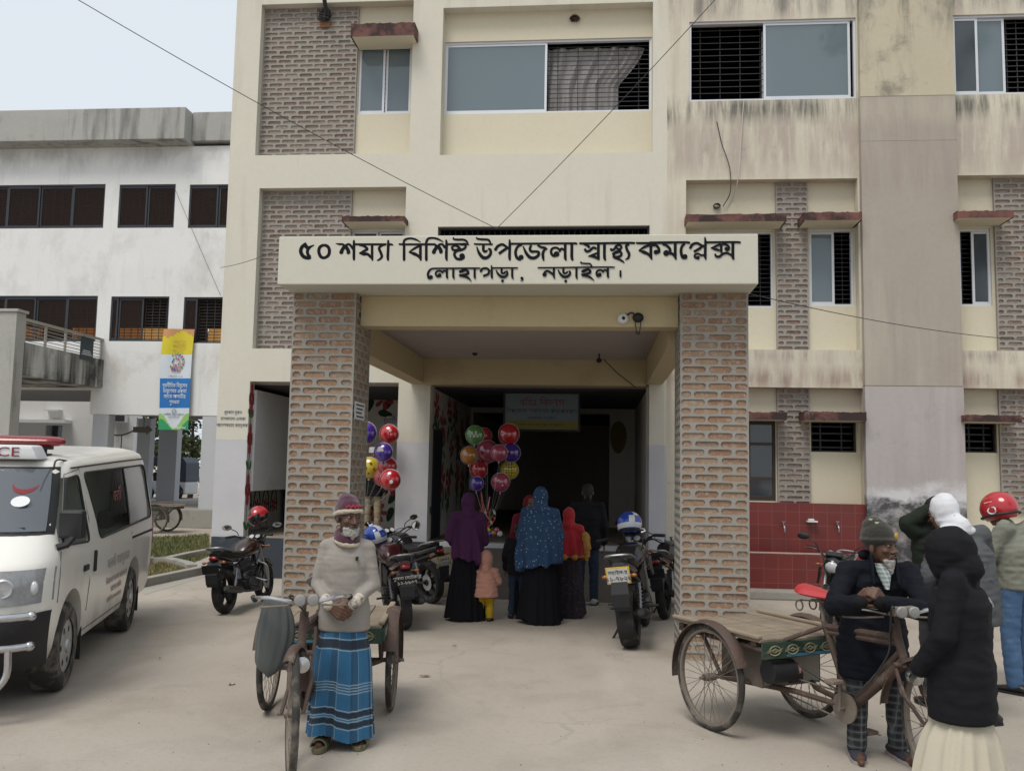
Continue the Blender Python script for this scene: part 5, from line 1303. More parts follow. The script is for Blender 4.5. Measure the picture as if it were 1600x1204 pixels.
# ------------------------------------------------------------------ bicycle style wheel
def spoke_wheel(parent, c, axis, R, tyre_m=TYRED, nsp=32, name='wheel', tr=.022):
    c, ax = Vector(c), Vector(axis).normalized(); e = ax.orthogonal().normalized(); g = ax.cross(e)
    b = MB(); b.ring(c, ax, R-tr, tr, 48, 10); w = b.build(name, tyre_m, parent, smooth=True)
    b = MB(); b.lathe([(R-tr*1.6,-.016),(R-tr*2.4,-.014),(R-tr*2.6,0),(R-tr*2.4,.014),(R-tr*1.6,.016)], c, ax, 48, cap=False); b.build('rim', RUSTT, w, smooth=True)
    b = MB()
    for k in range(nsp):
        a = 2*PI*k/nsp; a2 = a+(.55 if k % 4 < 2 else -.55); s = .03 if k % 2 else -.03
        p = c+(e*math.cos(a2)+g*math.sin(a2))*.03+ax*s; q = c+(e*math.cos(a)+g*math.sin(a))*(R-tr*2.3)
        b.cyl(p, q, .0022, n=4)
    b.build('spokes', RUSTT, w)
    b = MB(); b.cyl(c-ax*.045, c+ax*.045, .026, n=12); b.cyl(c-ax*.085, c+ax*.085, .011, n=8); b.build('hub', RUSTT, w, smooth=True)
    return w
def mudguard(parent, c, R, a0, a1, wd=.075, m=RUSTB, name='mudguard'):
    c = Vector(c); b = MB(); n = 20; rows = []
    for k in range(n+1):
        a = R_(a0+(a1-a0)*k/n); rows.append([c+Vector((x, math.cos(a)*(R-.018*abs(x/wd)**2*4), math.sin(a)*(R-.018*abs(x/wd)**2*4))) for x in (-wd*.5, -wd*.3, 0, wd*.3, wd*.5)]+[c+Vector((x, math.cos(a)*(R-.006-.018*abs(x/wd)**2*4), math.sin(a)*(R-.006-.018*abs(x/wd)**2*4))) for x in (wd*.5, wd*.3, 0, -wd*.3, -wd*.5)])
    b.loft(rows); return b.build(name, m, parent, smooth=True, sharp=60)

def make_cycle_van(label, loc, rotz, saddle, steer=0.0, detail=True, skirt=True, group='flat bed cycle vans'):
    t = thing('cycle_van', label, 'cycle van', loc, rotz, group)
    R = .355; tw = .44
    for s in (-1, 1): spoke_wheel(t, (s*tw, 0, R), (1,0,0), R, name='rear_wheel')
    FA = Vector((0, 1.45, R)); ang = steer; fx = Vector((math.cos(ang), math.sin(ang), 0))
    spoke_wheel(t, FA, fx, R, name='front_wheel')
    b = MB()
    BB, ST, HT, HB = Vector((0,.84,.31)), Vector((0,.62,.80)), Vector((0,1.19,.845)), Vector((0,1.25,.665))
    b.tube([BB, ST], .021, 8); b.tube([ST-(ST-BB)*.06, HT-Vector((0,0,.05))], .021, 8); b.tube([ST+(BB-ST)*.13, HB+Vector((0,-.02,.10))], .019, 8)
    b.tube([BB, HB], .034, 10); b.tube([BB+Vector((0,.03,.05)), HB+Vector((0,-.03,.05))], .020, 8)
    b.tube([HT+Vector((0,-.01,.03)), HB-Vector((0,-.01,.03))], .026, 10)
    for s in (-1, 1):
        b.tube([BB+Vector((s*.03,0,0)), (s*.10,.45,.33), (s*.36,.02,R)], .019, 8)
        b.tube([ST-Vector((0,0,.03)), (s*.20,.45,.66), (s*.36,.30,.62)], .016, 8)
        b.tube([(s*.36,-.44,.61), (s*.36,.45,.61)], .017, 8); b.tube([(s*.36,.03,R), (s*.36,-.18,.61)], .014, 8); b.tube([(s*.36,.03,R), (s*.36,.22,.61)], .014, 8)
    b.tube([(-tw-.06,0,R), (tw+.06,0,R)], .017, 10); b.tube([(-.36,.43,.61),(.36,.43,.61)], .016, 8); b.tube([(-.36,-.42,.61),(.36,-.42,.61)], .016, 8)
    b.tube([(-.30,.40,.60),(-.05,.80,.34)], .013, 8)
    b.ell(BB, (.055,.045,.045), 0, 12, 8)
    b.build('frame', RUSTB, t, smooth=True)
    b = MB(); ax = fx; fw = Vector((-ax.y, ax.x, 0))
    cr = HB-Vector((0,0,.02))
    for s in (-1, 1):
        for o_ in (0, .025): b.tube([cr+ax*(s*.055)+Vector((0,0,-.01)), cr+ax*(s*.06)+fw*(.08+o_)-Vector((0,0,.14)), FA+ax*(s*.062)+fw*o_*.3], .010, 7)
    b.cyl(cr-ax*.065, cr+ax*.065, .018); b.tube([HB, HT+Vector((0,0,.10))], .014, 8)
    b.build('fork', RUSTB, t, smooth=True)
    mudguard(t, FA, R+.025, 60, 175, .06)
    b = MB(); hb = HT+Vector((0,0,.09))
    b.tube(bez([hb+ax*(s*.05)+fw*.06 if k == 0 else p for k, p in enumerate([hb])] if False else [hb-ax*.29-fw*.20+Vector((0,0,.0)), hb-ax*.27-fw*.10+Vector((0,0,.015)), hb-ax*.20+fw*.03+Vector((0,0,.03)), hb+fw*.05, hb+ax*.20+fw*.03+Vector((0,0,.03)), hb+ax*.27-fw*.10+Vector((0,0,.015)), hb+ax*.29-fw*.20], 6), .012, 8)
    h = b.build('handlebar', TUB, t, smooth=True)
    for s in (-1, 1):
        b = MB(); b.cyl(hb+ax*(s*.285)-fw*.13, hb+ax*(s*.295)-fw*.24, .017, n=10); b.build('grip', BLKM, h, smooth=True)
        b = MB(); b.tube(bez([hb+ax*(s*.10)+fw*.06-Vector((0,0,.01)), hb+ax*(s*.24)+fw*.03-Vector((0,0,.02)), hb+ax*(s*.25)-fw*.16-Vector((0,0,.045))], 5), .006, 6); b.build('brake_lever', RUSTT, h, smooth=True)
    b = MB(); c = hb+fw*.10+Vector((0,0,.03))
    b.obox(c, ax*.075, fw*.045, (0,0,.028)); h2 = b.build('headlamp', RUSTT, h, bevel=.012)
    for s in (-1, 1):
        b = MB(); b.lathe([(.032,0),(.034,.01),(.028,.018),(.002,.022)], c+ax*(s*.037)+fw*.046, fw, 18); b.build('lens', pm('dusty_lens', (.24,.24,.235), .3, .2, 12, spec=.6), h2, smooth=True)
    b = MB(); b.lathe([(.045,0),(.05,.03),(.046,.045),(.002,.055)], cr+fw*.09+Vector((0,0,-.04)), fw, 18); b.build('front_lamp', TUB, t, smooth=True)
    # saddle
    b = MB(); sc_ = ST+Vector((0,-.03,.16)); rings = []
    for k in range(9):
        f = k/8; y = -.15+.30*f; wv = .115*(1-f)**.8+.022 if f > .25 else .115-.03*(.25-f)/.25
        hh = .045*(1-.35*f)
        rings.append([sc_+Vector((wv*math.cos(a), y, hh*math.sin(a)*(1 if math.sin(a) > 0 else .55)+.02*(1-f)**2)) for a in (2*PI*q_/14 for q_ in range(14))])
    b.loft(rings); sd = b.build('saddle', saddle, t, smooth=True)
    b = MB()
    for s in (-1, 1): b.ring(sc_+Vector((s*.06,-.13,-.075)), (1,0,0), .032, .006, 16, 6); b.tube([sc_+Vector((s*.05,-.13,-.04)), sc_+Vector((s*.02,.1,-.03))], .005, 6)
    b.cyl(ST-Vector((0,0,.02)), sc_-Vector((0,0,.02)), .013); b.build('saddle_spring', RUSTT, sd, smooth=True)
    # deck
    b = MB(); rg = random.Random(int(loc[0]*10)); n = 6; w0 = .40
    for k in range(n):
        x0, x1 = -w0+2*w0*k/n+.003, -w0+2*w0*(k+1)/n-.003; j = rg.uniform(-.012, .012)
        b.box(x0, x1, -.46+j, .47+j, .655+rg.uniform(-.003,.003), .677+rg.uniform(-.004,.003))
    dk = b.build('deck', WOOD, t, bevel=.004)
    b = MB()
    for y in (-.40, 0, .38): b.box(-.385, .385, y-.025, y+.025, .628, .653)
    b.build('deck_bearer', RUSTB, dk)
    for s in (-1, 1):
        b = MB(); b.box(s*.395-.02, s*.395+.02, -.47, .46, .682, .705); b.build('side_rail', pm('pale_bamboo', (.26,.21,.15), .8, .2, 5), dk, bevel=.008)
    if skirt:
        GRN = pm('painted_green_board', (.025,.055,.038), .7, .3, 8, dirt=((.15,.12,.09), .6, 6, .54)); YEL = pm('painted_scroll', (.25,.24,.15), .7, .2, 8); BLUP = pm('painted_blue', (.05,.17,.25), .7, .2, 8)
        b = MB(); b.box(-.40, .40, .474, .490, .56, .66); sk = b.build('front_board', GRN, t)
        b = MB(); b.box(-.418, -.402, -.44, .474, .575, .655); sk2 = b.build('side_board', GRN, t)
        b = MB()
        for k in range(5):
            cx = -.30+.15*k
            b.tube([(cx+.045*math.cos(a), .492, .61+.03*math.sin(a)) for a in (2*PI*q_/12 for q_ in range(13))], .005, 4)
            b.tube([(cx+.065*math.cos(a*3), .493, .61+.014*math.sin(a*5)) for a in (2*PI*q_/12 for q_ in range(13))], .003, 4)
        b.build('painted_scroll', YEL, sk)
        b = MB(); b.box(-.2, .2, .4905, .4925, .565, .582); b.build('painted_stripe', BLUP, sk)
        Rm = Matrix(((0,0,-1,0),(-1,0,0,0),(0,1,0,0),(0,0,0,1)))
        text_mesh('board_lettering', 'আল্লাহ ভরসা', .085, (-.4195, .16, .617), YEL, sk2, rot=Rm)
    for s in (-1, 1): mudguard(t, (s*(tw+.002), 0, R), R+.03, 20, 190, .10, RUSTB if detail else RUSTT)
    # tool and battery box, motor
    BOXM = pm('battery_box', (.14,.115,.095), .8, .2, 6, dirt=((.25,.21,.17), .5, 5, .5)); BOXW = pm('old_white_panel', (.42,.41,.38), .7, .1, 6, dirt=((.18,.15,.12), .5, 6, .55))
    b = MB(); b.box(-.26, .26, -.10, .32, .33, .58); bx = b.build('battery_box', BOXM, t, bevel=.008)
    b = MB(); b.box(-.266, -.2605, -.06, .28, .36, .45); b.box(-.266, -.2605, -.06, .28, .47, .55); b.build('side_panel', BOXW, bx)
    b = MB(); b.box(-.24, .24, .3205, .326, .35, .56); b.build('front_panel', pm('panel_grey', (.27,.24,.20), .7, .15, 6), bx)
    b = MB(); b.cyl((.10,.42,.46), (.30,.42,.46), .075, n=18); b.cyl((.02,.40,.42),(.10,.40,.42),.05,n=14); mt = b.build('motor', BLKM, t, smooth=True)
    b = MB(); b.cyl((.045,.40,.44), (.09,.44,.47), .045, n=14); b.build('motor_cover', LENSR, mt, smooth=True)
    # crank, pedals, chain
    b = MB(); b.cyl((.05,.84,.31), (.062,.84,.31), .095, n=24); b.cyl((-.09,.84,.31),(.11,.84,.31),.014); b.tube([(-.09,.84,.31),(-.095,.83,.14)], .011, 8); b.tube([(.10,.84,.31),(.105,.85,.48)], .011, 8)
    ck = b.build('crank', RUSTT, t, smooth=True)
    for s, y, z in ((-1,.83,.14),(1,.85,.48)):
        b = MB(); b.box(s*.11-.0 if s > 0 else -.20, .20 if s > 0 else -.11, y-.04, y+.04, z-.012, z+.012); b.build('pedal', pm('wood_pedal', (.20,.15,.12), .8, .2, 6), ck, bevel=.006)
    b = MB()
    for dz in (.09, -.08): b.tube([(.056,.84,.31+dz),(.056,.0,R+dz*.5)], .006, 5)
    b.build('chain', RUSTT, t)
    b = MB(); b.tube(bez([hb+fw*.05, hb+fw*.16+ax*.1+Vector((0,0,.06)), hb+fw*.1+Vector((0,-.1,-.1)), HB+Vector((.04,-.1,.0)), BB+Vector((.05,.05,.1)), (.1,.5,.5)], 6), .006, 5); b.build('wiring', WIRE, t)
    return t
REDSAD = pm('red_plastic_saddle', (.42,.03,.035), .35, .1, 5, spec=.6, dirt=((.5,.35,.05), .4, 9, .62))
cv_left = make_cycle_van('cycle van with grey cloth bag on its handlebar beside the man in checked lungi', (-1.90, 6.58, 0), math.atan2(-.137, -.99), BLKM, steer=.24)
cv_right = make_cycle_van('cycle van with red saddle and bare plank deck in front of the right brick pillar', (1.165, 6.72, 0), math.atan2(-.52, -.855), REDSAD, steer=-.38)
p = gp(262, 832); cv_far = copy_tree(cv_left); cv_far.location = (p.x-.2, p.y, 0); cv_far.rotation_euler.z = R_(95); cv_far['label'] = 'distant weathered cycle van on the grass behind the ambulance'

# cloth bag on the left cycle van's handlebar
def cloth_bag():
    b = MB(); rings = []; n = 60
    for k in range(25):
        f = k/24; z = -.58*f
        body_ = math.sin(PI*min(1, .12+.88*f)**1.15) if f < .97 else .12
        wx = .075+.085*body_ if f < .72 else (.075+.085*math.sin(PI*(.12+.88*.72)**1.15))*math.sqrt(max(.012, 1-((f-.72)/.285)**2))
        wy = wx*.42+.01
        if k == 0: wx, wy = .085, .016
        ring = []
        for i in range(n):
            a = 2*PI*i/n; g_ = (1-abs(math.sin(a*4.5+.7*math.sin(f*3)+.4))*1.6)*.5+.3*math.sin(a*13+f*2)
            fold = 1+.20*g_*(1-f*.9)
            ring.append((wx*math.cos(a)*fold-.035*f+.02*math.sin(f*4), wy*math.sin(a)*fold, z+.015*math.sin(a*2+1)*f-.03*(1-f)*math.cos(a)))
        rings.append(ring)
    b.loft(rings)
    CL = pm('grey_cloth', (.075,.082,.082), .95, .15, 4, bump=.3, bscale=120, sheen=.1)
    o = b.build('cloth_bag', CL, None, smooth=True, sharp=80)
    return tag(o, 'grey cloth bag hanging from the handlebar of the cycle van by the lungi wearer', 'bag')
bg_ = cloth_bag(); p = at(433, 936, 5.62); bg_.location = p; bg_.rotation_euler.z = .1; bg_.scale = (.74, .74, .80)

# ------------------------------------------------------------------ motorcycles
def make_bike(label, loc, rotz, lean, tank_m, accent, plate, plate_text, mirror_shape='oval', style=0, group='parked motorcycles', scale=.9, pz=0.0, fat=1.0, mirrors=True):
    t = thing('motorcycle', label, 'motorcycle', loc, rotz, group); t.rotation_euler = (0, R_(lean), rotz); t.scale = (scale,)*3
    R = .305; RA, FA = Vector((0,-.64,R)), Vector((0,.66,R))
    for nm, A, wd in (('rear_wheel', RA, .062*fat), ('front_wheel', FA, .047)):
        b = MB(); b.lathe([(R*.70,-wd*.7),(R*.80,-wd),(R*.93,-wd*.9),(R*.99,-wd*.45),(R,0),(R*.99,wd*.45),(R*.93,wd*.9),(R*.80,wd),(R*.70,wd*.7)], A, (1,0,0), 40, cap=False); w_ = b.build(nm, TYRE, t, smooth=True)
        b = MB(); b.lathe([(R*.74,-wd*.66),(R*.66,-wd*.6),(R*.64,0),(R*.66,wd*.6),(R*.74,wd*.66)], A, (1,0,0), 40, cap=False)
        for k in range(5):
            a = 2*PI*k/5+.3; d_ = Vector((0, math.cos(a), math.sin(a))); b.obox(A+d_*R*.37, (wd*.32,0,0), d_*R*.32, Vector((1,0,0)).cross(d_)*.018)
        b.cyl(A-Vector((wd*1.1,0,0)), A+Vector((wd*1.1,0,0)), .045, n=16); b.build('rim', BLKM, w_, smooth=True)
        b = MB(); b.lathe([(.115,0),(.115,.004),(.03,.004)], A+Vector((wd*.9 if nm[0] == 'f' else -wd*.9,0,0)), (1,0,0), 28); b.build('brake_disc', RIMS, w_)
    # fork, front fender
    ht = Vector((0,.37,.86)); b = MB()
    for s in (-1, 1):
        b.tube([FA+Vector((s*.075,.0,0)), ht+Vector((s*.085,0,0))], .021, 10); b.tube([FA+Vector((s*.075,0,0)), FA+Vector((s*.078,-.12,.23))], .028, 10)
    b.obox(ht, (.11,0,0), (0,.03,0), (0,0,.012)); b.build('front_fork', STEEL, t, smooth=True)
    mudguard(t, FA, R+.03, 35, 165, .12, BLK, 'front_fender')
    # frame, engine, exhaust
    b = MB()
    for s in (-1, 1):
        b.tube([ht-Vector((0,.01,.03)), (s*.12,.05,.62), (s*.13,-.35,.58), (s*.12,-.85,.72)], .018, 8); b.tube([ht-Vector((0,.02,.10)), (s*.10,.25,.32), (s*.10,-.20,.26), (s*.12,-.35,.55)], .018, 8)
        b.tube([(s*.10,-.20,.30), RA+Vector((s*.09,0,0))], .02, 8)
    b.build('frame', BLKM, t, smooth=True)
    b = MB(); b.box(-.13, .13, -.17, .18, .25, .42); b.loft([[(.085*math.cos(a)*r, y+.085*math.sin(a)*r*.9, z) for a in (2*PI*k/16 for k in range(16))] for y, z, r in [(.10+.02*i, .42+.018*i, 1.0 if i % 2 else .82) for i in range(9)]])
    b.cyl((-.16,-.06,.33), (.16,-.06,.33), .10, n=20); b.build('engine', ENG, t, bevel=.0, smooth=True)
    b = MB(); b.tube(bez([(.07,.22,.48),(.12,.30,.36),(.14,.18,.24),(.15,-.20,.25),(.16,-.45,.28)], 6), .02, 10); b.tube([(.16,-.42,.28),(.165,-.52,.30),(.17,-.92,.36),(.17,-.95,.365)], [.03,.048,.05,.036], 14); b.cyl((.17,-.935,.362),(.17,-.965,.368),.022); b.build('exhaust', BLKM if style else ENG, t, smooth=True)
    b = MB()
    for s in (-1, 1): b.tube([(s*.12,-.56,.36),(s*.125,-.48,.62)], .016, 8); b.tube([(s*.12+.045*math.cos(k*.9)*.55, -.55+.06*k/40*1.2+.045*math.sin(k*.9)*.25, .38+.20*k/40) for k in range(41)], .0055, 5)
    b.build('shock_absorber', STEEL, t, smooth=True)
    # tank, side panels, seat, tail
    def rr(cx, cy, cz, wx, hz, n=18, p_=2.6):
        out = []
        for k in range(n):
            a = 2*PI*k/n; c_, s_ = math.cos(a), math.sin(a)
            out.append((cx+wx*math.copysign(abs(c_)**(2/p_), c_), cy, cz+hz*math.copysign(abs(s_)**(2/p_), s_)))
        return out
    b = MB(); b.loft([rr(0,y,z,w_,h) for y, z, w_, h in ((.39,.80,.05,.05),(.34,.82,.11,.10),(.22,.845,.155,.125),(.08,.84,.16,.125),(-.04,.81,.125,.10),(-.12,.77,.075,.055),(-.14,.76,.05,.03))]); tk = b.build('fuel_tank', tank_m, t, smooth=True, sharp=60)
    b = MB(); b.cyl((0,.18,.968), (0,.18,.982), .035, n=16); b.build('fuel_cap', STEEL, tk, smooth=True)
    if style in (1, 2):
        for s in (-1, 1):
            b = MB(); b.prism([(s*.15,.40,.80),(s*.165,.36,.58),(s*.17,.16,.66),(s*.165,.18,.78)], (s*.03,0,0)); b.build('tank_shroud', accent, t, bevel=.01)
    for s in (-1, 1):
        b = MB(); b.prism([(s*.12,-.10,.72),(s*.125,-.06,.52),(s*.13,-.36,.50),(s*.12,-.46,.68)], (s*.02,0,0)); b.build('side_panel', accent if style == 0 else BLKM, t, bevel=.008)
    b = MB(); b.loft([rr(0,y,z,w_,h,16,3) for y, z, w_, h in ((-.08,.77,.07,.035),(-.14,.775,.10,.045),(-.30,.765,.125,.05),(-.48,.79,.13,.05),(-.66,.83,.125,.045),(-.80,.85,.10,.04),(-.83,.85,.07,.03))]); b.build('seat', SEATM, t, smooth=True, sharp=60)
    b = MB(); b.loft([rr(0,y,z,w_,h,14,3) for y, z, w_, h in ((-.40,.71,.115,.04),(-.62,.745,.12,.05),(-.82,.795,.10,.045),(-.94,.82,.06,.03))]); b.build('tail_section', accent, t, smooth=True, sharp=60)
    b = MB(); b.tube(bez([(-.10,-.52,.80),(-.13,-.66,.86),(-.12,-.90,.91),(0,-.95,.92),(.12,-.90,.91),(.13,-.66,.86),(.10,-.52,.80)], 6), .012, 8)
    for k in (-.05, 0, .05) if style == 0 else (): b.tube([(k,-.94,.918),(k,-.72,.895)], .006, 6)
    b.build('grab_rail', STEEL, t, smooth=True)
    b = MB(); b.ell((0,-.955,.775), (.062,.030,.034), 0, 16, 10); b.build('tail_light', LENSR, t, smooth=True)
    # rear fender, plate
    b = MB(); P = [(-.90,.76),(-.99,.70),(-1.03,.56),(-1.02,.44),(-1.00,.40)]
    b.loft([[(-w_, y, z), (w_, y, z), (w_, y+.015, z+.005), (-w_, y+.015, z+.005)] for (y, z), w_ in zip(P, (.07,.075,.085,.08,.07))]); b.build('rear_fender', BLKM, t)
    tl = Vector((0,-.30,1)).normalized() if style != 3 else Vector((0,-.1,1)).normalized(); nrm = Vector((0,-tl.z,tl.y)); pc = Vector((0,-1.035+.25*pz,.635+pz))
    pw, ph = (.115, .085) if plate is not PLB else (.12, .065)
    b = MB(); b.obox(pc, (pw,0,0), nrm*.004, tl*ph, 0); pl = b.build('number_plate', plate if plate is PLB else PLY if plate is PLY else PLW, t, bevel=.003)
    if plate is PLY:
        b = MB(); b.obox(pc+nrm*.005, (pw-.014,0,0), nrm*.0015, tl*(ph-.014), 0); b.build('plate_face', PLW, pl)
    Rm = Matrix((( 1, 0, nrm.x, 0), (0, tl.y, nrm.y, 0), (0, tl.z, nrm.z, 0), (0,0,0,1)))
    for k, (tx, sz) in enumerate(plate_text):
        text_mesh('plate_lettering', tx, sz, pc+nrm*.0085+tl*(.032-.062*k), INK if plate is not PLB else PLW, pl, rot=Rm, bold=.001)
    for s in (-1, 1):
        b = MB(); b.ell((s*.14,-.93,.72), (.032,.022,.020), 0, 12, 8); b.cyl((s*.06,-.92,.73),(s*.13,-.93,.72),.008); b.build('indicator', LENSO, t, smooth=True)
        b = MB(); b.ell((s*.18,.47,.83), (.032,.022,.020), 0, 12, 8); b.cyl((s*.09,.45,.84),(s*.17,.47,.83),.008); b.build('indicator', LENSO, t, smooth=True)
    # headlight cowl, instruments, bars, mirrors
    b = MB(); b.ell((0,.50,.84), (.115,.10,.105), 0, 18, 12); hl = b.build('headlight_cowl', BLK if style else accent, t, smooth=True)
    b = MB(); b.ell((0,.555,.83), (.085,.055,.075), 0, 16, 10); b.build('headlight', LENSC, hl, smooth=True)
    b = MB(); b.obox((0,.44,.965), (.10,0,0), (0,.035,.02), (0,-.012,.03)); ins = b.build('instrument_panel', BLKM, t, bevel=.012)
    b = MB()
    for s in (-1, 1): b.lathe([(.036,0),(.036,.006),(.002,.008)], (s*.048,.405,.985), (0,-.7,.7), 18)
    b.build('dial', LENSC, ins, smooth=True)
    b = MB(); b.tube(bez([(-.36,.20,1.00),(-.25,.28,1.01),(-.12,.36,.93),(0,.37,.91),(.12,.36,.93),(.25,.28,1.01),(.36,.20,1.00)], 6), .012, 8); hb = b.build('handlebar', BLKM, t, smooth=True)
    for s in (-1, 1):
        b = MB(); b.cyl((s*.25,.275,1.01),(s*.37,.195,1.0),.018, n=10); b.build('grip', BLKM, hb, smooth=True)
        b = MB(); b.tube([(s*.23,.31,1.0),(s*.30,.30,1.01),(s*.38,.25,1.0)], .006, 6); b.build('lever', STEEL, hb, smooth=True)
        if not mirrors: continue
        b = MB(); b.tube(bez([(s*.21,.31,1.01),(s*.25,.33,1.07),(s*.34,.32,1.12)], 5), .007, 6)
        mc = Vector((s*.40,.32,1.14))
        if mirror_shape == 'round': b.ell(mc, (.062,.018,.062), 0, 18, 10)
        else: b.ell(mc, (.078,.018,.042), 0, 18, 10)
        mi = b.build('mirror', BLKM, t, smooth=True)
        b = MB(); b.poly([mc+Vector(((.055 if mirror_shape == 'round' else .070)*math.cos(a), -.0185+.004*abs(math.cos(a)), (.055 if mirror_shape == 'round' else .036)*math.sin(a))) for a in (2*PI*k/20 for k in range(20))]); b.build('mirror_glass', MIRG, mi)
    # stand, pegs, cables
    b = MB(); b.tube([(-.10,-.12,.25),(-.24,-.20,.03),(-.27,-.20,.015)], .012, 8); b.obox((-.28,-.20,.012+.0), (.03,0,0), (0,.03,0), (0,0,.006)); b.build('side_stand', BLKM, t, smooth=True)
    for s in (-1, 1):
        b = MB(); b.cyl((s*.12,-.12,.32),(s*.25,-.12,.32),.013); b.build('footpeg', BLKM, t)
        b = MB(); b.cyl((s*.10,-.42,.40),(s*.22,-.42,.40),.012); b.build('footpeg', BLKM, t)
    b = MB()
    for s in (-1, 1): b.tube(bez([(s*.2,.30,1.0),(s*.15,.46,.96),(s*.07,.44,.78),(s*.09,.2,.6)], 6), .006, 5)
    b.build('control_cable', WIRE, t)
    if style == 0:
        b = MB(); b.tube(bez([(.13,.10,.40),(.30,.12,.36),(.31,.10,.56),(.14,.14,.64)], 6), .013, 8); b.tube(bez([(-.13,.10,.40),(-.30,.12,.36),(-.31,.10,.56),(-.14,.14,.64)], 6), .013, 8); b.build('crash_guard', STEEL, t, smooth=True)
    return t
MAROON = pm('maroon_paint', (.06,.008,.013), .25, .1, 3, coat=.5, fine=0)
GREYP = pm('graphite_paint', (.05,.05,.055), .3, .1, 3, coat=.4, fine=0)
BROWNR = pm('copper_decal_paint', (.035,.016,.012), .25, .5, 3, coat=.5, fine=0)
b1 = make_bike('black commuter motorcycle with chrome rear rack by the painted veranda jamb', (-4.30, 11.05, 0), R_(-3), -5, BROWNR, BLK, PLB, [], 'oval', 0, scale=.85)
b2 = make_bike('maroon motorcycle with black number plate behind the man in the beige sweater', (-2.27, 10.45, 0), R_(22), -6, MAROON, MAROON, PLB, [('খুলনা মেট্রো হ', .055), ('১২-৮৯৬৭', .062)], 'round', 1)
b3 = make_bike('black motorcycle with orange indicator beside the woman in the purple hijab', (-2.52, 12.25, 0), R_(44), -6, BLK, BLK, PLY, [('খুলনা-হ', .05), ('১১-৭৭৭৮', .066)], 'oval', 2)
b4 = make_bike('black motorcycle with yellow bordered number plate and fat rear tyre in the foreground', (.47, 9.98, 0), R_(-9), -7, BLK, GREYP, PLY, [('নড়াইল-হ', .05), ('১১-৭৮২৯', .066)], 'oval', 2, scale=1.02, pz=.10, fat=1.4, mirrors=False)
b5 = make_bike('black motorcycle parked tightly against the inner side of the right brick pillar', (.98, 11.75, 0), R_(-14), -6, BLK, BLK, PLB, [], 'oval', 1)
b6 = make_bike('black motorcycle parked by the red tiled basin behind the seated elderly man', (2.72, 10.9, 0), R_(158), -5, BLK, BLK, PLB, [], 'oval', 1)

# helmets
def helmet(name, loc, s, main, second, rot, label, visor=True, lettering=None):
    t = thing(name, label, 'helmet', loc, rot[2]); t.rotation_euler = rot
    b = MB(); rings = []
    for k in range(12):
        th = PI*(.02+.70*k/11); r = math.sin(th)
        rings.append([(.125*r*math.cos(a)*s, (.15*r*math.sin(a)+.01*(1-r))*s, .135*math.cos(th)*s) for a in (2*PI*q_/26 for q_ in range(26))])
    b.loft(list(reversed(rings)))
    for i in range(len(b.f)):
        c = sum((Vector(b.v[k]) for k in b.f[i]), Vector())/len(b.f[i])
        if (c.z < -.01*s and c.z > -.055*s) or (c.z > .06*s and abs(c.x) < .025*s): b.m[i] = 1
        if c.y < -.085*s and -.05*s < c.z < .06*s and abs(c.x) > .05*s: b.m[i] = 1
    b.build('shell', [main, second], t, smooth=True, sharp=70)
    if visor:
        b = MB(); rows = []
        for k in range(6):
            z = (-.055+.10*k/5)*s; r = math.sqrt(max(.02, 1-(z/(.140*s))**2))
            rows.append(b.pts([(.131*s*r*math.cos(a), .157*s*r*math.sin(a), z) for a in (R_(28+124*q_/14) for q_ in range(15))]))
        for a, c in zip(rows, rows[1:]):
            for i in range(14): b.face((a[i], a[i+1], c[i+1], c[i]))
        b.build('visor', BLK, t, smooth=True)
    b = MB(); b.ring((0,0,-.082*s), (0,0,1), .112*s, .013*s, 24, 8); b.build('edge_trim', BLKM, t, smooth=True)
    b = MB(); b.tube(bez([(-.10*s,.02,-.08*s),(-.02,.0,-.20*s),(.09*s,.02,-.08*s)], 6), .007, 6); b.build('chin_strap', BLKM, t)
    return t
REDG = pm('helmet_red', (.40,.018,.025), .18, .1, 4, coat=.6, fine=0); BLUG = pm('helmet_blue', (.015,.06,.36), .18, .1, 4, coat=.6, fine=0); WHG = pm('helmet_white', (.62,.64,.66), .2, .05, 4, coat=.5, fine=0); BLG = BLK
helmet('helmet', at(404, 806, 11.45), 1.0, REDG, BLG, (R_(-25), R_(20), R_(150)), 'red and black helmet hung on the mirror of the motorcycle by the painted jamb')
helmet('helmet', at(586, 838, 10.75), 1.05, BLUG, WHG, (R_(-10), R_(-15), R_(60)), 'blue and white helmet on the maroon motorcycle behind the beige sweater')
helmet('helmet', at(983, 818, 10.35), 1.05, BLUG, WHG, (R_(-15), R_(10), R_(40)), 'blue helmet with white stripe resting on the motorcycle with yellow plate')

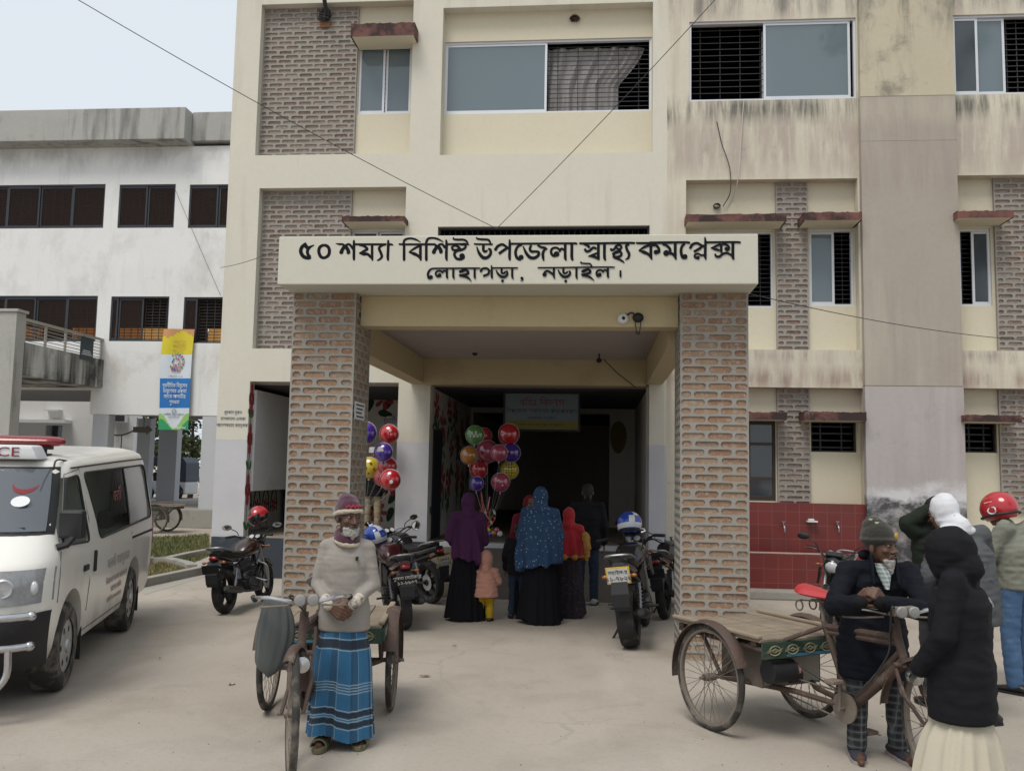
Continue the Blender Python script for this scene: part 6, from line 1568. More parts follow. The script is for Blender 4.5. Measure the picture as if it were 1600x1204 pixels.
# battery rickshaw far behind the annex columns
def easy_bike():
    p = at(268, 784, 31.0)
    t = thing('auto_rickshaw', 'blue and white battery rickshaw parked beyond the annex columns', 'auto rickshaw', (p.x, 31.0, .42), world=True)
    x0, x1 = at(224, 740, 31).x, at(290, 740, 31).x; z = lambda v: at(268, v, 31.0).z
    WHB = pm('rickshaw_white', (.50,.52,.55), .4, .06, 3, coat=.3); NAV = pm('rickshaw_navy', (.022,.035,.06), .5, .1, 3)
    b = MB(); b.box(x0, x1, 31.0, 32.1, z(772), z(752)); b.build('body', WHB, t, bevel=.06)
    b = MB(); b.prism([(x0+.1,31.0,z(722)),(x0+.25,31.0,z(714)),(x1-.15,31.0,z(714)),(x1,31.0,z(722)),(x1+.02,31.0,z(752)),(x1-.25,31.0,z(752)),(x1-.25,31.0,z(728)),(x0+.1,31.0,z(728))], (0,1.1,0)); b.build('canopy', NAV, t, bevel=.02)
    b = MB()
    for x in (x0+.15, (x0+x1)/2-.1): b.cyl((x,31.02,z(752)), (x+.06,31.02,z(727)), .025)
    b.tube([(x0+.15,31.0,z(765)),(x0+.35,31.0,z(728))], .035, 8); b.build('pillar', CHR, t)
    b = MB(); b.box(x0+.3, x1-.1, 31.1, 32.0, z(752)+.01, z(738)); b.build('seat', BLKM, t, bevel=.04)
    for x in (x1-.30, x0+.2):
        b = MB(); b.ring((x,30.97,z(771)), (0,1,0), .19, .06, 24, 8); w_ = b.build('wheel', TYRE, t, smooth=True)
        b = MB(); b.cyl((x,30.93,z(771)), (x,31.02,z(771)), .14, n=18); b.build('hub', RIMS, w_)
    b = MB(); b.prism([(x1-.52,30.99,z(772)),(x1-.52,30.99,z(764)),(x1-.40,30.99,z(757)),(x1-.18,30.99,z(757)),(x1-.06,30.99,z(764)),(x1-.06,30.99,z(772))], (0,-.012,0)); b.build('wheel_arch', BLKM, t)
    b = MB(); b.cyl((x0+.1,31.3,z(760)),(x0+.2,31.3,z(742)),.02); b.tube([(x0+.15,31.0,z(741)),(x0+.2,31.6,z(741))], .02); b.build('handlebar', STEEL, t)
easy_bike()
b = MB(); q = gp(307, 790, .5); b.box(at(287, 795, 29.0).x, at(309, 795, 29.0).x, 29.0, 29.2, .5, at(300, 790, 29).z); tag(b.build('blue_kerb_block', pm('blue_paint', (.03,.09,.26), .7, .1, 4), bevel=.02), 'low blue painted block on the annex floor near the trees', 'block')

# ------------------------------------------------------------------ trees beyond the annex
def tree(name, loc, h, cw, seed, label, n=2600, trunk_r=.14, cz=.55):
    t = thing(name, label, 'tree', loc, 0, 'trees beyond the annex'); rg = random.Random(seed)
    b = MB(); P = bez([(0,0,0),(.1,.05,h*.25),(-.05,.1,h*.5),(.08,0,h*.8)], 5)
    b.tube(P, [trunk_r*(1-.75*k/(len(P)-1)) for k in range(len(P))], 10)
    tips = []
    for k in range(14):
        z = h*rg.uniform(.25, .85); a = rg.uniform(0, 2*PI); l = cw*rg.uniform(.5, .95)
        q_ = Vector((math.cos(a)*l, math.sin(a)*l, z+h*rg.uniform(.05,.2))); b.tube(bez([(0,0,z),(q_.x*.5,q_.y*.5,z+h*.06),q_], 4), [.045-.003*i for i in range(9)], 6); tips.append(q_)
    b.build('trunk', pm('bark', (.08,.06,.045), .9, .25, 6, bump=.5), t, smooth=True)
    b = MB(); cl = []
    for k in range(52):
        a = rg.uniform(0, 2*PI); r = cw*math.sqrt(rg.uniform(.05, 1)); cl.append((Vector((math.cos(a)*r, math.sin(a)*r, h*rg.uniform(cz-.40, 1.0))), rg.uniform(.3,.65)))
    for q_ in tips: cl.append((q_, .5))
    for k in range(n):
        c, s = rg.choice(cl); p_ = c+Vector((rg.gauss(0,s*.55), rg.gauss(0,s*.55), rg.gauss(0,s*.45)))
        u = Vector((rg.gauss(0,1), rg.gauss(0,1), rg.gauss(-.2,.6))).normalized(); v = u.orthogonal().normalized(); v.rotate(Matrix.Rotation(rg.uniform(0,6.3), 3, u)); l = rg.uniform(.09,.19)*(1 if h < 12 else 1.7)
        b.poly([p_-u*l, p_+v*l*.4, p_+u*l, p_-v*l*.4], rg.choice((0,0,1,1,2)))
    b.build('crown', [pm('leaf_dark', (.035,.055,.018), .75, .3, 2), pm('leaf_mid', (.07,.10,.03), .7, .3, 2), pm('leaf_pale', (.14,.155,.07), .7, .3, 2)], t)
    return t
tree('broadleaf_tree', (at(297,760,40).x, 40, 0), 6.2, 1.9, 1, 'leafy green tree filling the gap between annex columns', 5200, cz=.5)
tree('broadleaf_tree', (at(325,760,47).x, 47, 0), 8.5, 2.6, 2, 'taller paler tree behind the leafy one beyond the annex', 4200)
tree('broadleaf_tree', (at(232,760,52).x, 52, 0), 5.5, 2.4, 3, 'low bushy tree behind the parked battery rickshaw', 3200)
tree('rain_tree', (14.5, -8, 0), 20.5, 5.2, 9, 'tall tree behind the viewer whose crown shows in the far right upper window pane', 6500, .35, .75)
# leaves and scraps on the ground
LEAFB = pm('dry_leaf', (.20,.12,.06), .85, .3, 5); SCR = pm('paper_scrap', (.4,.34,.27), .85, .2, 5)
def litter(u, v, s, m, label, seed):
    p = gp(u, v); rg = random.Random(seed); b = MB(); n = 9; z = .006
    c = b.pts([(0,0,.012)])[0]; ring = b.pts([(s*math.cos(2*PI*k/n)*rg.uniform(.6,1.1), s*.6*math.sin(2*PI*k/n)*rg.uniform(.6,1.1), rg.uniform(.001,.018)) for k in range(n)])
    for k in range(n): b.face((c, ring[k], ring[(k+1) % n]))
    o = b.build('dry_leaf' if m is LEAFB else 'paper_scrap', m); o.location = (p.x, p.y, z); o.rotation_euler.z = rg.uniform(0, 6)
    tag(o, label, 'litter')
litter(362, 1069, .045, SCR, 'pale curled leaf on the open ground between ambulance and left cycle van', 1)
litter(664, 1057, .05, LEAFB, 'dry curled leaf on the ground right of the lungi wearer', 2)
litter(250, 1030, .018, LEAFB, 'tiny dark scrap on the ground in front of the ambulance side', 3)
litter(710, 1010, .03, LEAFB, 'small dark leaf on the ground in front of the purple hijab', 4)
litter(1158, 1021, .02, SCR, 'small scrap at the foot of the right brick pillar', 5)
litter(405, 1021, .025, SCR, 'pale scrap on the ground left of the hanging grey bag', 6)
# ------------------------------------------------------------------ figure tools
V3 = Vector
def cap(b, p0, p1, r0, r1=None, n=14, sq=1.0, sqax=None):
    """closed tapered capsule; sq flattens the section along sqax"""
    p0, p1 = V3(p0), V3(p1); r1 = r0 if r1 is None else r1; t = p1-p0; L = t.length
    t = t.normalized() if L > 1e-6 else V3((0,0,1))
    if sqax is not None: u = (V3(sqax)-t*V3(sqax).dot(t)).normalized()
    else: u = t.orthogonal().normalized()
    v = t.cross(u); rings = []
    for a in (-80, -50, -20): rings.append((p0+t*r0*math.sin(R_(a)), r0*math.cos(R_(a))))
    for a in (20, 50, 80): rings.append((p1+t*r1*math.sin(R_(a)), r1*math.cos(R_(a))))
    b.loft([[c+(u*math.cos(q)*sq+v*math.sin(q))*r for q in (2*PI*k/n for k in range(n))] for c, r in rings])
def chain(b, P, Rr, n=14):
    for i in range(len(P)-1): cap(b, P[i], P[i+1], Rr[i], Rr[i+1], n)
def eloft(b, rows, n=24, p=2.3):      # rows: (centre, rx, ry) stacked superellipses in xy, optional tilt
    rings = []
    for c, rx, ry in rows:
        c = V3(c); ring = []
        for k in range(n):
            a = 2*PI*k/n; ca, sa = math.cos(a), math.sin(a)
            ring.append(c+V3((rx*math.copysign(abs(ca)**(2/p), ca), ry*math.copysign(abs(sa)**(2/p), sa), 0)))
        rings.append(ring)
    b.loft(rings)
def solid(b, name, mats, parent, voxel=.012, smooth=4, disp=None, attr=None):
    o = b.build('tmp', mats, None)
    m = o.modifiers.new('r', 'REMESH'); m.mode = 'VOXEL'; m.voxel_size = voxel; m.adaptivity = 0
    if smooth: s = o.modifiers.new('s', 'SMOOTH'); s.factor = .5; s.iterations = smooth
    dg = bpy.context.evaluated_depsgraph_get(); me = bpy.data.meshes.new_from_object(o.evaluated_get(dg))
    old = o.data; bpy.data.objects.remove(o); bpy.data.meshes.remove(old)
    me.name = name; n = len(me.vertices)
    if disp:
        co = np.empty(n*3); no = np.empty(n*3); me.vertices.foreach_get('co', co); me.vertices.foreach_get('normal', no)
        co = co.reshape(-1,3); no = no.reshape(-1,3)
        d = np.array([disp(p) for p in co]); co = co+no*d[:,None]; me.vertices.foreach_set('co', co.ravel())
    me.polygons.foreach_set('use_smooth', [True]*len(me.polygons)); me.update()
    ob = bpy.data.objects.new(name, me); COL.objects.link(ob); ob.parent = parent
    return ob
def wrinkle(amp=.006, f=9, zs=1.8, seed=0, dirx=0.0, z0=None):
    def d(p):
        q = V3((p[0]*f+seed*7.3, p[1]*f+seed*3.1, p[2]*f*zs))
        a = noise.noise(q); e = noise.noise(q*1.9+V3((3,1,7))); g_ = noise.noise(V3((p[0]*f*.5+p[2]*f*1.1, p[1]*f*.5, p[2]*f*2.6+seed)))
        v = amp*(.42-abs(a)*1.6+(.3-abs(e))*.5+(.25-abs(g_))*1.3)
        if z0 is not None: v *= max(0, min(1, (p[2]-z0-.012)/.05))
        return v
    return d
def cloth(name, col, rough=.9, bump=.35, bscale=160, var=.1, sheen=.0, dirt=None):
    return pm(name, col, max(rough,.82), var, 5, bump=bump, bscale=bscale, sheen=sheen if max(col) > .2 else 0, fine=.05, dirt=dirt, spec=.15)
SKIN = pm('skin_brown', (.155,.075,.045), .5, .12, 12, spec=.4, fine=.05, bump=.12, bscale=140)
SKINM = pm('skin_deep_brown', (.098,.050,.032), .5, .12, 12, spec=.35, fine=.06, bump=.12, bscale=140)
SKIND = pm('skin_dark_brown', (.085,.04,.026), .5, .12, 12, spec=.4, fine=.05, bump=.12, bscale=140)
HAIRB = pm('hair_black', (.010,.009,.008), .6, .3, 30, bump=.5, bscale=200)
HAIRG = pm('beard_grey', (.40,.39,.37), .85, .25, 40, bump=.9, bscale=170, dirt=((.12,.11,.10), .6, 30, .52))
EYEW = pm('eye_white', (.20,.17,.145), .3, .05, 5, fine=0); EYEB = pm('eye_iris', (.012,.008,.006), .15, .1, 5, fine=0)
LIP = pm('lip', (.13,.055,.045), .5, .1, 8)

def hand(b, wr, d, nrm, thumb, s=1.0, curl=.5, rf=.0085, spread=.0):
    """wr wrist, d finger direction, nrm back of the hand, thumb = +1/-1 along side = d x nrm"""
    wr, d = V3(wr), V3(d).normalized(); nrm = (V3(nrm)-d*V3(nrm).dot(d)).normalized(); side = d.cross(nrm).normalized()*thumb
    L = .088*s
    for k in (-1.0, -.33, .33, 1.0):
        cap(b, wr+side*k*.014*s, wr+d*L+side*k*.031*s, .0135*s, .0125*s, 10)
    for i, (off, ln) in enumerate(((.95,.068),(.33,.077),(-.30,.072),(-.92,.056))):
        p = wr+d*L+side*off*.032*s; dd = (d+side*off*spread).normalized(); c = curl*(1+.12*i)
        for seg, f in enumerate((.45,.32,.23)):
            ca = c*(.55 if seg == 0 else 1.0)
            rot = Matrix.Rotation(-ca, 3, d.cross(nrm)); dd = (rot @ dd).normalized()
            q = p+dd*ln*f*s*1.15; r = rf*s*(1.05-.1*seg)
            cap(b, p, q, r, r*.93, 9); p = q
    p = wr+d*.018*s+side*.024*s; dd = (d*.62+side*.62-nrm*.42).normalized()
    for ln, r in ((.042,.0125),(.032,.0105),(.026,.009)):
        q = p+dd*ln*s; cap(b, p, q, r*s, r*.9*s, 9); p = q; dd = (dd+d*.25-nrm*.18).normalized()

def head_prims(b, c, M, s=1.0, face=True):
    T = lambda p: c+M @ (V3(p)*s)
    E = lambda p, r: b.ell(T(p), tuple(x*s for x in r), 0, 18, 12, M)
    E((0,.012,.050), (.074,.094,.086)); E((0,-.026,-.012), (.061,.064,.084)); E((0,-.040,-.068), (.047,.044,.038)); E((0,-.066,-.090), (.021,.018,.016))
    for k in (-1, 1): E((k*.076,.012,-.004), (.011,.019,.031))
    if face:
        cap(b, T((0,-.084,.026)), T((0,-.109,-.020)), .0085*s, .0125*s, 10)
        for k in (-1, 1):
            E((k*.0125,-.097,-.024), (.0095,.012,.009)); E((k*.043,-.064,-.014), (.021,.020,.017))
            cap(b, T((k*.012,-.086,.036)), T((k*.045,-.074,.037)), .0105*s, .010*s, 9)
        cap(b, T((-.018,-.091,-.050)), T((.018,-.091,-.050)), .0065*s, None, 8); cap(b, T((-.015,-.090,-.062)), T((.015,-.090,-.062)), .0075*s, None, 8)
def head_parts(parent, c, M, s=1.0, brow=HAIRB, lips=True):
    T = lambda p: c+M @ (V3(p)*s)
    for k in (-1, 1):
        b = MB(); b.ell(T((k*.030,-.0790,.0175)), (.0125*s,.0075*s,.0075*s), 0, 14, 8, M); e = b.build('eye', EYEW, parent, smooth=True)
        b = MB(); b.ell(T((k*.029+.003,-.0868,.0170)), (.0062*s,.0028*s,.0068*s), 0, 12, 8, M); b.build('iris', EYEB, e, smooth=True)
        b = MB(); P = [T((k*x, y, z)) for x, y, z in ((.013,-.0945,.0400),(.028,-.0915,.0455),(.046,-.080,.0415))]; b.tube(bez(P, 4), [.0035*s]*9, 6); b.build('eyebrow', brow, parent, smooth=True)
    if lips:
        b = MB(); b.tube(bez([T((-.021,-.0935,-.0545)), T((-.008,-.0995,-.0530)), T((0,-.0985,-.0545)), T((.008,-.0995,-.0530)), T((.021,-.0935,-.0545))], 4), .0042*s, 6); b.build('lips', LIP, parent, smooth=True)

class Fig:
    """joint positions for a figure of height H facing -Y with feet on z=0; override any joint"""
    def __init__(s, H=1.65, **kw):
        k = H/1.65; s.k = k; s.H = H
        J = dict(head=(0,-.015,1.525), neck=(0,.02,1.40), chest=(0,.015,1.22), waist=(0,.01,1.00), pelvis=(0,.015,.88),
                 shl=(-.175,.02,1.345), shr=(.175,.02,1.345), ell=(-.235,.03,1.075), elr=(.235,.03,1.075), wrl=(-.235,-.045,.845), wrr=(.235,-.045,.845),
                 hil=(-.085,.015,.86), hir=(.085,.015,.86), knl=(-.095,.0,.47), knr=(.095,.0,.47), anl=(-.10,.03,.085), anr=(.10,.03,.085))
        for n, v in J.items(): setattr(s, n, V3(v)*k)
        for n, v in kw.items(): setattr(s, n, V3(v))
        s.headM = Matrix.Identity(3)
    def look(s, yaw=0, pitch=0, roll=0): s.headM = Matrix.Rotation(yaw,3,'Z') @ Matrix.Rotation(pitch,3,'X') @ Matrix.Rotation(roll,3,'Y'); return s
def body(F, parent, skin, voxel=.010, hands=None, face=True, feet=True, hs=1.0):
    b = MB(); k = F.k
    head_prims(b, F.head, F.headM, k*hs, face)
    cap(b, F.head+F.headM @ V3((0,.02,-.05))*k, F.neck, .052*k, .056*k)
    cap(b, F.neck, F.chest, .055*k, .105*k)
    for a, c, r in ((F.chest, F.waist, (.125,.105)), (F.waist, F.pelvis, (.105,.12))):
        cap(b, a-V3((.04*k,0,0)), c-V3((.04*k,0,0)), r[0]*k*.85, r[1]*k*.85); cap(b, a+V3((.04*k,0,0)), c+V3((.04*k,0,0)), r[0]*k*.85, r[1]*k*.85)
    for s in ('l', 'r'):
        sh, el, wr, hi, kn, an = (getattr(F, n+s) for n in ('sh','el','wr','hi','kn','an'))
        cap(b, F.chest.lerp(F.neck, .5), sh, .065*k, .048*k); chain(b, [sh, el, wr], [.046*k, .036*k, .026*k])
        chain(b, [hi, kn, an], [.082*k, .053*k, .036*k])
        if feet:
            fx = -.02 if s == 'l' else .02
            cap(b, an-V3((0,-.02*k,.045*k)), an+V3((fx,-.13*k,-.060*k)), .034*k, .030*k, 12); cap(b, an+V3((fx,-.11*k,-.062*k)), an+V3((fx*1.5,-.18*k,-.066*k)), .032*k, .020*k, 12)
        if hands and s in hands:
            h = hands[s]; hand(b, wr, h['d'], h['n'], h['t'], h.get('s', k), h.get('c', .5), h.get('rf', .0085), h.get('sp', 0))
    return solid(b, 'body', skin, parent, voxel, 3)
DEFH = lambda: {'l': dict(d=(-.02,-.1,-1), n=(-1,-.1,0), t=-1, c=.35), 'r': dict(d=(.02,-.1,-1), n=(1,-.1,0), t=1, c=.35)}
def jacket(F, parent, m, hem=.78, name='jacket', voxel=.013, tor=(.205,.145), hemr=(.20,.15), arm=(.078,.066,.052), amp=.007, seed=0, collar=.07, sleeves=('l','r'), hood=None, cuff=.0, smooth=4, f=9):
    b = MB(); k = F.k; hz = hem*k
    if F.chest.z-hz > .1:
        lean = F.chest-F.pelvis; base = F.pelvis if hz < F.pelvis.z else F.waist
        rows = []
        for t in range(9):
            f_ = t/8
            if hz < F.pelvis.z:
                z = hz+(F.pelvis.z-hz)*min(1, f_*2.2) if f_ < .46 else None
            top = F.neck+V3((0,0,-.04*k)); 
        path = [V3((F.pelvis.x, F.pelvis.y, hz))] if hz < F.pelvis.z-.02 else []
        path += [F.pelvis if hz < F.pelvis.z-.02 else V3((F.waist.x, F.waist.y, hz)), F.waist, F.chest, F.chest.lerp(F.neck, .55)]
        rad = ([hemr] if hz < F.pelvis.z-.02 else []) + [(hemr[0]*.98, hemr[1]*.98), (tor[0]*.93, tor[1]*.97), tor, (tor[0]*.78, tor[1]*.78)]
        eloft(b, [(p, r[0]*k, r[1]*k) for p, r in zip(path, rad)], 26)
    cap(b, F.chest.lerp(F.neck,.4), F.neck+V3((0,0,.0)), .10*k, collar*k)
    for s in ('l', 'r'):
        sh, el, wr = getattr(F, 'sh'+s), getattr(F, 'el'+s), getattr(F, 'wr'+s)
        cap(b, F.chest.lerp(F.neck, .6), sh, .085*k, arm[0]*k*.98)
        if s in sleeves:
            w2 = el.lerp(wr, .97+cuff); chain(b, [sh, el, w2], [arm[0]*k, arm[1]*k, arm[2]*k])
        else: chain(b, [sh, sh.lerp(el,.6)], [arm[0]*k, arm[1]*k])
    if hood: hood(b)
    return solid(b, name, m, parent, voxel, smooth, wrinkle(amp, f, 1.7, seed, 0, hz) if amp else None)
def trousers(F, parent, m, name='trousers', r=(.096,.072,.060), voxel=.013, amp=.007, seed=1, hemz=None):
    b = MB(); k = F.k
    cap(b, F.waist-V3((.04*k,0,0)), F.pelvis-V3((.04*k,0,0)), .095*k, .105*k); cap(b, F.waist+V3((.04*k,0,0)), F.pelvis+V3((.04*k,0,0)), .095*k, .105*k)
    for s in ('l', 'r'):
        hi, kn, an = (getattr(F, n+s) for n in ('hi','kn','an'))
        chain(b, [hi, kn, kn.lerp(an, 1.0)], [r[0]*k, r[1]*k, r[2]*k])
    return solid(b, name, m, parent, voxel, 3, wrinkle(amp, 10, 1.2, seed))
def shoes(F, parent, m, name='shoe', sole=None, slip=False):
    k = F.k
    for s in ('l', 'r'):
        an = getattr(F, 'an'+s); fx = -.02 if s == 'l' else .02; b = MB()
        c = V3((an.x, an.y, 0))
        eloft_y = [(-.055,.033,.045),(-.05,.040,.060),(0,.043,.080 if not slip else .05),(.06,.046,.062 if not slip else .055),(.13,.050,.050),(.18,.042,.038),(.205,.02,.022)]
        rings = []
        for y, wx, h in eloft_y:
            y = .05-y
            rings.append([c+V3((fx*(.05-y)/.15+wx*k*math.cos(a), y*k, h*k*.5+h*k*.5*math.sin(a)+.012)) for a in (2*PI*q_/16 for q_ in range(16))])
        b.loft(rings); sh = b.build(name, m, parent, smooth=True, sharp=70)
        b = MB(); P = [c+V3((fx*(.05-(.05-y))/.15+wx*1.04*k*sx, (.05-y)*k, .001)) for sx, seq in ((1, eloft_y),(-1, list(reversed(eloft_y)))) for y, wx, h in seq]
        b.prism(P, (0,0,.020)); b.build('sole', sole or BLKM, sh)
def drape(name, m, parent, rows, nf=13, amp=.03, seed=0, n=110, rowsn=26, thick=True, twist=.0, smooth=True, hem=.0):
    """hanging cloth: rows (z, cx, cy, rx, ry, fold) from top to bottom; stores a pattern coordinate"""
    b = MB(); rg = random.Random(seed); ph = [rg.uniform(0, 6.3) for _ in range(6)]; fr = [nf, int(nf*.6)+1, int(nf*1.7)]
    pat = []; idx = []
    def itp(t):
        x = t*(len(rows)-1); i = min(int(x), len(rows)-2); f = x-i; f = f*f*(3-2*f) if False else f
        return [a+(c-a)*f for a, c in zip(rows[i], rows[i+1])]
    for j in range(rowsn+1):
        t = j/rowsn; z, cx, cy, rx, ry, fo = itp(t); row = []
        for i in range(n):
            a = 2*PI*i/n
            g_ = .5*math.sin(fr[0]*a+ph[0]+twist*t)+.35*math.sin(fr[1]*a+ph[1]-twist*t*.6)+.2*math.sin(fr[2]*a+ph[2])
            g_ = (1-abs(g_)*1.6)*.7 if True else g_
            q = 1+fo*amp/max(rx,.01)*g_
            zz = z+hem*math.sin(2*a+ph[3])*t+ .012*math.sin(5*a+ph[4])*t*(1 if hem else .3)
            row.append(b.pts([(cx+rx*q*math.cos(a), cy+ry*q*math.sin(a), zz)])[0]); pat.append((a*.17, z, a))
        idx.append(row)
    for j in range(rowsn):
        for i in range(n):
            k = (i+1) % n; b.face((idx[j][i], idx[j][k], idx[j+1][k], idx[j+1][i]))
    c0 = b.pts([sum((V3(b.v[i]) for i in idx[0]), V3())/n])[0]; pat.append((0, rows[0][0], 0))
    for i in range(n): b.face((c0, idx[0][(i+1) % n], idx[0][i]))
    z, cx, cy, rx, ry, fo = rows[-1]; c1 = b.pts([(cx, cy, z+.03)])[0]; pat.append((0, z, 0))
    for i in range(n): b.face((c1, idx[-1][i], idx[-1][(i+1) % n]))
    o = b.build(name, m, parent, smooth=True, sharp=80)
    at_ = o.data.attributes.new('pat', 'FLOAT_VECTOR', 'POINT'); at_.data.foreach_set('vector', [x for p_ in pat for x in p_])
    return o
def person(label, loc, rotz, group=None): return thing('person', label, 'person', loc, rotz, group)
# ------------------------------------------------------------------ the man in the beige sweater
def lungi_mat():
    m, N, b = base_mat('checked_lungi_cloth'); L = m.node_tree.links
    p = N.n('ShaderNodeAttribute', attribute_name='pat').outputs['Vector']; sp = N.n('ShaderNodeSeparateXYZ', {0: p}); u, z = sp.outputs[0], sp.outputs[1]
    def bandz(z0, z1): return N.math('MULTIPLY', N.math('GREATER_THAN', z, z0), N.math('LESS_THAN', z, z1))
    tc = N.n('ShaderNodeTexCoord').outputs['Object']; n = N.noise(tc, 6, 5, .6)
    c = N.mix(N.ramp(n, .3, .7), (.010,.080,.175), (.016,.115,.235))
    fu = N.math('FRACT', N.math('MULTIPLY', u, 8.0))
    c = N.mix(N.math('MULTIPLY', N.math('LESS_THAN', fu, .30), .55), c, (.008,.03,.06))
    c = N.mix(N.math('MULTIPLY', N.math('LESS_THAN', N.math('ABSOLUTE', N.math('SUBTRACT', fu, .36)), .018), .5), c, (.25,.33,.38))
    for z0, z1 in ((.615,.665),(.155,.185),(.215,.245)): c = N.mix(N.math('MULTIPLY', bandz(z0, z1), .92), c, (.006,.010,.018))
    for zc in (.672,.607,.405,.388,.371,.354,.252,.207,.193,.148): c = N.mix(N.math('MULTIPLY', bandz(zc-.0035, zc+.0035), .7), c, (.26,.34,.38))
    L.new(c, b.inputs['Base Color']); b.inputs['Roughness'].default_value = .8; b.inputs['Sheen Weight'].default_value = .1
    bp = N.n('ShaderNodeBump', {'Height': N.noise(tc, 220, 3, .6), 'Strength': .25, 'Distance': .005}); L.new(bp.outputs[0], b.inputs['Normal'])
    return m
def sweater_man():
    H = 1.555; fx = gp(531, 1163)
    t = person('bearded man in beige sweater, purple woollen cap and blue checked lungi beside his cycle van', (fx.x, fx.y, 0), .10)
    F = Fig(H, ell=(-.178,.0,1.00), elr=(.180,.0,1.00), wrl=(-.070,-.165,.885), wrr=(.080,-.160,.895), anl=(-.085,-.02,.085), anr=(.115,.05,.085), knl=(-.085,-.01,.46), knr=(.105,.01,.46)).look(.58, .05, 0)
    F.head = V3((.012,-.025,1.415)); F.neck = V3((0,.015,1.315)); F.shl = V3((-.128,.015,1.225)); F.shr = V3((.128,.015,1.225))
    hands = {'l': dict(d=(.82,-.25,-.42), n=(-.3,-.9,.15), t=-1, c=.75, s=1.06, rf=.0095), 'r': dict(d=(-.86,-.05,-.38), n=(.1,-1,.0), t=1, c=.62, s=1.06, rf=.0095)}
    body(F, t, SKINM, .0052, hands)
    head_parts(t, F.head, F.headM, F.k, pm('eyebrow_grey', (.03,.028,.026), .8, .2, 20))
    SW = pm('beige_knit', (.30,.275,.248), .92, .06, 4, bump=.6, bscale=190, fine=.05, spec=.15)
    jacket(F, t, SW, hem=.755, name='sweater', voxel=.009, tor=(.162,.118), hemr=(.176,.138), arm=(.060,.050,.037), amp=.0038, seed=2, collar=.060, cuff=-.16, f=9, smooth=5)
    b = MB(); e = F.chest+V3((.085,-.128,.02)); b.box(e.x-.007, e.x+.007, e.y-.006, e.y+.03, e.z-.012, e.z+.012); b.build('sweater_emblem', BLACKP, t)
    CUF = pm('patterned_cuff', (.50,.45,.38), .9, .1, 10, bump=.4, bscale=150, dirt=((.05,.045,.045), .85, 26, .50))
    for s in ('l','r'):
        el, wr = getattr(F, 'el'+s), getattr(F, 'wr'+s); b = MB(); chain(b, [el.lerp(wr, .72), el.lerp(wr, .99)], [.039, .036]); solid(b, 'shirt_cuff', CUF, t, .007, 2)
    # lungi
    drape('lungi', lungi_mat(), t, [(.80,0,.005,.125,.095,.10),(.71,0,0,.140,.108,.25),(.60,0,0,.165,.122,.6),(.50,.0,0,.175,.13,.8),(.30,.0,-.005,.183,.14,1.0),(.13,.0,-.01,.195,.155,1.1),(.075,.0,-.01,.200,.16,1.1)], nf=11, amp=.026, seed=5, twist=.5, hem=.018)
    OL = pm('olive_rubber', (.13,.125,.07), .6, .12, 8)
    for s, an in (('l', F.anl), ('r', F.anr)):
        b = MB(); fx_ = -.03 if s == 'l' else .03; P = []
        for k in range(20):
            a = 2*PI*k/20; P.append((an.x+fx_*.6+.052*math.cos(a)*(1.0+.1*math.sin(a)), an.y-.055-.14*math.sin(a), .001))
        b.prism(P, (0,0,.032)); sd = b.build('sandal', OL, t, bevel=.008)
        b = MB(); n = 14; rows = []
        for y in (-.07,-.10,-.135): rows.append([(an.x+fx_*.7+(.054)*math.cos(PI*q_/n), an.y+y, .028+.052*math.sin(PI*q_/n)) for q_ in range(n+1)]+[(an.x+fx_*.7+(.046)*math.cos(PI*q_/n), an.y+y, .028+.044*math.sin(PI*q_/n)) for q_ in range(n, -1, -1)])
        b.loft(rows); b.build('strap', OL, sd, smooth=True, sharp=60)
    # cap, neck warmer, beard
    PUR = pm('purple_wool', (.062,.015,.034), .95, .12, 9, bump=.7, bscale=130, sheen=.3); CRM = pm('cream_fleece', (.46,.40,.30), .98, .12, 14, bump=.9, bscale=120, sheen=.3); REDT = pm('cap_red_pattern', (.30,.03,.05), .9, .2, 20)
    M, c, k = F.headM, F.head, F.k; T = lambda p: c+M @ (V3(p)*k)
    b = MB(); b.ell(T((0,.020,.062)), (.085*k,.104*k,.092*k), 0, 26, 16, M); b.ell(T((0,.030,.112)), (.066*k,.078*k,.056*k), 0, 20, 12, M); b.ell(T((0,.048,.015)), (.086*k,.078*k,.060*k), 0, 20, 12, M)
    cp = solid(b, 'woollen_cap', PUR, t, .007, 3, wrinkle(.003, 22, 1))
    b = MB()
    b.tube([T((.083*math.cos(a), .016+.104*math.sin(a), .030-.034*math.sin(a)+.006*math.cos(2*a))) for a in (2*PI*q_/28 for q_ in range(28))], .0165*k, 10, closed=True); solid(b, 'cap_band', CRM, cp, .006, 2, wrinkle(.003, 45, 1))
    b = MB()
    for q_ in range(-4, 5): a = R_(-90+q_*9); b.ell(T((.084*math.cos(a), .014+.104*math.sin(a), .084+.008*(q_ % 2))), (.008,.006,.010), 0, 8, 6)
    b.build('cap_pattern', REDT, cp)
    b = MB()
    for z, rr in ((-.112,.062),(-.130,.068)): b.tube([T((rr*1.05*math.cos(a), .012+rr*1.12*math.sin(a), z-.022*math.sin(a)*-1)) for a in (2*PI*q_/26 for q_ in range(26))], .022*k, 10, closed=True)
    nw = solid(b, 'neck_warmer', PUR, t, .007, 3, wrinkle(.003, 30, 1))
    b = MB(); b.tube([T((.074*math.cos(a), .012+.086*math.sin(a), -.150+.024*math.sin(a))) for a in (2*PI*q_/26 for q_ in range(26))], .0185*k, 10, closed=True); solid(b, 'fleece_edge', CRM, nw, .006, 2, wrinkle(.003, 45, 1))
    b = MB()
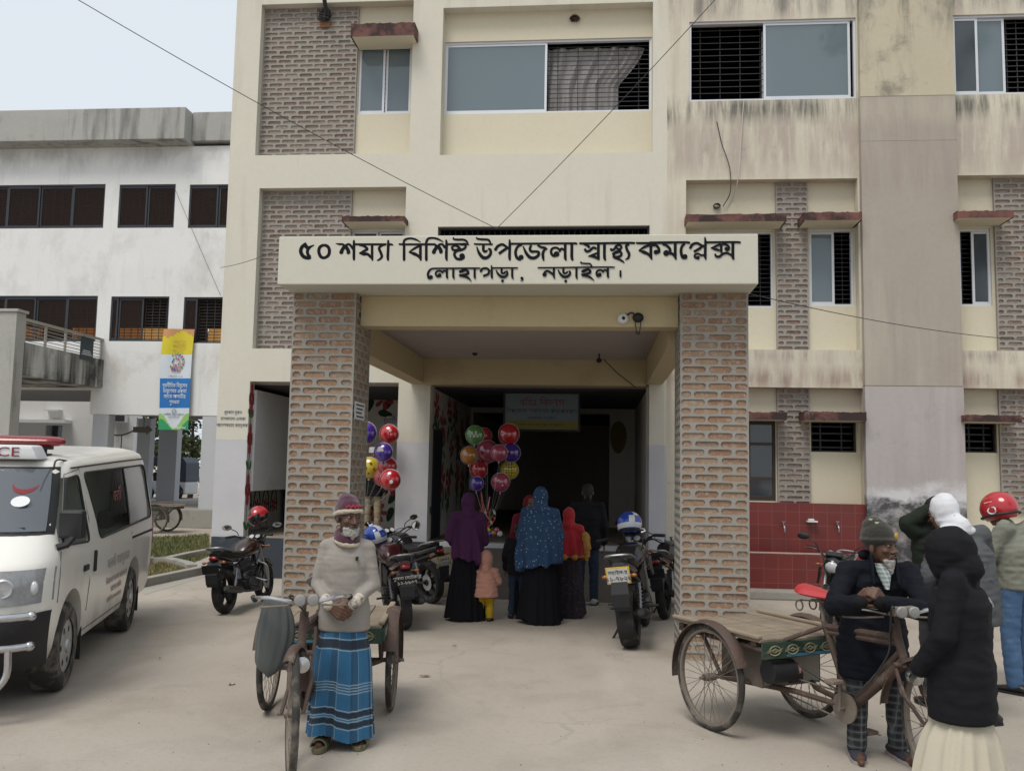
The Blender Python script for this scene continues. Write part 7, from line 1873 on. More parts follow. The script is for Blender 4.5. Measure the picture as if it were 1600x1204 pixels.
    for q_ in range(9):
        a = R_(200+17.5*q_); cap(b, T((.052*math.cos(a), -.028+.055*math.sin(a)*1.05, -.064)), T((.046*math.cos(a), -.030+.060*math.sin(a), -.105)), .0145*k, .010*k, 8)
    cap(b, T((-.02,-.086,-.078)), T((.02,-.086,-.078)), .012*k); cap(b, T((0,-.082,-.09)), T((0,-.075,-.125)), .02*k, .012*k)
    bd = solid(b, 'beard', HAIRG, t, .0048, 1, wrinkle(.004, 60, 1))
    b = MB()
    for s in (-1, 1): b.tube(bez([T((s*.004,-.101,-.040)), T((s*.018,-.096,-.042)), T((s*.030,-.085,-.055))], 4), .0042*k, 6)
    b.build('moustache', pm('moustache_dark_grey', (.09,.085,.08), .9, .2, 20), t, smooth=True)
sweater_man()

# ------------------------------------------------------------------ the elderly man leaning on the red saddle
def plaid(name, c1, c2, c3, sc=14):
    m, N, b = base_mat(name); L = m.node_tree.links
    tc = N.n('ShaderNodeTexCoord').outputs['Object']; sp = N.n('ShaderNodeSeparateXYZ', {0: tc})
    x = N.math('FRACT', N.math('MULTIPLY', N.math('ADD', sp.outputs[0], N.math('MULTIPLY', sp.outputs[1], .8)), sc)); z = N.math('FRACT', N.math('MULTIPLY', sp.outputs[2], sc))
    a = N.math('LESS_THAN', x, .5); d = N.math('LESS_THAN', z, .5)
    c = N.mix(N.math('MULTIPLY', N.math('ADD', a, d), .5), c1, c2)
    for q in (x, z): c = N.mix(N.math('MULTIPLY', N.math('LESS_THAN', N.math('ABSOLUTE', N.math('SUBTRACT', q, .75)), .06), .7), c, c3)
    L.new(c, b.inputs['Base Color']); b.inputs['Roughness'].default_value = .9; return m
def leaning_man():
    fx = gp(1378, 1186)
    t = person('grey bearded man in navy jacket and patterned beanie leaning over the red saddle', (fx.x-.02, fx.y, 0), .05)
    F = Fig(1.60, head=(-.005,-.115,1.305), neck=(0,-.06,1.195), chest=(0,-.01,1.06), waist=(0,.06,.88), pelvis=(0,.08,.78),
            shl=(-.185,-.05,1.155), shr=(.185,-.05,1.155), ell=(-.31,-.17,.955), elr=(.215,-.24,.945), wrl=(-.245,-.36,1.0), wrr=(-.075,-.385,1.005),
            hil=(-.085,.08,.76), hir=(.085,.08,.76), knl=(-.115,.02,.43), knr=(.115,.02,.43), anl=(-.125,.02,.085), anr=(.135,.04,.085)).look(.62, -.02, 0)
    body(F, t, SKINM, .0055, {'l': dict(d=(.62,-.35,.55), n=(-.35,-.85,.25), t=1, c=1.15, s=1.04, rf=.0095), 'r': dict(d=(-.62,-.25,.55), n=(.35,-.85,.25), t=-1, c=1.2, s=1.04, rf=.0095)})
    head_parts(t, F.head, F.headM, F.k)
    NAVY = cloth('navy_quilted_cloth', (.007,.008,.013), .6, .4, 70, .2, .08); GLV = cloth('black_glove', (.012,.012,.014))
    jacket(F, t, NAVY, hem=.50, name='jacket', voxel=.011, tor=(.20,.155), hemr=(.225,.175), arm=(.074,.068,.054), amp=.009, seed=6, collar=.08, f=9, cuff=.02)
    M, c, k = F.headM, F.head, F.k; T = lambda p: c+M @ (V3(p)*k)
    # open collar with shirt
    b = MB(); 
    for s in (-1, 1): cap(b, F.neck+V3((s*.07,-.075,.05)), F.neck+V3((s*.075,-.13,-.10)), .028, .02, 10, .5, (1,0,0))
    cap(b, F.neck+V3((-.08,.03,.06)), F.neck+V3((.08,.03,.06)), .035)
    solid(b, 'collar', NAVY, t, .008, 2)
    b = MB(); b.loft([[V3((w_*math.cos(a), F.neck.y-.075-.02*q_, F.neck.z+.02-.05*q_))+V3((0,-.03*math.sin(a),0)) for a in (PI*j/8 for j in range(9))] for q_, w_ in ((0,.05),(1,.045),(2,.03),(3,.012))], cap=False, closed=False); b.build('shirt', plaid('check_shirt', (.30,.33,.33), (.16,.20,.20), (.5,.52,.5), 40), t, smooth=True)
    b = MB()
    for s, p in (('l', F.wrl), ('r', F.wrr)):
        e = getattr(F, 'el'+s); cap(b, e.lerp(p, .94), p+(p-e).normalized()*.055, .040, .040)
    solid(b, 'glove', GLV, t, .007, 2)
    trousers(F, t, plaid('plaid_trouser_cloth', (.05,.055,.06), (.012,.013,.016), (.12,.125,.13), 22), r=(.092,.074,.066), amp=.004)
    b = MB()
    for an in (F.anl, F.anr): cap(b, an+V3((0,.005,.05)), an+V3((0,-.01,-.03)), .044, .046)
    solid(b, 'sock', cloth('maroon_sock', (.13,.035,.05)), t, .008, 2)
    shoes(F, t, pm('navy_canvas', (.03,.032,.045), .8, .15, 8), 'slip_on_shoe', pm('pale_sole', (.30,.27,.26), .8, .1, 5), slip=True)
    # beanie with green white pattern, yellow badge
    BEA = pm('charcoal_wool', (.028,.026,.02), .95, .15, 9, bump=.7, bscale=130, sheen=.2)
    b = MB(); b.ell(T((0,.020,.075)), (.088*k,.110*k,.102*k), 0, 26, 16, M); b.ell(T((0,.045,.135)), (.066*k,.076*k,.062*k), 0, 18, 12, M); b.tube([T((.090*math.cos(a), .014+.111*math.sin(a), .052)) for a in (2*PI*q_/28 for q_ in range(28))], .012*k, 10, closed=True)
    cp = solid(b, 'beanie', BEA, t, .0065, 3, wrinkle(.002, 24, 1))
    b = MB()
    for i in range(7):
        for j in range(3):
            if (i+j) % 2 == 0: continue
            f = i/6; y = -.03+.13*f; z = .172-.25*(f-.45)**2; x = -.032+.026*j
            b.obox(T((x-.006, y, z+.010-.3*abs(x)**1.5)), M @ V3((.010,0,0))*k, M @ V3((0,.010,0))*k, M @ V3((0,0,.006))*k)
    b.build('beanie_pattern', pm('pale_green_wool', (.42,.46,.30), .95, .1, 9), cp, bevel=.002)
    b = MB(); b.ell(T((.035,-.092,.082)), (.018*k,.006*k,.018*k), 0, 10, 8, M); b.build('badge', pm('yellow_badge', (.55,.33,.02), .6, .1, 5), cp, smooth=True)
    b = MB(); cap(b, T((0,-.072,-.088)), T((0,-.074,-.150)), .030*k, .010*k)
    for s in (-1, 1): cap(b, T((s*.034,-.060,-.078)), T((s*.010,-.072,-.135)), .018*k, .009*k)
    solid(b, 'beard', HAIRG, t, .005, 1, wrinkle(.004, 55, 1))
    b = MB()
    for s in (-1, 1): b.tube(bez([T((s*.004,-.102,-.040)), T((s*.018,-.097,-.042)), T((s*.030,-.085,-.058))], 4), .0045*k, 6)
    b.build('moustache', pm('moustache_dark_grey', (.09,.085,.08), .9, .2, 20), t, smooth=True)
leaning_man()

# ------------------------------------------------------------------ hooded figure seen from behind, nearest the camera at the right
BLACKC = cloth('black_padded_cloth', (.010,.010,.013), .65, .4, 60, .2, .08); CREAMC = cloth('cream_cotton', (.47,.43,.34), .9, .3, 200, .06, .1)
def hooded_man():
    Y = 4.95; x = at(1494, 900, Y).x
    t = person('person in black hooded jacket and cream wrap cloth with back turned, nearest at right', (x, Y, 0), R_(-122))
    F = Fig(1.50, ell=(-.215,-.01,.97), elr=(.215,-.02,.97), wrl=(-.15,-.15,.77), wrr=(.15,-.15,.78)).look(0, .05, 0)
    F.head = V3((0,-.05,1.355)); F.neck = V3((0,.0,1.245))
    body(F, t, SKIND, .009, None)
    head_parts(t, F.head, F.headM, F.k)
    def hood(b):
        b.ell(F.head+V3((0,.025,.02)), (.122,.128,.126), 0, 20, 14); cap(b, F.head+V3((0,.03,-.05)), F.neck+V3((0,.03,.04)), .112, .105)
    jacket(F, t, BLACKC, hem=.585, name='hooded_jacket', voxel=.011, tor=(.205,.16), hemr=(.215,.175), arm=(.076,.070,.058), amp=.006, seed=9, f=8, hood=hood, collar=.1)
    jk = [o for o in t.children if o.name.startswith('hooded_jacket')][0]
    b = MB()
    for i_ in range(5):
        P = []
        for q_ in range(5):
            ok, hit, nn, _ = jk.ray_cast(V3((-.085+.016*i_+.006*math.sin(q_*2.1+i_), .6, 1.10+.010*q_)), V3((0,-1,0)))
            if ok: P.append(hit+nn*.003)
        if len(P) > 2: b.tube(P, .0028, 4)
    if b.v: b.build('back_lettering', pm('dull_thread', (.30,.30,.31), .8, .1, 6), t)
    drape('wrap_cloth', CREAMC, t, [(.66,0,.01,.12,.10,.1),(.55,0,.01,.15,.12,.25),(.44,0,.0,.19,.165,.9),(.30,.02,.0,.22,.19,1.1),(.10,.05,.0,.25,.21,1.2),(.06,.05,.0,.25,.21,1.2)], nf=7, amp=.040, seed=8, twist=1.4, hem=.02)
    shoes(F, t, pm('brown_leather', (.05,.03,.02), .5, .1, 6))
hooded_man()

# ------------------------------------------------------------------ the group behind at the right
def white_scarf_man():
    Y = 7.0; x = at(1515, 900, Y).x
    t = person('man in grey blazer with white cloth wrapped round his head, bending forward', (x, Y, 0), R_(205))
    F = Fig(1.68, head=(.04,-.20,1.47), neck=(.02,-.10,1.37), chest=(0,-.03,1.20), ell=(-.30,-.13,1.10), elr=(.27,-.12,1.03), wrl=(-.23,-.30,.93), wrr=(.20,-.26,.85), shl=(-.19,-.06,1.33), shr=(.19,-.06,1.31)).look(.1, .35, 0)
    body(F, t, SKIN, .010, {'l': dict(d=(.3,-.6,-.6), n=(-.7,-.3,.3), t=-1, c=.5), 'r': dict(d=(-.1,-.5,-.8), n=(.8,-.3,.1), t=1, c=.5)})
    head_parts(t, F.head, F.headM, F.k)
    jacket(F, t, cloth('grey_wool', (.085,.09,.095), .85, .3, 120, .1), hem=.68, name='blazer', tor=(.205,.15), hemr=(.205,.16), arm=(.074,.066,.052), amp=.008, seed=3, f=10)
    b = MB(); b.ell(F.head+V3((0,.02,.045)), (.092,.112,.118), 0, 20, 14); cap(b, F.head+V3((0,.04,-.03)), F.neck+V3((0,.04,.02)), .088, .082); b.ell(F.neck+V3((0,.02,-.01)), (.15,.10,.055), 0, 18, 10)
    sc = solid(b, 'head_cloth', cloth('white_cotton', (.62,.63,.66), .9, .3, 140, .05), t, .010, 4, wrinkle(.006, 9, .8, 4))
    b = MB(); p = F.head+V3((-.03,.135,-.01)); b.prism([p+V3((-.05,0,-.012)), p+V3((.01,0,-.012)), p+V3((.06,0,.012)), p+V3((.0,0,.012))], (0,.008,0)); b.build('blue_mark', pm('blue_print', (.02,.10,.35), .8, .1, 6), sc)
    trousers(F, t, cloth('dark_trouser', (.03,.032,.04)), seed=4); shoes(F, t, pm('black_leather', (.015,.014,.013), .4, .1, 6))
white_scarf_man()
def green_jacket_man():
    Y = 7.45; x = at(1440, 900, Y).x
    t = person('man in dark green jacket holding a hand over his head by the stained pilaster', (x+.13, Y, 0), R_(190))
    F = Fig(1.66, head=(-.02,-.06,1.45), ell=(.0,0,0), shr=(.18,.02,1.32), elr=(.25,.02,1.38), wrr=(.115,.10,1.50), wrl=(-.22,-.12,.86)).look(0, .3, 0)
    F.ell = V3((-.25,.0,1.06)); F.shl = V3((-.18,.02,1.32))
    body(F, t, SKIN, .009, {'l': DEFH()['l'], 'r': dict(d=(-.75,.05,.35), n=(.25,.85,.35), t=1, c=.35, s=1.05, rf=.010, sp=.2)})
    head_parts(t, F.head, F.headM, F.k)
    b = MB(); b.ell(F.head+F.headM @ V3((0,.02,.055)), (.082,.102,.092), 0, 18, 12, F.headM); solid(b, 'hair', HAIRB, t, .009, 2, wrinkle(.004, 30, 1))
    jacket(F, t, cloth('dark_green_twill', (.018,.023,.017), .7, .4, 90, .15), hem=.70, name='jacket', tor=(.21,.155), hemr=(.20,.155), arm=(.08,.072,.058), amp=.009, seed=5, f=9, cuff=-.1)
    b = MB(); chain(b, [F.elr.lerp(F.wrr, .82), F.elr.lerp(F.wrr, .98)], [.052, .048]); solid(b, 'cuff', cloth('navy_knit', (.015,.02,.04)), t, .008, 2)
    trousers(F, t, cloth('grey_trouser', (.05,.05,.052)), seed=2); shoes(F, t, pm('black_leather', (.015,.014,.013), .4, .1, 6))
green_jacket_man()
def helmet_man():
    p = gp(1592, 1080)
    t = person('man in sage shirt and blue jeans wearing a red helmet at the right edge', (p.x, p.y, 0), R_(215))
    F = Fig(1.64, head=(.0,-.13,1.46), neck=(0,-.05,1.34), chest=(0,.0,1.18), ell=(-.28,-.10,1.05), elr=(.26,-.10,1.05), wrl=(-.16,-.28,.98), wrr=(.16,-.28,.98)).look(0, .25, 0)
    body(F, t, SKIN, .010, {'l': dict(d=(.4,-.8,-.1), n=(-.4,-.2,.8), t=1, c=.7), 'r': dict(d=(-.4,-.8,-.1), n=(.4,-.2,.8), t=-1, c=.7)})
    head_parts(t, F.head, F.headM, F.k)
    jacket(F, t, cloth('sage_cotton', (.20,.205,.17), .85, .3, 140, .08), hem=.84, name='shirt', tor=(.20,.145), hemr=(.185,.145), arm=(.074,.064,.050), amp=.009, seed=7, f=10)
    JN = pm('blue_denim', (.055,.115,.22), .85, .2, 4, bump=.4, bscale=160, dirt=((.16,.24,.36), .5, 3, .52))
    trousers(F, t, JN, 'jeans', (.100,.080,.070), amp=.006, seed=8); shoes(F, t, pm('black_leather', (.015,.014,.013), .4, .1, 6))
    M = F.headM; b = MB(); rings = []
    for k in range(12):
        th = PI*(.02+.70*k/11); r = math.sin(th); rings.append([F.head+M @ V3((.132*r*math.cos(a), .158*r*math.sin(a)+.015, .145*math.cos(th)+.03)) for a in (2*PI*q_/26 for q_ in range(26))])
    b.loft(list(reversed(rings))); h = b.build('helmet', REDG, t, smooth=True, sharp=70)
    b = MB(); Mt = (M @ Matrix.Rotation(PI, 3, 'Z')).to_4x4()
    b.tube([F.head+M @ V3((.131*math.cos(a), .157*math.sin(a)+.015, -.03)) for a in (2*PI*q_/30 for q_ in range(30))], .010, 8, closed=True); b.build('helmet_trim', BLKM, h, smooth=True)
    for w_, z in (('RIDE SAFE', .075), ):
        for sx in (-1, 1):
            R4 = M.to_4x4() @ Matrix.Rotation(sx*PI/2, 4, 'Z') @ Matrix.Rotation(PI/2, 4, 'X')
    b = MB()
    for sx in (-1, 1): b.tube([F.head+M @ V3((sx*(.136-.012*abs(math.sin(a))), .03+.035*math.cos(a), .01+.028*math.sin(a))) for a in (2*PI*q_/16 for q_ in range(16))], .006, 6, closed=True)
    for sx in (-1, 1):
        for k in range(2): b.tube([F.head+M @ V3((sx*.118, -.03+.012*q_, .085-.018*k)) for q_ in range(7-2*k)], .004, 5)
    b.build('helmet_mark', WHG, h, smooth=True)
helmet_man()

# ------------------------------------------------------------------ women and children in front of the hall
def dots_mat():
    m, N, b = base_mat('blue_dotted_cloth'); L = m.node_tree.links; tc = N.n('ShaderNodeTexCoord').outputs['Object']
    v = N.n('ShaderNodeTexVoronoi', {'Vector': tc, 'Scale': 26.0, 'Randomness': .9}).outputs['Distance']
    n = N.noise(tc, 5, 4); c = N.mix(n, (.008,.032,.085), (.016,.055,.125))
    c = N.mix(N.math('MULTIPLY', N.math('LESS_THAN', v, .20), .75), c, (.26,.34,.42)); L.new(c, b.inputs['Base Color']); b.inputs['Roughness'].default_value = .85; return m
def woman(label, loc, rotz, H, veil_m, skirt_m, veil_hem, face=True, back_hem=None, seed=0, width=.27, edge=None, shoe=None, headlook=(0,0,0), hem=.02, slant=.0):
    t = person(label, loc, rotz); F = Fig(H).look(*headlook); k = F.k
    F.wrl = V3((-.12,-.17,.95))*k; F.wrr = V3((.12,-.17,.97))*k; F.ell = V3((-.24,-.02,1.05))*k; F.elr = V3((.24,-.02,1.05))*k
    body(F, t, SKIN, .010, {'l': dict(d=(.7,-.5,.2), n=(-.3,-.8,.3), t=1, c=.6), 'r': dict(d=(-.7,-.5,.2), n=(.3,-.8,.3), t=-1, c=.6)})
    head_parts(t, F.head, F.headM, k)
    hx, hy, hz_ = F.head
    # head covering: dome open at the face, then the veil falling from the shoulders
    b = MB(); b.ell(F.head+F.headM @ V3((0,.030,.028)), (.098*k,.112*k,.122*k), 0, 20, 14, F.headM); cap(b, F.head+V3((0,.035,-.04))*1, F.neck+V3((0,.03,.0)), .095*k, .10*k)
    cap(b, F.neck+V3((0,.02,-.02)), F.shl+V3((0,.01,.0)), .09*k, .075*k); cap(b, F.neck+V3((0,.02,-.02)), F.shr+V3((0,.01,.0)), .09*k, .075*k)
    for s in ('l', 'r'): chain(b, [getattr(F, 'sh'+s), getattr(F, 'el'+s), getattr(F, 'el'+s).lerp(getattr(F, 'wr'+s), .75)], [.078*k, .075*k, .06*k])
    eloft(b, [((0,.02*k,(veil_hem+.0)*k), width*.98*k, .20*k), ((0,.02*k,(veil_hem*.55+1.2*.45)*k), width*k, .195*k), ((0,.02*k,1.20*k), (width-.03)*k, .165*k), ((0,.02*k,1.33*k), .15*k, .12*k)], 30)
    for i_, p_ in enumerate(b.v):
        if p_[2] < 1.15*k: b.v[i_] = (p_[0], p_[1], p_[2]+slant*p_[0]*(1.15*k-p_[2])/.5)
    def fold(p):
        a = math.atan2(p[1], p[0]); f = max(0, min(1, (1.36*k-p[2])/(.5*k)))
        return f*.026*(.85-abs(math.sin(a*3.5+seed+p[2]*1.7+1.2*noise.noise(V3((p[0]*2+seed, p[2]*2, 0)))))*1.5)+f*.010*math.sin(a*11+seed*2+p[2]*3)+.010*(.3-abs(noise.noise(V3((p[0]*9+seed, p[1]*9, p[2]*7)))))
    v = solid(b, 'hijab', veil_m, t, .011, 4, fold)
    if edge:
        b = MB(); b.tube([(width*1.0*k*math.cos(a), .02*k+.205*k*math.sin(a), veil_hem*k+.025) for a in (2*PI*q_/40 for q_ in range(40))], .022, 8, closed=True); solid(b, 'hijab_border', edge, v, .010, 2, fold)
    drape('long_skirt', skirt_m, t, [((veil_hem+.12)*k,0,.01,.17*k,.14*k,.3),(.60*k,0,0,.20*k,.155*k,.7),(.30*k,0,0,.235*k,.18*k,1),(.05*k,0,0,.27*k,.205*k,1.1),(.03*k,0,0,.27*k,.205*k,1.1)], nf=9, amp=.030, seed=seed+3, hem=hem)
    shoes(F, t, shoe or pm('brown_leather', (.05,.03,.02), .5, .1, 6))
    return t, F
PURC = cloth('purple_cloth', (.062,.020,.060), .85, .3, 150); PURD = cloth('maroon_purple_cloth', (.055,.016,.035), .85, .3, 150); BLKC = cloth('black_cloth', (.007,.007,.009), .9, .3, 150, .2)
REDC = pm('red_dotted_cloth', (.36,.014,.022), .85, .12, 8, bump=.3, bscale=120, sheen=.15, dirt=((.5,.15,.12), .5, 34, .60)); GOLD = cloth('mustard_border', (.36,.19,.05)); DKPAT = pm('dark_patterned_cloth', (.022,.016,.022), .9, .2, 8, dirt=((.10,.06,.07), .7, 28, .54))
p = gp(727, 968); woman('woman in long purple hijab and black skirt seen from behind, left of the peach child', (p.x, p.y, 0), R_(205), at(733, 772, p.y).z, PURC, BLKC, .78, seed=1, width=.215, slant=.35)
p = gp(842, 973); woman('woman in wide blue dotted hijab seen from behind in front of the hall', (p.x, p.y, 0), R_(176), at(843, 763, p.y).z, dots_mat(), BLKC, .70, seed=4, width=.285, hem=.03, slant=-.22)
p = V3((at(888, 900, 11.1).x, 11.1, 0)); _w = woman('woman in bright red hijab with mustard border and dark patterned dress', (p.x, p.y, 0), R_(172), at(888, 795, p.y).z, REDC, DKPAT, .90, seed=7, width=.245, edge=GOLD)[0]
b = MB(); chain(b, [(-.22,.10,.98), (-.25,.12,.84), (-.24,.11,.70)], [.045, .05, .025]); solid(b, 'scarf_end', GOLD, _w, .010, 3, wrinkle(.012, 16, .6))
p = V3((at(826, 900, 11.2).x, 11.2, 0)); woman('woman in dark red headscarf with yellow edge half hidden behind the blue hijab', (p.x, p.y, 0), R_(20), at(822, 776, p.y).z, cloth('dark_red_cloth', (.13,.012,.02)), DKPAT, .95, seed=9, width=.22, edge=GOLD)
# scarf end of the red hijab
def peach_child():
    p = gp(757, 969); H = at(762, 859, p.y).z; t = person('small child in peach hooded coat and yellow trousers seen from behind', (p.x, p.y, 0), R_(185))
    F = Fig(H); k = F.k
    F.head = V3((0,-.01,H-.105)); F.neck = V3((0,.01,H-.20)); hsc = 1.45
    F.shl = V3((-.105,.01,H-.245)); F.shr = V3((.105,.01,H-.245)); F.ell = V3((-.155,-.02,H-.36)); F.elr = V3((.155,-.02,H-.36)); F.wrl = V3((-.11,-.12,H-.40)); F.wrr = V3((.12,-.12,H-.36))
    F.chest = V3((0,.01,H-.32)); F.waist = V3((0,.01,H-.45)); F.pelvis = V3((0,.01,H-.52))
    F.hil = V3((-.05,.01,H-.54)); F.hir = V3((.05,.01,H-.54)); F.knl = V3((-.055,0,.21)); F.knr = V3((.055,0,.21)); F.anl = V3((-.058,.02,.05)); F.anr = V3((.058,.02,.05))
    body(F, t, SKIN, .009, {'l': dict(d=(.5,-.7,.0), n=(-.5,-.2,.8), t=1, c=.5, s=.62), 'r': dict(d=(-.5,-.7,.0), n=(.5,-.2,.8), t=-1, c=.5, s=.62)}, hs=hsc); head_parts(t, F.head, F.headM, k*hsc)
    PE = cloth('peach_fleece', (.47,.235,.175), .95, .4, 120, .06, .3)
    b = MB(); b.ell(F.head+V3((0,.022,.0)), (.085,.092,.112), 0, 20, 14); cap(b, F.head+V3((0,.02,-.05)), F.neck, .08, .085); b.ell(F.neck+V3((0,.07,.0)), (.05,.03,.05))
    eloft(b, [((0,.01,.275), .158, .125), ((0,.01,.40), .140, .115), ((0,.01,H-.33), .122, .105), ((0,.01,H-.23), .09, .075)], 24)
    for s in ('l','r'): chain(b, [getattr(F,'sh'+s), getattr(F,'el'+s), getattr(F,'wr'+s)], [.05,.048,.042])
    for s in (-1, 1): b.ell((s*.118,.0,H-.225), (.04,.04,.018))
    solid(b, 'hooded_coat', PE, t, .008, 3, wrinkle(.005, 14, 1.4, 3))
    YL = cloth('yellow_cotton', (.42,.27,.02)); b = MB()
    for s in ('l','r'): chain(b, [getattr(F,'hi'+s), getattr(F,'kn'+s), getattr(F,'an'+s)+V3((0,0,.01))], [.068,.056,.046])
    solid(b, 'trousers', YL, t, .008, 2, wrinkle(.005, 18, 1.2, 3)); shoes(F, t, pm('brown_leather', (.05,.03,.02), .5, .1, 6))
peach_child()
def simple_man(label, loc, rotz, H, jm, tm, hair=HAIRB, hat=None, look=(0,0,0), shoe=None, skin=SKIN, seed=0, jname='jacket', **kw):
    t = person(label, loc, rotz); F = Fig(H, **{n: V3(v)*(H/1.65) for n, v in kw.items()}).look(*look)
    body(F, t, skin, .010, DEFH()); head_parts(t, F.head, F.headM, F.k)
    jacket(F, t, jm, hem=.76, name=jname, tor=(.20,.145), hemr=(.19,.14), arm=(.074,.064,.05), amp=.007, seed=seed, f=10)
    trousers(F, t, tm, seed=seed+1); shoes(F, t, shoe or pm('black_leather', (.015,.014,.013), .4, .1, 6))
    if hat: hat(t, F)
    else:
        b = MB(); b.ell(F.head+F.headM @ V3((0,.022,.052))*F.k, (.081*F.k,.101*F.k,.090*F.k), 0, 18, 12, F.headM); cap(b, F.head+F.headM @ V3((0,.075,.0))*F.k, F.head+F.headM @ V3((0,.07,-.045))*F.k, .05*F.k, .04*F.k); solid(b, 'hair', hair, t, .009, 2, wrinkle(.004, 30, 1))
    return t, F
DEN = pm('dark_denim', (.02,.032,.06), .85, .2, 4, bump=.4, bscale=160); BJ = cloth('black_jacket_cloth', (.012,.012,.014), .6, .3, 90, .2, .05)
SNK = pm('white_sneaker', (.34,.36,.33), .7, .1, 6)
simple_man('man in black jacket and dark jeans standing in the dim hall entrance', (at(917, 900, 12.2).x, 12.2, 0), R_(180), at(912, 756, 12.2).z, BJ, DEN, shoe=SNK, seed=2)
simple_man('boy in dark clothes and jeans beside the blue dotted hijab', (at(809, 900, 10.9).x, 10.9, 0), R_(175), 1.10, BJ, DEN, seed=3)
def cap_white(t, F):
    b = MB(); c = F.head; b.loft([[c+V3((.088*r*math.cos(a), .012+.106*r*math.sin(a), z)) for a in (2*PI*q_/22 for q_ in range(22))] for z, r in ((.035,1.0),(.075,.99),(.118,.96),(.126,.86),(.128,.3))]); b.build('prayer_cap', cloth('white_knit', (.58,.58,.58)), t, smooth=True, sharp=50)
KHA = cloth('khaki_cotton', (.30,.245,.165))
simple_man('balloon seller in white prayer cap and khaki trousers half hidden by the left brick pillar', (at(583, 760, 14.5).x, 14.5, FL), R_(10), at(578, 700, 14.5).z-FL, BJ, KHA, hat=cap_white, seed=5)
simple_man('balloon seller in dark clothes behind the purple hijab and the balloon bunch', (at(742, 900, 14.2).x, 14.2, FL), R_(15), at(745, 752, 14.2).z-FL, cloth('dark_brown_cloth', (.03,.02,.018)), BLKC, skin=SKIND, seed=6)
# person at the upper annex window
F0 = at(150, 405, YW).z+.11
simple_man('person in dark purple top standing behind the upper annex window', (at(36, 330, YW+1.0).x, YW+1.0, F0), R_(0), 1.62, cloth('deep_purple_cloth', (.05,.022,.085)), BLKC, seed=7, wrl=(-.12,-.22,1.38), ell=(-.27,-.08,1.15))
# ------------------------------------------------------------------ balloons
def foil(name, col, spec=(.9,.9,.9)):
    return pm(name, col, .16, .15, 6, spec=.8, fine=.12, coat=.7)
BRD, BBL, BYL, BGN, BPK, BOR = foil('balloon_red', (.42,.012,.02)), foil('balloon_violet', (.055,.02,.25)), foil('balloon_yellow', (.55,.42,.02)), foil('balloon_green', (.07,.22,.05)), foil('balloon_pink', (.36,.05,.10)), foil('balloon_orange', (.40,.15,.02))
SEAM = pm('balloon_seam', (.55,.52,.55), .3, .05, 5); STR = pm('balloon_string', (.32,.32,.32), .7, .05, 5); INKB = pm('balloon_print', (.10,.05,.01), .5, .1, 5)
def balloon(u, v, Y, rpx, m, label, end, print_=None, group='balloons', ry=.75):
    c = at(u, v, Y); r = rpx*Y/FPX; t = thing('balloon', label, 'balloon', c, 0, group)
    b = MB(); rings = []
    for j in range(1, 15):
        th = PI*j/15; rings.append([(r*math.sin(th)*math.cos(a)*(1+.02*math.cos(a*18)*math.sin(th)), r*ry*math.sin(th)*math.sin(a), -r*math.cos(th)) for a in (2*PI*q_/36 for q_ in range(36))])
    b.loft(rings); b.build('envelope', m, t, smooth=True)
    b = MB(); b.ring((0,0,0), (0,1,0), r*1.0, r*.035, 40, 6); b.build('seam', SEAM, t, smooth=True)
    b = MB(); b.tube([(0,0,-r),(0,0,-r-.035)], [.012,.022], 8); b.build('neck', m, t, smooth=True)
    if print_:
        b = MB()
        for (dx, dz, s) in print_:
            x, z = dx*r, dz*r; y = -r*ry*math.sqrt(max(.01, 1-dx*dx-dz*dz))-.003
            b.ell((x, y, z), (s*r, .004, s*r*1.05), 0, 12, 8)
        b.build('print', INKB if m is BYL else SEAM, t)
    e = V3(end)-c; b = MB(); b.tube(sag((0,0,-r-.03), e, .05, 8), .0024, 4); b.build('string', STR, t)
h1 = (at(570, 790, 14.0))
L_ = [(571,676,18,BBL,'violet foil balloon cut off by the left brick pillar',None), (608,678,15.5,BRD,'highest red foil balloon beside the left brick pillar',[(.25,.35,.16),(.35,-.05,.06)]), (599,706,15,BBL,'violet foil balloon with white flower print between the red ones',[(-.2,.3,.28),(-.45,.1,.1),(.1,.15,.1)]),
      (577,730,16.5,BYL,'yellow foil balloon with dark dots beside the left brick pillar',[(-.15,-.05,.13),(.32,.35,.13),(.6,-.15,.12),(-.5,.4,.12),(.1,-.55,.1)]), (605,728,15.5,BRD,'middle red foil balloon just above the lowest pair',[(-.1,.3,.16),(-.1,.05,.05)]), (610,749,16.5,BRD,'lowest and largest red foil balloon in front of the white wall',[(.25,-.2,.18),(-.1,.4,.1)]), (597,746,13,BRD,'small red foil balloon tucked behind the lowest large one',None)]
for i, (u, v, r, m, lb, pr) in enumerate(L_): balloon(u, v, 13.2+.14*((i*3) % 5), r, m, lb, h1, pr, 'balloons by the left pillar')
h2 = at(762, 820, 13.9)
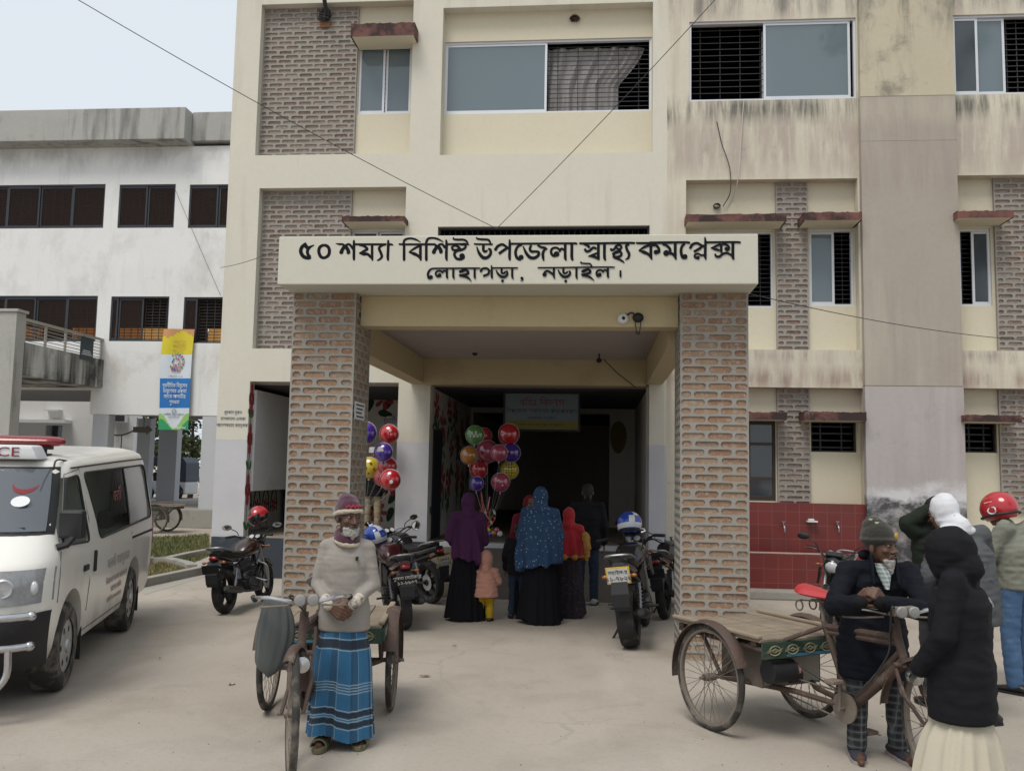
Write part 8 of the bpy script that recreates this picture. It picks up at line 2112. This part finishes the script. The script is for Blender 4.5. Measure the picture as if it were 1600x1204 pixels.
M_ = [(742,679,14.5,BGN,'green patterned foil balloon at the top left of the hall bunch',[(-.2,.2,.12),(.2,.25,.12),(0,-.2,.12),(.4,-.2,.1),(-.4,-.2,.1)]), (795,678,16.5,BRD,'red foil balloon highest at the right of the hall bunch',[(-.5,-.1,.12)]), (757,680,12,BRD,'dull red balloon half behind the green patterned one',None), (733,711,14,BOR,'orange foil balloon at the left of the hall bunch',[(-.1,.0,.08)]), (762,705,17.5,BPK,'pink foil balloon in the middle of the hall bunch',[(-.35,.1,.10)]), (780,707,13,BPK,'pink balloon half behind the middle one',None), (799,707,14.5,BBL,'violet foil balloon at the right of the hall bunch',[(-.3,.1,.10)]), (796,734,14.5,BYL,'yellow foil balloon with dark net print in the hall bunch',[(a*.28, b_*.28, .08) for a in (-2,-1,0,1,2) for b_ in (-2,-1,0,1,2) if abs(a)+abs(b_) < 4]), (782,753,14.5,BPK,'clear pink balloon lowest in the hall bunch',[(-.1,.2,.12),(.3,-.3,.1)]), (748,733,14,BRD,'long red balloon at the left underside of the hall bunch',None), (745,755,11,BBL,'small dark balloon at the bottom left of the hall bunch',None)]
for i, (u, v, r, m, lb, pr) in enumerate(M_): balloon(u, v, 13.75+.15*((i*2) % 5), r, m, lb, h2, pr, 'balloons held in the hall entrance')
# toy bunch in the woman's hand: twisted paper flowers and small balls
tb = thing('toy_bunch', 'bunch of red paper flowers, green leaves and small shiny toys below the balloons', 'toys', h2)
rg = random.Random(8)
b = MB()
for k in range(16):
    q = V3((rg.uniform(-.13,.13), rg.uniform(-.08,.08), rg.uniform(.05,.48))); b.tube(bez([(0,0,-.05), q*.5+V3((rg.uniform(-.04,.04),0,0)), q], 4), [.008]*4+[.012]*5, 6)
b.build('paper_flower', BRD, tb, smooth=True)
b = MB()
for k in range(26):
    c = V3((rg.uniform(-.13,.10), rg.uniform(-.08,.08), rg.uniform(-.22,.2))); u = V3((rg.gauss(0,1), rg.gauss(0,1), rg.gauss(0,1))).normalized(); w_ = u.orthogonal().normalized()
    b.poly([c-u*.06, c+w_*.025, c+u*.06, c-w_*.025])
b.build('paper_leaf', BGN, tb)
for k, m in enumerate((BPK, BYL, BBL, BOR, BPK, SEAM)):
    b = MB(); b.ell((.02+.045*k-.05, -.08, -.10+.035*math.sin(k*2)), .045, 0, 14, 9); b.build('toy_ball', m, tb, smooth=True)
